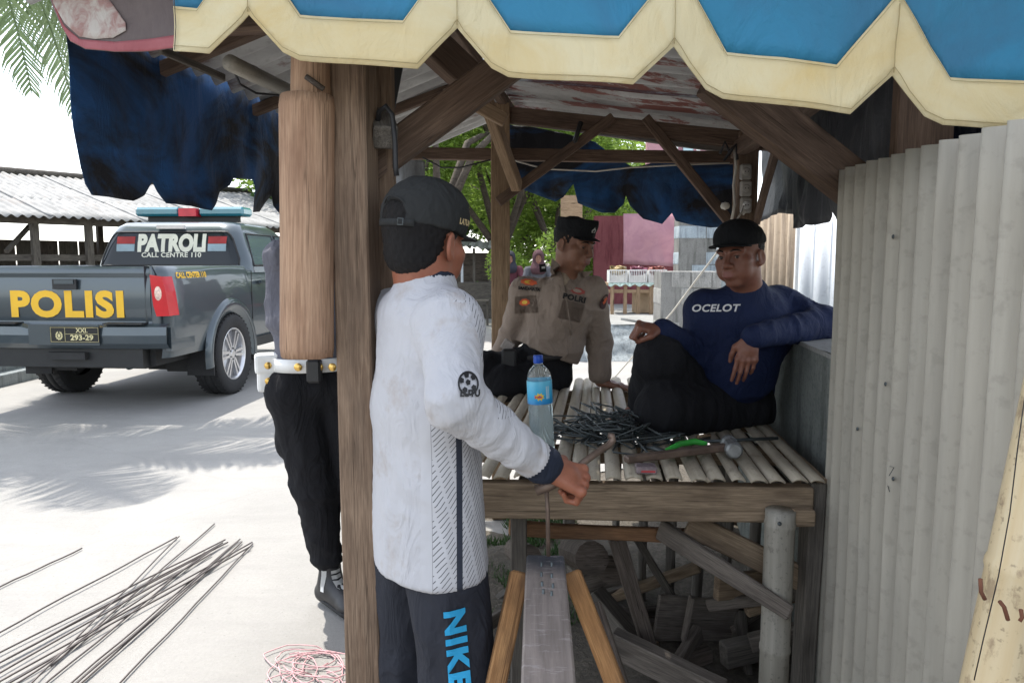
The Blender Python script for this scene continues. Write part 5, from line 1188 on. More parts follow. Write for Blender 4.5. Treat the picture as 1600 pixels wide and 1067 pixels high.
# ------------------------------------------------------------------ sculpting in a distance field
class Field:
    def __init__(s, lo, hi, h):
        s.h = h; s.lo = np.array(lo, dtype=np.float64); n = np.ceil((np.array(hi)-s.lo)/h).astype(int)+1
        s.n = n; s.D = np.full(tuple(n), 1.0, dtype=np.float32)
        s.ax = [(s.lo[i]+h*np.arange(n[i])).astype(np.float32) for i in range(3)]
    def box(s, lo, hi):
        a = np.maximum(0, np.floor((np.array(lo)-s.lo)/s.h).astype(int)); b = np.minimum(s.n, np.ceil((np.array(hi)-s.lo)/s.h).astype(int)+1)
        if np.any(b <= a): return None, None
        sl_ = tuple(slice(a[i], b[i]) for i in range(3))
        P = np.stack(np.meshgrid(*[s.ax[i][a[i]:b[i]] for i in range(3)], indexing='ij'), -1); return sl_, P
    def put(s, sl_, d, k, op='add'):
        A = s.D[sl_]
        if op == 'add': B = d
        elif op == 'sub': A, B = -A, d
        if op == 'int': s.D[sl_] = np.maximum(A, d); return
        if k > 0:
            hh = np.clip(.5+.5*(B-A)/k, 0, 1); r = B+(A-B)*hh-k*hh*(1-hh)
        else: r = np.minimum(A, B)
        s.D[sl_] = r if op == 'add' else -r
    def cone(s, a, b, ra, rb=None, k=.02, op='add', el=None):
        """tapered capsule; el=(side vector, ratio) squashes it across the side vector's normal"""
        rb = ra if rb is None else rb; a = np.array(a, dtype=np.float32); b = np.array(b, dtype=np.float32); m = max(ra, rb)*(max(1, el[1]) if el else 1)+k+s.h*3
        sl_, P = s.box(np.minimum(a, b)-m, np.maximum(a, b)+m)
        if sl_ is None: return s
        ab = b-a; L2 = max(1e-9, float(ab@ab)); q = P-a; t = np.clip((q@ab)/L2, 0, 1); r = ra+(rb-ra)*t
        e = q-t[..., None]*ab
        if el:
            sv = np.array(el[0], dtype=np.float32); sv = sv/np.linalg.norm(sv); c = e@sv; e = e-c[..., None]*sv*(1-1/el[1])
            d = np.linalg.norm(e, axis=-1)-r
        else: d = np.linalg.norm(e, axis=-1)-r
        s.put(sl_, d.astype(np.float32), k, op); return s
    def ell(s, c, rad, R=None, k=.02, op='add'):
        c = np.array(c, dtype=np.float32); m = max(rad)+k+s.h*3; sl_, P = s.box(c-m, c+m)
        if sl_ is None: return s
        q = P-c
        if R is not None: q = q@np.array(R, dtype=np.float32)
        rad = np.array(rad, dtype=np.float32); k0 = np.linalg.norm(q/rad, axis=-1); k1 = np.linalg.norm(q/rad**2, axis=-1)+1e-6
        s.put(sl_, (k0*(k0-1)/k1).astype(np.float32), k, op); return s
    def cut(s, p, n, keep=-1):
        """remove everything on the side the normal points to"""
        p = np.array(p, dtype=np.float32); n = np.array(n, dtype=np.float32); n = n/np.linalg.norm(n)
        X = (s.ax[0]-p[0])*n[0]; Y = (s.ax[1]-p[1])*n[1]; Z = (s.ax[2]-p[2])*n[2]
        s.D = np.maximum(s.D, X[:, None, None]+Y[None, :, None]+Z[None, None, :]); return s
    def mesh(s):
        D = s.D; S = D < 0; nx, ny, nz = D.shape
        c = np.zeros((nx-1, ny-1, nz-1), dtype=np.int8)
        for i in (0, 1):
            for j in (0, 1):
                for k in (0, 1): c += S[i:nx-1+i, j:ny-1+j, k:nz-1+k]
        act = (c > 0) & (c < 8); I, J, K = np.nonzero(act); N = len(I)
        idx = np.full(act.shape, -1, dtype=np.int64); idx[I, J, K] = np.arange(N)
        pos = np.zeros((N, 3)); cnt = np.zeros(N)
        cor = [(i, j, k) for i in (0, 1) for j in (0, 1) for k in (0, 1)]
        for a in cor:
            for ax_ in range(3):
                if a[ax_]: continue
                b = list(a); b[ax_] = 1
                da = D[I+a[0], J+a[1], K+a[2]]; db = D[I+b[0], J+b[1], K+b[2]]; mk = (da < 0) != (db < 0)
                t = np.where(mk, da/np.where(mk, da-db, 1), 0)
                for q in range(3): pos[:, q] += np.where(mk, a[q]+(t if q == ax_ else 0), 0)
                cnt += mk
        pos /= cnt[:, None]; Vt = s.lo+(np.stack([I, J, K], -1)+pos)*s.h
        F_ = []
        for ax_ in range(3):
            o1, o2 = [(1, 2), (2, 0), (0, 1)][ax_]
            A = [slice(None)]*3; B = [slice(None)]*3; A[ax_] = slice(0, -1); B[ax_] = slice(1, None)
            s0 = S[tuple(A)]; s1 = S[tuple(B)]; ch = s0 != s1
            E = np.stack(np.nonzero(ch), -1)
            ok = (E[:, o1] > 0) & (E[:, o2] > 0) & (E[:, o1] < D.shape[o1]-1) & (E[:, o2] < D.shape[o2]-1); E = E[ok]
            def g(d1, d2):
                Q = E.copy(); Q[:, o1] -= d1; Q[:, o2] -= d2; return idx[Q[:, 0], Q[:, 1], Q[:, 2]]
            q = np.stack([g(1, 1), g(0, 1), g(0, 0), g(1, 0)], -1)
            fl = s1[tuple(E.T)]; q[fl] = q[fl][:, ::-1]; F_.append(q)
        return Vt, np.concatenate(F_)
def np_mesh(name, Vt, Fc, mats, parent, mi=None, displace=None, smooth_it=1):
    if smooth_it:
        e = np.concatenate([Fc[:, [0, 1]], Fc[:, [1, 2]], Fc[:, [2, 3]], Fc[:, [3, 0]]]); n = len(Vt)
        for _ in range(smooth_it):
            acc = np.zeros((n, 3)); w_ = np.bincount(e[:, 0], minlength=n)+np.bincount(e[:, 1], minlength=n)
            for q in range(3): acc[:, q] = np.bincount(e[:, 0], Vt[e[:, 1], q], n)+np.bincount(e[:, 1], Vt[e[:, 0], q], n)
            Vt = .45*Vt+.55*acc/np.maximum(1, w_)[:, None]
    if displace is not None:
        a, b, c, d = (Vt[Fc[:, i]] for i in range(4)); fn = np.cross(c-a, d-b); N = np.zeros_like(Vt)
        for i in range(4):
            for q in range(3): N[:, q] += np.bincount(Fc[:, i], fn[:, q], len(Vt))
        N /= np.maximum(1e-9, np.linalg.norm(N, axis=1))[:, None]; Vt = Vt+N*displace(Vt)[:, None]
    P = wm(parent); Pi = np.array(P.inverted()); L = Vt@Pi[:3, :3].T+Pi[:3, 3]
    me = bpy.data.meshes.new(name); me.vertices.add(len(L)); me.vertices.foreach_set('co', L.astype(np.float32).ravel())
    me.loops.add(Fc.size); me.loops.foreach_set('vertex_index', Fc.astype(np.int32).ravel())
    me.polygons.add(len(Fc)); me.polygons.foreach_set('loop_start', np.arange(0, Fc.size, 4, dtype=np.int32))
    for m in mats: me.materials.append(m)
    me.polygons.foreach_set('use_smooth', np.ones(len(Fc), dtype=bool))
    if mi is not None: me.polygons.foreach_set('material_index', mi(Vt[Fc].mean(1)).astype(np.int32))
    me.update(calc_edges=True); me.validate(); return link(name, me, parent, P)
# smooth value noise on arrays
_T = np.random.RandomState(3).rand(64, 64, 64).astype(np.float32)*2-1
def vnoise(P):
    P = np.asarray(P); i = np.floor(P).astype(int); f = P-i; f = f*f*(3-2*f); r = 0
    for a in (0, 1):
        for b in (0, 1):
            for c in (0, 1):
                w_ = (f[:, 0] if a else 1-f[:, 0])*(f[:, 1] if b else 1-f[:, 1])*(f[:, 2] if c else 1-f[:, 2])
                r = r+w_*_T[(i[:, 0]+a) % 64, (i[:, 1]+b) % 64, (i[:, 2]+c) % 64]
    return r
def folds(gen=.004, sc_=(14, 14, 6), spots=(), fine=.0008, seed=0):
    """cloth relief: broad soft creases everywhere plus ripples across a limb at each spot (centre, radius, direction, amplitude, wavelength)"""
    def fn(P):
        q = P*np.array(sc_)+seed; w_ = vnoise(q*.7+5)*.9
        d = gen*(1-2*np.abs(vnoise(q+w_[:, None])))+gen*.5*(1-2*np.abs(vnoise(q*1.9+11)))+fine*vnoise(P*110)
        for (c, r, dr, am, wl) in spots:
            c = np.array(c); dr = np.array(dr)/np.linalg.norm(dr); e = P-c; g_ = np.exp(-(e**2).sum(1)/r**2)
            ph = e@dr/wl*6.283*.62+4.2*vnoise(P*11+c*7); d = d+am*1.0*g_*(.45+.8*np.abs(vnoise(P*17+c*3)))*(np.abs(np.sin(ph*.5))*-1.6+.8)
        return d
    return fn
# ------------------------------------------------------------------ body building
def basis(fwd, up):
    f = V(fwd).normalized(); r = f.cross(V(up)).normalized(); u = r.cross(f); return Matrix((r, f, u)).transposed()   # columns: right, forward, up
def head_field(F, c, R, s=1.0, neck=None, mouth=.0, fat=1.0, k=.014):
    c = V(c); T = lambda x, y, z: c+R @ V((x*s, y*s, z*s)); Rn = np.array(R)
    F.ell(T(0, -.014, .038), (.074*s, .094*s, .080*s), Rn, k)
    F.ell(T(0, .014, -.030), (.060*s*fat, .070*s, .078*s), Rn, k)
    F.ell(T(0, .010, -.055), (.056*s*fat, .060*s, .050*s), Rn, k)          # jaw
    F.ell(T(0, .062, -.092), (.024*s*fat, .022*s, .018*s), Rn, .02)         # chin
    for x in (-1, 1):
        F.ell(T(x*.044, .052, -.022), (.022*s*fat, .026*s, .024*s), Rn, .018)     # cheekbone
        F.ell(T(x*.036*fat, .050, -.055), (.022*s*fat, .024*s, .026*s), Rn, .018)
        F.cone(T(x*.012, .083, .020), T(x*.046, .068, .022), .0105*s, .009*s, .012)   # brow
        F.ell(T(x*.031, .090, .001), (.0175*s, .013*s, .0120*s), Rn, .010, 'sub')        # socket
        F.ell(T(x*.031, .069, .000), (.0150*s, .0150*s, .0135*s), Rn, .004)               # lids round the eyeball
        F.ell(T(x*.031, .084, -.0005), (.0125*s, .006*s, .0042*s), Rn, .002, 'sub')             # opening
        F.ell(T(x*.014, .093, -.032), (.0085*s, .010*s, .0075*s), Rn, .006)           # nostril wing
        er = Rn@np.array(Matrix.Rotation(x*.30, 3, 'Z') @ Matrix.Rotation(-.15, 3, 'X'))
        F.ell(T(x*.080, -.008, -.008), (.0075*s, .017*s, .029*s), er, .006)
        F.ell(T(x*.086, -.004, -.006), (.006*s, .010*s, .020*s), er, .004, 'sub')
        F.ell(T(x*.076, .0, -.032), (.006*s, .009*s, .010*s), Rn, .006)
        F.ell(T(x*.0065, .100, -.0385), (.0035*s, .004*s, .003*s), Rn, .003, 'sub')
    F.cone(T(0, .084, .012), T(0, .106, -.025), .0080*s, .0105*s, .010)
    F.ell(T(0, .105, -.029), (.012*s, .011*s, .010*s), Rn, .008)
    F.ell(T(0, .082, -.058), (.028*s, .0145*s, .022*s), Rn, .014)              # muzzle
    F.cone(T(-.017, .0925, -.0545), T(.017, .0925, -.0545), .0058*s, None, .005); F.cone(T(-.014, .0925, -.0665), T(.014, .0925, -.0665), .0068*s, None, .005)
    F.cone(T(-.024, .101, -.0605), T(.024, .101, -.0605), .0022*s, None, .002, 'sub')
    if neck is not None:
        F.cone(T(0, -.022, -.045), neck, .055*s*(fat*.5+.5), .062*s, .03)
def hand_field(F, wr, d, pn, th, curl=(.3, .3, .3, .3), tcurl=.3, s=1.0, spread=.05, k=.004, tout=.8):
    """wrist, direction to the fingers, palm normal (where the palm looks), thumb side"""
    wr = V(wr); d = V(d).normalized(); pn = V(pn); pn = (pn-d*pn.dot(d)).normalized(); sd_ = d.cross(pn); sd_ = sd_ if sd_.dot(V(th)) > 0 else -sd_
    ln = [(.040, .025, .021), (.045, .029, .022), (.042, .027, .022), (.033, .021, .020)]; off = (.0310, .0105, -.0100, -.0300); ml = (.090, .093, .088, .081); rad = (.0088, .0090, .0085, .0076)
    for i in range(4):
        m0 = wr+sd_*off[i]*.45*s; kn = wr+d*ml[i]*s+sd_*off[i]*s
        F.cone(m0, kn, .0150*s, .0112*s, .010); F.ell(kn-pn*.003*s, (.0108*s, .0108*s, .0108*s), None, .004)
        dr = (d+sd_*spread*(off[i]/.03)).normalized(); p = kn; ang = 0
        for j in range(3):
            ang += curl[i]*(1.0, 1.25, .8)[j]; q = dr*math.cos(ang)+pn*math.sin(ang); e = p+q*ln[i][j]*s
            F.cone(p, e, rad[i]*s*(1-.10*j), rad[i]*s*(.93-.10*j), k if j else .008); p = e
    F.cone(wr, wr+d*.05*s, .022*s, .024*s, .01, el=(tuple(pn), .8))
    t0 = wr+sd_*.018*s+d*.022*s; t1 = t0+(sd_*tout+d*.75+pn*.35).normalized()*.042*s
    q = (d*.9+sd_*(tout*.55)*(1-tcurl)+pn*tcurl-sd_*tcurl*.5).normalized(); t2 = t1+q*.032*s; q2 = (q+pn*tcurl*.4-sd_*tcurl*.6).normalized(); t3 = t2+q2*.026*s
    F.cone(t0, t1, .016*s, .0125*s, .012).cone(t1, t2, .0112*s, .0098*s, .004).cone(t2, t3, .0098*s, .008*s, .003)
def bounds(pts, m):
    a = np.array([tuple(p) for p in pts]); return a.min(0)-m, a.max(0)+m
def body(parent, P, mats, head=True, bare=(), hh=.0038):
    """one skin mesh: head, neck, trunk, limbs, hands and feet"""
    c = V(P['head']); R = basis(P['hf'], P['hu']); s = P.get('hs', 1.0); parts_ = []
    nb = V(P['neck']); lo, hi = bounds([c, nb], .155*s)
    F = Field(lo, hi, hh); head_field(F, c, R, s, nb, fat=P.get('fat', 1.0)); parts_.append(F.mesh())
    J = [P[k] for k in P if k in ('neck', 'chest', 'pelvis', 'shL', 'shR', 'elL', 'elR', 'wrL', 'wrR', 'hiL', 'hiR', 'knL', 'knR', 'anL', 'anR')]
    lo, hi = bounds(J, .2); F = Field(lo, hi, .011); g = P.get('g', 1.0)
    F.cone(nb, P['chest'], .055, .08*g, .03).cone(P['chest'], P['pelvis'], .08*g, .08*g, .04, el=(P['side'], 1.25))
    for q in 'LR':
        F.cone(P['chest'], P['sh'+q], .06, .045, .03).cone(P['sh'+q], P['el'+q], .042*g, .034*g, .02).cone(P['el'+q], P['wr'+q], .033, .024, .015)
        F.cone(P['pelvis'], P['hi'+q], .07, .065, .03).cone(P['hi'+q], P['kn'+q], .062, .042, .02).cone(P['kn'+q], P['an'+q], .040, .033, .02)
    parts_.append(F.mesh())
    for q in 'LR':
        if 'hand'+q in P:
            w_ = V(P['wr'+q]); d, pn, th, kw = P['hand'+q]; d = V(d).normalized(); el = V(P['el'+q]); fa = (w_-el).normalized()
            lo, hi = bounds([w_-fa*.06, w_+d*.17], .075); F = Field(lo, hi, .0025); F.cone(w_-fa*.07, w_, .028, .0225, .01)
            hand_field(F, w_, d, pn, th, **kw); parts_.append(F.mesh())
        if 'foot'+q in P:
            a, td, up = V(P['an'+q]), V(P['foot'+q][0]).normalized(), V(P['foot'+q][1]).normalized(); sd_ = td.cross(up)
            lo, hi = bounds([a-td*.06, a+td*.2], .08); F = Field(lo, hi, .0045); hl = a-td*.035-up*.045; ball = a+td*.115-up*.058
            F.cone(a+up*.07, a, .036, .036, .02).cone(a, hl, .034, .028, .02).cone(hl, ball, .026, .026, .02).cone(a, ball, .034, .022, .03).cone(ball-sd_*.022, ball+sd_*.022, .020, .020, .015)
            for i in range(5):
                b0 = ball+sd_*(-.030+.015*i); F.cone(b0, b0+td*(.056-.006*i if P['foot'+q][2] > 0 else .032+.006*i)-up*.004, .0115, .0095, .004)
            parts_.append(F.mesh())
    off = 0; Vs, Fs = [], []
    for v, f in parts_: Vs.append(v); Fs.append(f+off); off += len(v)
    Vt, Fc = np.concatenate(Vs), np.concatenate(Fs); Ri = np.array(R); cc = np.array(c)
    def mi(q):
        l = (q-cc)@Ri/s; m = np.zeros(len(q))
        lips = (np.abs(l[:, 0]) < .0225-.9*np.abs(l[:, 2]+.0605)) & (l[:, 1] > .088) & (l[:, 2] < -.0495) & (l[:, 2] > -.072); m[lips] = 1
        return m
    return np_mesh('body', Vt, Fc, mats, parent, mi, smooth_it=1)
def eyes(parent, P, look=(0, 0)):
    c = V(P['head']); R = basis(P['hf'], P['hu']); s = P.get('hs', 1.0); T = lambda x, y, z: c+R @ V((x*s, y*s, z*s))
    for x in (-1, 1):
        vs, fs = lathe_vf([(.0, -.0118)]+[(.0118*math.sin(a), -.0118*math.cos(a)) for a in [k*math.pi/10 for k in range(1, 10)]]+[(0, .0118)], 14)
        o = T(x*.031, .0705, -.0005); eb = part('eyeball', [o+v*s for v in vs], fs, EYEW, parent, True)
        dv = (R @ V((look[0], 1, look[1]))).normalized(); q = dv.to_track_quat('Z', 'Y').to_matrix(); vs, fs = lathe_vf([(0, .0124), (.003, .0122), (.0052, .0112), (.0056, .0104)], 14)
        part('iris', [o+q @ v*s for v in vs], fs, EYEI, eb, True)
        br = [T(x*.014, .0935, .0205), T(x*.026, .0920, .0255), T(x*.038, .0850, .0245), T(x*.047, .0750, .0185)]
        tube('eyebrow', br, [.0022*s, .0032*s, .0030*s, .0012*s], HAIR, parent, 6)
        tube('eyelash_line', [T(x*.020, .0848, .0025), T(x*.026, .0872, .0045), T(x*.034, .0868, .0045), T(x*.042, .0800, .0018)], .0009*s, HAIR, parent, 5)
def hair(parent, P, zlow=-.05, front=.03, thick=1.0, nape=-.075):
    c = V(P['head']); R = basis(P['hf'], P['hu']); s = P.get('hs', 1.0); T = lambda x, y, z: c+R @ V((x*s, y*s, z*s)); Rn = np.array(R)
    lo, hi = bounds([c], .14*s); F = Field(lo, hi, .0035)
    F.ell(T(0, -.016, .036), ((.0745+.005*thick)*s, (.0955+.005*thick)*s, (.083+.006*thick)*s), Rn, .01)
    F.ell(T(0, -.040, -.030), ((.060+.005*thick)*s, (.056+.006*thick)*s, .056*s), Rn, .02)
    F.ell(T(0, .06, -.06), (.12*s, .068*s, .10*s), Rn, .006, 'sub')
    for x in (-1, 1): F.ell(T(x*.085, -.004, -.012), (.022*s, .024*s, .038*s), Rn, .006, 'sub')
    F.cut(T(0, front, 0), R @ V((0, 1, -.35))); F.cut(T(0, 0, nape), R @ V((0, .15, -1)))
    Vt, Fc = F.mesh()
    return np_mesh('hair', Vt, Fc, [HAIR], parent, displace=lambda p: .0016*vnoise(p*160)+.0012*vnoise(p*np.array((300, 300, 60))), smooth_it=1)
def skinmat(name, c, rough=.5):
    b = NB(name); n = b.noise(b.map(), 22, 5, .6); n2 = b.noise(b.map(), 260, 3, .6)
    b.col(b.mix(b.ramp(n, [(.35, 0.0), (.7, 1.0)]), tuple(x*1.12 for x in c), (c[0]*.85, c[1]*.76, c[2]*.72)))
    b.set(Roughness=rough, Specular_IOR_Level=.42, Subsurface_Weight=.12, Subsurface_Scale=.008); b.bump(b.math('ADD', n2, b.math('MULTIPLY', n, 1.5)), .0009, .7); return b.m
SK1 = skinmat('skin_brown', (.25, .095, .055)); SK2 = skinmat('skin_tan', (.20, .098, .062)); SK3 = skinmat('skin_warm', (.19, .082, .054))
LIP = skinmat('lips', (.19, .070, .056), .42); EYEW = plain('eye_white', (.40, .36, .32), .2, var=.03); EYEI = plain('iris_brown', (.025, .012, .008), .12)
b = NB('black_hair'); n = b.noise(b.map((8, 8, 60)), 30, 3, .6); b.col(b.mix(n, (.004, .004, .005), (.018, .016, .015))); b.set(Roughness=.6, Specular_IOR_Level=.2); b.bump(n, .003, .8); HAIR = b.m
C_WHITE = cloth('white_jersey', (.43, .43, .45), .8, .06, 900, (.30, .24, .19), .55); C_DARK = cloth('charcoal_cap_cloth', (.024, .025, .025)); C_NAVY = cloth('navy_cuff', (.018, .023, .038))
C_TRACK = cloth('dark_track_trousers', (.022, .024, .032), .75); C_BROWN = cloth('brown_uniform', (.235, .185, .150), .8, .08); C_BLACK = cloth('black_trousers', (.013, .013, .015), .95, .05)
C_BLUE = cloth('navy_shirt', (.010, .017, .052), .75); C_GREY = cloth('grey_blue_uniform', (.10, .10, .12), .8); C_DKCAP = cloth('black_cap', (.010, .011, .013))
# ------------------------------------------------------------------ garments
def shirt(parent, P, mats, mi=None, th=.012, h=.0065, hem=None, collar=None, sleeve=(.058, .046, .040), spots=(), gen=.004, torso=None, cuff=.02, extra=None, sc_=(14, 14, 6), seed=0, name='shirt', sh=.062):
    J = [P[k] for k in ('neck', 'chest', 'pelvis', 'shL', 'shR', 'elL', 'elR', 'wrL', 'wrR')]; lo, hi = bounds(J, .20); F = Field(lo, hi, h)
    for (a, b, ra, rb, rat, k) in torso: F.cone(a, b, ra, rb, k, el=(P['side'], rat))
    if extra: extra(F)
    if hem: F.cut(*hem)
    for q in 'LR':
        w_ = V(P['wr'+q]); e = V(P['el'+q]); we = w_-(w_-e).normalized()*cuff
        F.cone(V(P['neck']).lerp(V(P['sh'+q]), .3)-V((0, 0, .02)), P['sh'+q], sh*.9, sh, .03)
        F.cone(P['sh'+q], e, sleeve[0], sleeve[1], .03).cone(e, we, sleeve[1], sleeve[2], .03)
    Vt, Fc = F.mesh(); return np_mesh(name, Vt, Fc, mats, parent, mi, folds(gen, sc_, spots, seed=seed), 2)
def trousers(parent, P, mats, mi=None, topcut=None, h=.0075, r=(.105, .075, .058), spots=(), gen=.004, waist=None, extra=None, cutan=.0, name='trousers', seed=1, k=.03, pr=.115, sc_=(14, 14, 6)):
    J = [P[k_] for k_ in ('pelvis', 'hiL', 'hiR', 'knL', 'knR', 'anL', 'anR')]; lo, hi = bounds(J, .20); F = Field(lo, hi, h)
    F.cone(P['hiL'], P['hiR'], pr, pr, k)
    if waist is not None: F.cone(P['pelvis'], waist, pr, pr*.95, k, el=(P['side'], 1.25))
    for q in 'LR': a = V(P['an'+q]); kn = V(P['kn'+q]); F.cone(P['hi'+q], kn, r[0], r[1], k).cone(kn, a+(kn-a).normalized()*cutan, r[1], r[2], k)
    if extra: extra(F)
    if topcut is not None: F.cut(topcut, (0, 0, 1))
    Vt, Fc = F.mesh(); return np_mesh(name, Vt, Fc, mats, parent, mi, folds(gen, sc_, spots, seed=seed), 2)
def cap_field(parent, P, mat, kind='ball', zc=.030, tilt=0.0, brim=True, brimlen=.07, back=False, top=.0, droop=.10):
    c = V(P['head']); R = basis(P['hf'], P['hu']); s = P.get('hs', 1.0); T = lambda x, y, z: c+R @ V((x*s, y*s, z*s)); Rn = np.array(R)
    lo, hi = bounds([c], .165*s); F = Field(lo, hi, .0034)
    if kind == 'ball':
        F.ell(T(0, -.010, .045), (.0850*s, .104*s, (.094+top)*s), Rn, .01); F.ell(T(0, .035, .070), (.068*s, .062*s, .055*s), Rn, .03)
        F.cut(T(0, 0, zc), R @ V((0, tilt, -1)))
    else:
        for i in range(24):
            pass
        F.cone(T(0, -.008, .052), T(0, -.006, .096), .081*s, .084*s, .01, el=(tuple(R @ V((0, 1, 0))), 1.16))
        F.cut(T(0, 0, .112+top), R @ V((0, -.12, 1))); F.cut(T(0, 0, zc), R @ V((0, tilt, -1)))
    if back:
        F.ell(T(0, -.118, .042), (.034*s, .032*s, .036*s), Rn, .003, 'sub')
    Vt, Fc = F.mesh(); Ri = np.array(R); cc = np.array(c)
    def mic(q): l = (q-cc)@Ri/s; return ((np.abs(l[:, 0]) < .036) & (l[:, 1] < -.075) & (((l[:, 0]/.0335)**2+((l[:, 2]-.042)/.0335)**2) < 1)).astype(int)
    cap = np_mesh('cap', Vt, Fc, [mat, HAIR], parent, mic if back else None, displace=folds(.0012, (40, 40, 40), fine=.0003), smooth_it=2)
    if brim:
        vs = []; n = 18; m_ = 8; fs = []
        y0 = .085 if kind == 'ball' else .086
        for j in range(m_+1):
            for i in range(n+1):
                a = -1+2*i/n; x = a*.070; base = y0*math.sqrt(max(0, 1-(x/.092)**2))+.002; ext = brimlen*math.sqrt(max(0, 1-abs(a)**2.6)); t = j/m_
                vs.append(T(x, base+ext*t-.012, zc+.010-.012*a*a-.004*t*t-droop*ext*t))
        for j in range(m_):
            for i in range(n): q = j*(n+1)+i; fs.append((q, q+1, q+n+2, q+n+1))
        b_ = part('visor', vs, fs, mat, cap, True); sm = b_.modifiers.new('t', 'SOLIDIFY'); sm.thickness = .0035
        tube('visor_edge', [vs[m_*(n+1)+i] for i in range(n+1)], .0022*s, mat, cap, 6)
    return cap
# ------------------------------------------------------------------ man with cap and white jersey, bending a bar
m1 = V((-.195, 1.62, 0)); th1 = math.radians(57); f1 = V((math.sin(th1), math.cos(th1), 0)); r1 = V((math.cos(th1), -math.sin(th1), 0))
wr1 = W(853, 730, 1.50)
P1 = dict(head=m1+V((.006, .0, 1.446)), hf=V((math.sin(.60), math.cos(.60), -.10)), hu=V((.06, .02, 1)), hs=.99, neck=m1+V((0, -.005, 1.325)), chest=m1+V((.0, 0, 1.20)), pelvis=m1+V((.005, .0, .80)), side=tuple(r1),
    shR=m1+r1*.128+V((0, 0, 1.272)), shL=m1-r1*.155+V((0, 0, 1.265)), elR=W(710, 626, 1.38), wrR=wr1,
    elL=m1-r1*.21+f1*.06+V((0, 0, 1.05)), wrL=m1-r1*.12+f1*.19+V((0, 0, .98)),
    hiR=m1+r1*.068+V((0, 0, .80)), hiL=m1-r1*.068+V((0, 0, .80)), knR=m1+r1*.11+f1*.03+V((0, 0, .45)), knL=m1-r1*.12+f1*.0+V((0, 0, .45)), anR=m1+r1*.12+V((0, 0, .09)), anL=m1-r1*.13-f1*.03+V((0, 0, .09)),
    handR=(V((.80, .25, -.38)), V((-.45, .50, -.72)), V((.1, .85, .2)), dict(curl=(1.15, 1.2, 1.2, 1.25), tcurl=.8, s=1.04, k=.002, spread=.10)), handL=(f1*.9+V((0, 0, -.3)), V((0, 0, -1)), r1, dict(curl=(.5, .5, .5, .5))),
    footR=(f1, V((0, 0, 1)), 1), footL=(f1, V((0, 0, 1)), -1), g=.95)
PR1 = empty('person', m1, label='man in dark cap and white jersey bending a bar, seen from behind', cat='person')
body(PR1, P1, [SK1, LIP]); eyes(PR1, P1); hair(PR1, P1, nape=-.070, thick=.6)
c1 = cap_field(PR1, P1, C_DARK, zc=.022, tilt=-.06, brimlen=.075, back=True)
hR = basis(P1['hf'], P1['hu']); hT = lambda x, y, z: V(P1['head'])+hR @ V((x*.99, y*.99, z*.99))
def arc(zz, a0, a1, rx=.0860, ry=.105, n=14, yo=-.010): return [hT(rx*math.sin(a), yo-ry*math.cos(a), zz(a) if callable(zz) else zz) for a in [a0+(a1-a0)*i/n for i in range(n+1)]]
def ribbon(pts, up, w_, t=.0015):
    vs = []; fs = []
    for p in pts: vs += [p-up*w_/2, p+up*w_/2]
    return vs, [(2*i, 2*i+2, 2*i+3, 2*i+1) for i in range(len(pts)-1)]
vs, fs = ribbon(arc(.026, -.62, .62), V((0, 0, 1)), .014); st = part('cap_strap', vs, fs, C_DARK, c1, True); st.modifiers.new('t', 'SOLIDIFY').thickness = .002
tube('strap_buckle', [hT(.026, -.119, .020), hT(.026, -.119, .033), hT(.036, -.1145, .033), hT(.036, -.1145, .020), hT(.026, -.119, .020)], .0012, M['iron'], c1, 6)
tube('opening_trim', [hT(.040*math.cos(a), -.1085+.016*(abs(math.cos(a))**2)-.012*(math.sin(a))+.0035, .034+.046*math.sin(a)) for a in [math.pi*i/16 for i in range(17)]], .0022, C_DARK, c1, 6)
CB1 = bvh(c1); dr = (hT(1, .35, 0)-hT(0, 0, 0)).normalized()
decal('cap_lettering', text_vf('LATUND', .017, .03, .95), hT(.09, .045, .047), hR @ V((-.42, .9, 0)), V((0, 0, 1)), CB1, plain('gold_thread', (.55, .42, .22)), c1, off=.0012)
b = NB('dashed_panel'); v = b.map(rot=(0, 0, 0)); sepx = b.N.new('ShaderNodeSeparateXYZ'); b.L.new(b.map(), sepx.inputs[0])
# flat print: short slanting dashes in rows
hx = b.math('ADD', b.math('MULTIPLY', sepx.outputs[0], f1.x), b.math('MULTIPLY', sepx.outputs[1], f1.y))
u_ = b.math('ADD', b.math('MULTIPLY', hx, 1.0), b.math('MULTIPLY', sepx.outputs[2], -.75))
vv = sepx.outputs[2]
fr = b.math('FRACT', b.math('MULTIPLY', u_, 95.0)); dash = b.math('LESS_THAN', fr, .17)
row = b.math('FRACT', b.math('ADD', b.math('MULTIPLY', vv, 34.0), b.math('MULTIPLY', b.math('FLOOR', b.math('MULTIPLY', u_, 95.0)), .37)))
dash = b.math('MULTIPLY', dash, b.math('LESS_THAN', row, .78))
px_ = sepx.outputs[0]; zz_ = sepx.outputs[2]; edge_ = b.math('ADD', .030, b.math('MULTIPLY', b.math('GREATER_THAN', zz_, 1.10), .044))
dash = b.math('MULTIPLY', dash, b.math('GREATER_THAN', px_, edge_)); dc = b.mix(dash, (.43, .43, .45), (.04, .04, .045))
seam_ = b.math('MULTIPLY', b.math('LESS_THAN', b.math('ABSOLUTE', b.math('SUBTRACT', px_, .030)), .0008), b.math('LESS_THAN', zz_, 1.10)); dc = b.mix(seam_, dc, (.25, .25, .26))
bnd = b.math('MULTIPLY', b.math('LESS_THAN', b.math('ABSOLUTE', b.math('SUBTRACT', px_, .086)), .006), b.math('LESS_THAN', zz_, 1.12)); dc = b.mix(bnd, dc, (.018, .023, .038))
b.col(dc); b.set(Roughness=.8); b.bump(b.noise(b.map(), 28, 4, .5), .003, .7); C_DASH = b.m
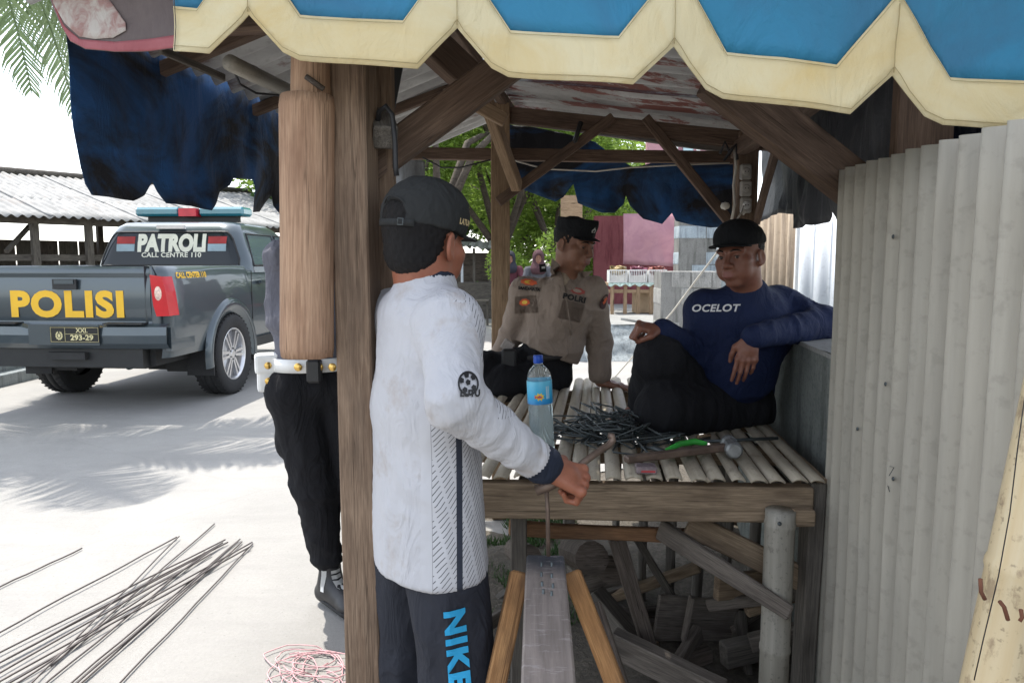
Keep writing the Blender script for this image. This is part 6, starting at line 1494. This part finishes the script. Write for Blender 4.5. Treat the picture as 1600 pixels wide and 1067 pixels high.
mc = np.array(m1); rr1, ff1 = np.array(r1), np.array(f1); nkz = P1['neck'].z
eR = np.array(P1['elR']); wR_ = np.array(P1['wrR']); wL_ = np.array(P1['wrL']); sR_ = np.array(P1['shR'])
def seg_d(q, a, b_): ab = b_-a; t = np.clip(((q-a)@ab)/(ab@ab), 0, 1); return np.linalg.norm(q-(a+t[:, None]*ab), axis=1), t
def mi1(q):
    e = q-mc; side = e@rr1; fwd = e@ff1; m = np.zeros(len(q)); dA, tA = seg_d(q, sR_, eR); dB, tB = seg_d(q, eR, wR_)
    arm = (dA < .085) & (q[:, 2] < P1['shR'].z+.05) | (dB < .068)
    pan = (e[:, 0] > .005) & (q[:, 2] < nkz+.0) & (~arm); m[pan] = 1; m[(e[:, 0] > .074) & (q[:, 2] > 1.10) & (q[:, 2] < nkz+.03) & (fwd > .01)] = 1
    m[(tB > .86) & (dB < .08)] = 2; dL, tL = seg_d(q, np.array(P1['elL']), wL_); m[(tL > .86) & (dL < .08)] = 2
    nk = np.linalg.norm(e[:, :2]-(np.array(P1['neck'])-mc)[:2], axis=1); m[(nk < .090) & (q[:, 2] > nkz+.046)] = 2
    return m
def ex1(F):
    F.cone(P1['neck']+V((0, 0, -.03)), P1['neck']+V((.004, .004, .022)), .080, .068, .02)
tor = [(m1+V((0, 0, 1.27)), m1+V((.0, 0, 1.08)), .092, .106, 1.50, .03), (m1+V((0, 0, 1.08)), m1+V((.010, 0, .66)), .106, .117, 1.40, .03)]
sp1 = [(P1['elR'], .09, (V(P1['wrR'])-V(P1['elR'])).normalized(), .006, .032), (V(P1['elR']).lerp(V(P1['wrR']), .62), .08, (V(P1['wrR'])-V(P1['elR'])).normalized(), .004, .026), (P1['shR']+V((0, 0, -.06)), .09, (.3, .2, 1), .004, .04), (m1-f1*.06+r1*.05+V((0, 0, .95)), .16, (.6, .3, .6), .004, .07)]
S1 = shirt(PR1, P1, [C_WHITE, C_DASH, C_NAVY], mi1, hem=(m1+V((0, 0, .715)), V((0, 0, -1))), sleeve=(.066, .050, .040), torso=tor, extra=ex1, spots=sp1, gen=.0048, cuff=.012, sc_=(9, 9, 2.6), h=.006, sh=.058)
T1 = trousers(PR1, P1, [C_TRACK], r=(.086, .082, .074), pr=.086, waist=m1+V((0, 0, .84)), topcut=m1+V((0, 0, .745)), gen=.006, sc_=(13, 13, 3.0), spots=[(m1+V((0, 0, .55)), .2, (.7, -.5, .4), .005, .09)])
tb = bvh(T1); nrm = (r1*.9+f1*.42).normalized(); tr_ = -V((0, 0, 1))
vfn = text_vf('NIKE', .060, .05, 1.15, 1.15)
decal('trouser_lettering', vfn, W(719, 1038, 1.40), V((.06, 0, -1)), V((.98, .20, 0)).normalized(), tb, plain('print_blue', (.02, .30, .55)), T1, off=.004, sub=2)
sb = bvh(S1)
ball = joinvf([([V((.021*math.cos(a), .021*math.sin(a), 0)) for a in [k*math.pi/10 for k in range(20)]]+[V((.0175*math.cos(a), .0175*math.sin(a), 0)) for a in [k*math.pi/10 for k in range(20)]], [(i, (i+1) % 20, (i+1) % 20+20, i+20) for i in range(20)])]+
    [([V((x+.0055*math.cos(a), y+.0055*math.sin(a), 0)) for a in [k*1.2566+.3 for k in range(5)]], [(0, 1, 2, 3, 4)]) for x, y in ((0, .002), (.012, .008), (-.012, .008), (.0, .0145), (.009, -.009), (-.009, -.009))])
decal('sleeve_print', ball, W(731, 598, 1.35), V((.97, .2, .12)), V((-.1, 0, 1)), sb, M['black'], S1, off=.0035, sub=0)
decal('sleeve_print', text_vf('LUTU', .016, .05), W(733, 612, 1.35), V((.97, .2, -.1)), V((.1, 0, 1)), sb, M['black'], S1, off=.0035)
# the bar bender in his hand and the upright rod on the plank
BB = empty('bar_bender', wr1+V((.05, 0, 0)), label='brown hooked bar bending lever held in the right hand above the trestle', cat='hand tool')
tube('lever', [W(838, 766, 1.56), W(862, 758, 1.555), W(895, 738, 1.56), W(912, 722, 1.57), W(935, 705, 1.62), W(950, 696, 1.65), W(957, 688, 1.66), W(956, 681, 1.66), W(950, 680, 1.66)], [.012, .010, .008, .008, .008, .008, .009, .008, .007], M['toolsteel'], BB, 10)
g0 = G(857, 868, ZP); tag(tube('steel_rod', [g0+V((0, 0, -.01)), V((g0.x-.002, g0.y, g0.z+.10)), V((g0.x-.005, g0.y+.005, W(853, 766, g0.y).z))], .0048, M['toolsteel'], None, 8), 'upright rod standing on the scorched plank end under the hand', 'steel rod')

# ------------------------------------------------------------------ policeman seated on the bench
SY = 3.50
P3 = dict(head=W(897, 381, 3.38), hf=V((.68, -.66, -.24)), hu=V((.10, -.05, 1)), hs=1.02, neck=W(886, 444, 3.46), chest=W(878, 478, 3.50), pelvis=W(846, 585, 3.62), side=(.93, -.28, .12),
    shR=W(820, 456, 3.54), shL=W(926, 456, 3.46), elR=W(800, 520, 3.66), wrR=W(768, 590, 3.76), elL=W(936, 535, 3.60), wrL=W(938, 597, 3.60),
    hiR=W(812, 580, 3.58), hiL=W(858, 586, 3.60), knR=W(735, 575, 3.45), knL=W(785, 598, 3.42), anR=W(800, 606, 3.60), anL=W(700, 606, 3.52),
    handL=(V((.93, -.22, -.16)), V((0, -.05, -1)), V((-.1, 1, 0)), dict(curl=(.05, .05, .06, .08), tcurl=.1, spread=.12, s=1.12)), handR=(V((-.6, .6, -.1)), V((0, 0, -1)), V((0, 1, 0)), dict(curl=(.1, .1, .1, .1))),
    footR=(V((1, .2, 0)), V((0, -.5, 1)), 1), footL=(V((1, .2, 0)), V((0, -.5, 1)), -1), g=1.0)
PR3 = empty('person', (P3['pelvis'].x, P3['pelvis'].y, BZ), label='policeman in brown uniform and black cap sitting on the far end of the bench', cat='person')
body(PR3, P3, [SK2, LIP]); eyes(PR3, P3, (.2, -.1)); hair(PR3, P3, nape=.0, thick=.1, front=.02)
c3 = cap_field(PR3, P3, C_DKCAP, 'field', zc=.040, tilt=-.12, brimlen=.045)
R3 = basis(P3['hf'], P3['hu']); H3 = lambda x, y, z: V(P3['head'])+R3 @ V((x*1.02, y*1.02, z*1.02))
sh = [V((.012*x, .012*y, 0)) for x, y in ((-.9, -.9), (.9, -.9), (1.15, -.2), (.8, .5), (.35, .6), (.55, 1.0), (.15, .85), (0, 1.5), (-.15, .85), (-.55, 1.0), (-.35, .6), (-.8, .5), (-1.15, -.2))]
decal('cap_badge', (sh, [tuple(range(len(sh)))]), H3(.0, .1, .080), R3 @ V((-1, 0, 0)), R3 @ V((0, 0, 1)), bvh(c3), plain('silver_thread', (.55, .55, .52)), c3, off=.002)
decal('cap_badge_field', ([V((.006*math.cos(a), .007*math.sin(a), 0)) for a in [k*.7854 for k in range(8)]], [tuple(range(8))]), H3(.0, .1, .077), R3 @ V((-1, 0, 0)), R3 @ V((0, 0, 1)), bvh(c3), M['black'], c3, off=.003)
def ex3(F):
    n_ = P3['neck']; u_ = (V(P3['head'])-n_).normalized(); F.cone(n_-u_*.03, n_+u_*.028, .088, .072, .015)
    fw = V((.25, -1, .1)).normalized(); F.ell(n_+fw*.085+u_*.05, (.036, .055, .066), None, .01, 'sub')
t3 = [(P3['neck']+V((-.01, .02, -.06)), P3['chest'], .095, .112, 1.46, .04), (P3['chest'], V(P3['chest']).lerp(P3['pelvis'], .62), .115, .118, 1.36, .04), (V(P3['chest']).lerp(P3['pelvis'], .62), V(P3['chest']).lerp(P3['pelvis'], .9), .118, .115, 1.3, .04)]
ax3 = (V(P3['pelvis'])-V(P3['chest'])).normalized()
sp3 = [(P3['elL'], .10, V((0, 0, 1)), .007, .05), (P3['elR'], .1, V((.3, 0, 1)), .006, .05), (V(P3['chest']).lerp(P3['pelvis'], .55), .20, (.35, 0, 1), .0085, .085), (P3['shL']+V((-.05, -.05, -.05)), .12, (1, 0, .8), .005, .06), (P3['shR']+V((.05, -.05, -.08)), .12, (1, 0, -.8), .005, .06)]
S3 = shirt(PR3, P3, [C_BROWN], None, hem=(W(848, 550, 3.5), V((-.36, 0, -.93))), sleeve=(.064, .058, .054), torso=t3, extra=ex3, spots=sp3, gen=.0055, cuff=.040, sc_=(11, 11, 7), sh=.066, seed=4)
T3 = trousers(PR3, P3, [C_BLACK], r=(.095, .080, .062), waist=V(P3['pelvis']).lerp(P3['chest'], .36), gen=.006, pr=.108, spots=[(P3['hiL'], .16, (1, 0, .6), .008, .06), (P3['knL'], .12, (1, .3, .3), .006, .05)], seed=9)
s3b = bvh(S3); nz3 = V((.18, -1, .05)).normalized(); rt3 = V((.975, .18, .10)).normalized(); up3 = V((-.14, 0, 1)).normalized()
BLK = plain('black_thread', (.02, .018, .018), .8); ORG = plain('orange_patch', (.62, .12, .05), .8); YEL = plain('yellow_patch', (.75, .50, .08), .8); TANP = cloth('uniform_pocket', (.215, .165, .132)); TANL = cloth('name_strip', (.30, .24, .195))
def dec3(nm, vf, px, py, mat, r=rt3, u=up3, off=.003, sub=3, par=None): return decal(nm, vf, W(px, py, 3.3), r, u, s3b, mat, par or S3, off, sub)
rect = lambda w_, h_: slabvf((0, 0, 0), (w_, h_, .0006))
dec3('chest_pocket', slabvf((0, 0, 0), (.088, .082, .002)), 833, 478, TANP, rt3, up3); dec3('chest_pocket', slabvf((0, 0, 0), (.105, .085, .002)), 898, 488, TANP, V((.95, .1, -.22)))
dec3('name_strip', rect(.085, .024), 836, 452, TANL, off=.005, r=V((.97, .15, -.10))); dec3('name_lettering', text_vf('SANDIARTA', .0195, .05, .9), 836, 452, BLK, off=.009, sub=2, r=V((.97, .15, -.10)))
dec3('unit_strip', rect(.105, .032), 902, 467, TANL, V((.95, .1, -.22)), off=.005); dec3('unit_lettering', text_vf('POLRI', .034, .05, 1.1, 1.1), 902, 467, BLK, V((.95, .1, -.22)), off=.009, sub=2)
def oval(w_, h_, n=16, z=1): return [V((w_*math.cos(a)*(1 if i % 2 else z), h_*math.sin(a)*(1 if i % 2 else z), 0)) for i, a in enumerate([k*2*math.pi/n for k in range(n)])], [tuple(range(n))]
for (px, py, a, b_, c_, rt) in ((837, 441, .040, .016, ORG, V((.97, .15, -.10))), (831, 474, .024, .018, ORG, rt3), (907, 455, .040, .016, plain('dark_red_patch', (.28, .06, .05), .8), V((.95, .1, -.22)))):
    dec3('patch', oval(a, b_, 16, .85), px, py, c_, rt, off=.007, sub=0); dec3('patch_centre', oval(a*.5, b_*.5), px, py, YEL if px != 907 else TANL, rt, off=.009, sub=0)
dec3('rank_tab', rect(.030, .036), 848, 419, BLK, off=.004, sub=0); dec3('rank_mark', rect(.016, .010), 849, 418, M['white'], off=.007, sub=0)
dec3('rank_tab', rect(.026, .032), 903, 431, BLK, off=.004, sub=0, r=V((.9, .1, -.3))); dec3('rank_mark', rect(.012, .009), 904, 430, M['white'], off=.007, sub=0)
decal('sleeve_badge', oval(.026, .036, 16, 1), W(950, 472, 3.4), V((.8, .5, 0)), V((0, 0, 1)), s3b, plain('sleeve_badge_dark', (.06, .03, .03), .8), S3, .004, 0)
decal('sleeve_badge_mark', oval(.014, .020, 12, .7), W(950, 470, 3.4), V((.8, .5, 0)), V((0, 0, 1)), s3b, ORG, S3, .007, 0)
fr3 = [W(888+2*i-3, 440+13*i, 3.2) for i in range(9)]; pts = []
for p in fr3[:-1]:
    h_ = s3b.ray_cast(p+V((0, -.3, 0)), V((0, 1, 0)), 1.5)
    if h_[0] is not None: pts.append(h_[0]+V((0, -.001, 0)))
tube('placket', pts, .0035, C_BROWN, S3, 6)
def flap(nm, pts, mat, off, th=.003):
    cx = sum(p[0] for p in pts)/len(pts); cy = sum(p[1] for p in pts)/len(pts)
    vf = ([V(((p[0]-cx)/338, -(p[1]-cy)/338, 0)) for p in pts], [tuple(range(len(pts)))[::-1]]); o = dec3(nm, vf, cx, cy, mat, V((1, 0, 0)), V((0, 0, 1)), off, 2); o.modifiers.new('t', 'SOLIDIFY').thickness = th; return o
flap('undershirt', [(874, 424), (884, 447), (895, 434), (886, 426)], cloth('tan_undershirt', (.30, .24, .18)), .004, .001)
COLM = cloth('uniform_collar', (.19, .148, .120))
flap('collar', [(862, 404), (860, 424), (868, 444), (884, 456), (882, 436), (874, 414)], COLM, .008)
flap('collar', [(926, 424), (912, 438), (900, 452), (888, 456), (890, 440), (906, 426)], COLM, .008)
vs, fs = tube_vf([P3['pelvis'].lerp(P3['chest'], .30)+V(P3['side'])*.145*math.cos(a)+V((.1, .98, 0))*.125*math.sin(a) for a in [k*math.pi/16 for k in range(33)]], .016, 6)
part('belt', vs, fs, BLK, T3, True)
box('radio_pouch', W(795, 560, 3.42), (.07, .04, .09), M['black'], T3, bev=.01); box('notebook', W(793, 540, 3.45), (.055, .02, .05), cloth('grey_note', (.30, .27, .25)), T3, R=Matrix.Rotation(.6, 3, 'Y'), bev=.004)

# ------------------------------------------------------------------ seated man in dark blue
P4 = dict(head=W(1156, 400, 2.68), hf=V((-.70, -.71, -.07)), hu=V((-.03, .05, 1)), hs=1.0, fat=1.08, neck=W(1168, 468, 2.76), chest=W(1160, 515, 2.80), pelvis=W(1128, 622, 2.92), side=(.93, -.18, 0.03),
    shR=W(1102, 486, 2.78), shL=W(1218, 480, 2.86), elR=W(1090, 556, 2.76), wrR=W(1034, 516, 2.62), elL=W(1288, 506, 2.72), wrL=W(1174, 526, 2.50),
    hiR=W(1095, 632, 2.86), hiL=W(1152, 636, 2.82), knR=W(1028, 560, 2.62), knL=W(1035, 640, 2.56), anR=W(1004, 634, 2.78), anL=W(1112, 650, 2.74),
    handL=(V((-.20, -.10, -.95)), V((.15, .96, -.1)), V((-.9, 0, 0)), dict(curl=(.12, .22, .28, .38), tcurl=.3, spread=.04, s=.92)), handR=(V((-.86, -.12, .16)), V((.12, .30, -.94)), V((0, -.9, .35)), dict(curl=(1.2, 1.25, 1.3, 1.35), tcurl=.8, s=.98, k=.003)),
    footR=(V((-.90, -.40, -.02)), V((0, 0, 1)), -1), g=1.05)
PR4 = empty('person', (P4['pelvis'].x, P4['pelvis'].y, BZ), label='man in dark blue shirt and black cap resting his arm on the wall', cat='person')
body(PR4, P4, [SK3, LIP]); eyes(PR4, P4, (-.15, -.05)); hair(PR4, P4, nape=-.012, thick=.2, front=-.01)
c4 = cap_field(PR4, P4, C_DKCAP, 'ball', zc=.040, tilt=-.04, brimlen=.085, top=-.008, droop=.0)
def ex4(F):
    n_ = V(P4['neck']); u_ = (V(P4['head'])-n_).normalized(); F.cone(n_-u_*.03, n_+u_*.012, .090, .080, .02)
    F.ell(P4['chest']+V((-.03, -.08, -.13)), (.140, .105, .15), None, .05)
t4 = [(P4['neck']+V((0, .03, -.07)), P4['chest'], .115, .135, 1.38, .04), (P4['chest'], P4['pelvis'], .135, .148, 1.22, .05), (P4['pelvis'], P4['pelvis']+V((0, 0, -.03)), .148, .14, 1.22, .04)]
sp4 = [(P4['elL'], .12, V(P4['wrL'])-V(P4['elL']), .006, .045), (V(P4['elL']).lerp(P4['wrL'], .5), .1, V(P4['wrL'])-V(P4['elL'])+V((0, 0, .1)), .005, .035), (V(P4['shL']).lerp(P4['elL'], .5), .12, V((1, 0, -1.2)), .005, .05), (P4['elR'], .1, V((.4, 0, 1)), .006, .04), (P4['chest']+V((0, -.1, -.2)), .16, (.2, 0, 1), .006, .07), (P4['shR']+V((.03, -.05, -.06)), .1, (1, 0, -1), .004, .04)]
def cut4(F): ex4(F); F.cut(V((0, 0, BZ+.03)), V((0, 0, -1)))
S4 = shirt(PR4, P4, [C_BLUE], None, hem=None, sleeve=(.074, .060, .042), torso=t4, extra=cut4, spots=sp4, gen=.004, cuff=.010, sc_=(10, 10, 6), sh=.078, seed=14)
def cutt4(F): F.cone(P4['knL'], P4['anL'], .085, .075, .03); F.cut(V((0, 0, BZ+.012)), V((0, 0, -1)))
T4 = trousers(PR4, P4, [C_BLACK], r=(.115, .082, .060), waist=None, gen=.006, pr=.138, cutan=.015, extra=cutt4, spots=[(P4['knR'], .12, (1, 0, 1), .005, .05)], seed=22)
s4b = bvh(S4); decal('chest_lettering', text_vf('OCELOT', .036, .028, 1.12, 1.08, .25), W(1129, 489, 2.45), V((.96, -.16, .02)), V((.0, 0, 1)), s4b, plain('white_print', (.66, .66, .66), .6), S4, .004, 1)
wri = V(P4['wrR']); tag(tube('cigarette', [wri+V((-.10, -.045, .035)), wri+V((-.155, -.06, .045))], .004, M['white'], None, 8), 'cigarette between the fingers of the man in dark blue', 'cigarette')

# ------------------------------------------------------------------ traffic policeman standing outside behind the drum
m2 = V((W(492, 600, 2.92).x, 2.92, 0)); f2 = V((.45, -.89, 0)); r2 = V((-.89, -.45, 0))
P2 = dict(head=m2+V((.0, 0, 1.60)), hf=f2+V((0, 0, -.15)), hu=V((0, 0, 1)), neck=m2+V((0, .0, 1.47)), chest=m2+V((0, 0, 1.33)), pelvis=m2+V((0, 0, .95)), side=tuple(r2),
    shR=m2+r2*.115+V((0, 0, 1.42)), shL=m2-r2*.17+V((0, 0, 1.42)), elR=m2+V((-.105, -.03, 1.17)), elL=m2-r2*.25+V((0, -.02, 1.15)), wrR=m2+V((.01, -.17, 1.19)), wrL=m2-r2*.18+f2*.2+V((0, 0, 1.1)),
    hiR=m2+r2*.085+V((0, 0, .90)), hiL=m2-r2*.09+V((0, 0, .90)), knR=m2+V((-.005, -.02, .49)), knL=m2+V((.16, .04, .49)), anR=m2+V((.045, -.02, .10)), anL=m2+V((.20, .05, .10)),
    handR=(f2, V((0, 0, -1)), V((0, 0, 1)), dict(curl=(.6, .6, .6, .6))), handL=(f2, V((0, 0, -1)), V((0, 0, 1)), dict(curl=(.6, .6, .6, .6))), g=1.0)
PR2 = empty('person', m2, label='traffic policeman in dark grey shirt, white belt and black trousers standing behind the hanging drum', cat='person')
body(PR2, P2, [SK2, LIP]); eyes(PR2, P2); hair(PR2, P2, nape=-.05, thick=.2)
t2 = [(m2+V((0, 0, 1.40)), m2+V((0, 0, 1.20)), .10, .118, 1.42, .03), (m2+V((0, 0, 1.2)), m2+V((0, 0, .98)), .118, .122, 1.25, .03)]
S2 = shirt(PR2, P2, [C_GREY], None, hem=(m2+V((0, 0, .99)), V((0, 0, -1))), sleeve=(.062, .055, .046), torso=t2, gen=.005, spots=[(P2['elR'], .12, V((0, 0, 1)), .007, .05)], sc_=(14, 14, 5), seed=31)
def ex2(F):
    F.ell(m2+V((-.125, -.02, .70)), (.035, .055, .085), None, .02)
T2 = trousers(PR2, P2, [C_BLACK], r=(.100, .088, .062), waist=m2+V((0, 0, 1.0)), gen=.005, pr=.108, extra=ex2, cutan=.10, sc_=(12, 12, 4), spots=[(P2['knR'], .14, (.2, 0, 1), .010, .06), (P2['anR']+V((0, 0, .1)), .12, (.1, 0, 1), .010, .045)], seed=33)
def belt_ring(z, rx, ry, w_):
    out = [m2+V((0, 0, z))+r2*rx*math.cos(a)+f2*ry*math.sin(a) for a in [k*2*math.pi/40 for k in range(41)]]; vs = []
    for p in out: vs += [p-V((0, 0, w_/2)), p+V((0, 0, w_/2))]
    return vs, [(2*i, 2*i+2, 2*i+3, 2*i+1) for i in range(40)]
bt_ = part('belt', *belt_ring(1.005, .168, .136, .052), M['white'], PR2, True); bt_.modifiers.new('t', 'SOLIDIFY').thickness = .004
pc = m2+V((-.160, -.075, .975)); po = box('belt_pouch', pc, (.085, .06, .150), M['white'], PR2, R=Matrix.Rotation(.35, 3, 'Z'), bev=.012)
box('pouch_flap', pc+V((-.002, -.006, .035)), (.092, .066, .075), M['white'], PR2, R=Matrix.Rotation(.35, 3, 'Z'), bev=.012)
for dz in (.030, -.030):
    R = V((.3, -.95, 0)).to_track_quat('Z', 'Y').to_matrix(); vs, fs = lathe_vf([(0, .006), (.010, .005), (.014, 0)], 14); part('brass_stud', [pc+V((.012, -.038, dz))+R @ v for v in vs], fs, M['gold'], PR2, True)
for i, dx in enumerate((-.02, .06, .11)):
    R = V((0, -1, 0)).to_track_quat('Z', 'Y').to_matrix(); vs, fs = lathe_vf([(0, .005), (.012, .004), (.016, 0)], 14); part('belt_stud', [m2+V((dx, -.155, 1.005))+R @ v for v in vs], fs, M['gold'], PR2, True)
box('pouch', m2+V((.04, -.15, .99)), (.055, .04, .09), M['black'], PR2, bev=.008)
b = NB('boot_leather'); b.col((.012, .012, .014)); b.set(Roughness=.5); LEA = b.m
for q in 'RL':
    a = V(P2['an'+q]); td = V((.72, -.69, 0)).normalized() if q == 'R' else V((.75, -.6, 0)).normalized(); sd_ = td.cross(HZ); lo, hi = bounds([a-td*.08, a+td*.22+HZ*.12, a-HZ*.1], .07); F = Field(lo, hi, .005)
    F.cone(a+HZ*.11, a+HZ*.0, .045, .044, .02).cone(a-HZ*.02, a-td*.03-HZ*.05, .042, .042, .02).cone(a-td*.03-HZ*.05, a+td*.12-HZ*.055, .042, .044, .03).cone(a, a+td*.12-HZ*.05, .042, .036, .03).ell(a+td*.15-HZ*.055, (.055, .055, .036), None, .02)
    F.cut(V((0, 0, .022)), -HZ); bo = np_mesh('boot', *F.mesh(), [LEA], PR2, smooth_it=2)
    F2 = Field(lo, hi, .005); F2.cone(a-td*.035-HZ*.05, a+td*.15-HZ*.055, .048, .056, .03); F2.cut(V((0, 0, .034)), HZ); F2.cut(V((0, 0, .0)), -HZ); np_mesh('sole', *F2.mesh(), [M['rubber']], bo, smooth_it=1)
    bb_ = bvh(bo)
    for k in range(5):
        c_ = a+HZ*(.055-.027*k)+td*(.012*k); vf = slabvf((0, 0, 0), (.042, .013, .003)); decal('lace_guard', vf, c_+td*.1, -sd_, (HZ+td*.45*k/4).normalized(), bb_, M['white'], bo, .002, 1)
    for s_ in (1, -1):
        vf = slabvf((0, 0, 0), (.020, .085, .002)); decal('boot_side_panel', vf, a+HZ*.02+td*.02+sd_*s_*.05, (td if s_ > 0 else -td), (HZ-td*.25).normalized(), bb_, M['white'], bo, .002, 2)

# ------------------------------------------------------------------ riders far off on the road
def rider(x, y, col, scarf, lab, labm, colm):
    MB_ = empty('motorbike', (x, y, 0), label=labm, cat='motorbike')
    for dy in (-.58, .62):
        vs, fs = tube_vf([V((x, y+dy+.25*math.cos(a), .29+.25*math.sin(a))) for a in [k*math.pi/10 for k in range(21)]], .045, 8, cap=False); part('wheel', vs, fs, M['rubber'], MB_, True)
    F = Field((x-.3, y-.8, .1), (x+.3, y+.8, 1.15), .02); F.cone((x, y+.7, .60), (x, y+.1, .72), .09, .12, .06).cone((x, y-.55, .55), (x, y-.45, .95), .09, .06, .05).cone((x, y-.45, .45), (x, y+.1, .38), .10, .12, .08); np_mesh('fairing', *F.mesh(), [colm], MB_)
    tube('handlebar', [V((x-.30, y-.35, 1.0)), V((x, y-.45, .98)), V((x+.30, y-.35, 1.0))], .016, M['black'], MB_, 8)
    vs, fs = lathe_vf([(0, .03), (.05, .02), (.07, 0)], 12); R = V((0, -1, 0)).to_track_quat('Z', 'Y').to_matrix(); part('headlight', [V((x, y-.56, .88))+R @ v for v in vs], fs, M['white'], MB_, True)
    p = empty('person', (x, y+.15, .7), label=lab, cat='person'); P_ = dict(head=V((x, y+.05, 1.47)), hf=V((0, -1, 0)), hu=HZ, neck=V((x, y+.1, 1.33)), chest=V((x, y+.13, 1.2)), pelvis=V((x, y+.2, .84)), side=(1, 0, 0),
        shR=V((x-.17, y+.1, 1.27)), shL=V((x+.17, y+.1, 1.27)), elR=V((x-.25, y, 1.06)), elL=V((x+.25, y, 1.06)), wrR=V((x-.26, y-.28, 1.02)), wrL=V((x+.26, y-.28, 1.02)), hiR=V((x-.1, y+.2, .82)), hiL=V((x+.1, y+.2, .82)),
        knR=V((x-.18, y-.2, .75)), knL=V((x+.18, y-.2, .75)), anR=V((x-.15, y-.12, .38)), anL=V((x+.15, y-.12, .38)))
    body(p, P_, [SK2, LIP], hh=.008); shirt(p, P_, [col], None, torso=[(P_['neck']-HZ*.05, P_['pelvis'], .10, .13, 1.35, .03)], h=.014, gen=.006); trousers(p, P_, [C_BLACK], h=.015)
    F = Field((x-.2, y-.2, 1.2), (x+.2, y+.3, 1.75), .009); F.ell((x, y+.055, 1.49), (.10, .12, .125)).cone((x, y+.08, 1.42), (x, y+.08, 1.30), .095, .14, .03); F.ell((x, y-.07, 1.46), (.062, .07, .075), None, .01, 'sub'); np_mesh('headscarf', *F.mesh(), [scarf], p)
rider(W(797, 400, 13.5).x+.0, 13.5, cloth('maroon_dress', (.09, .03, .04)), cloth('dark_scarf', (.03, .03, .04)), 'rider in maroon with a headscarf just right of the far left post', 'red motorbike half hidden by the far left post', plain('bike_red', (.45, .02, .03), .3))
rider(W(842, 400, 12.0).x, 12.2, cloth('grey_jacket', (.08, .08, .09)), cloth('maroon_scarf', (.07, .035, .04)), 'rider with a dark red headscarf above the shoulder of the seated policeman', 'dark motorbike behind the seated policeman', plain('bike_dark', (.05, .05, .06), .3))
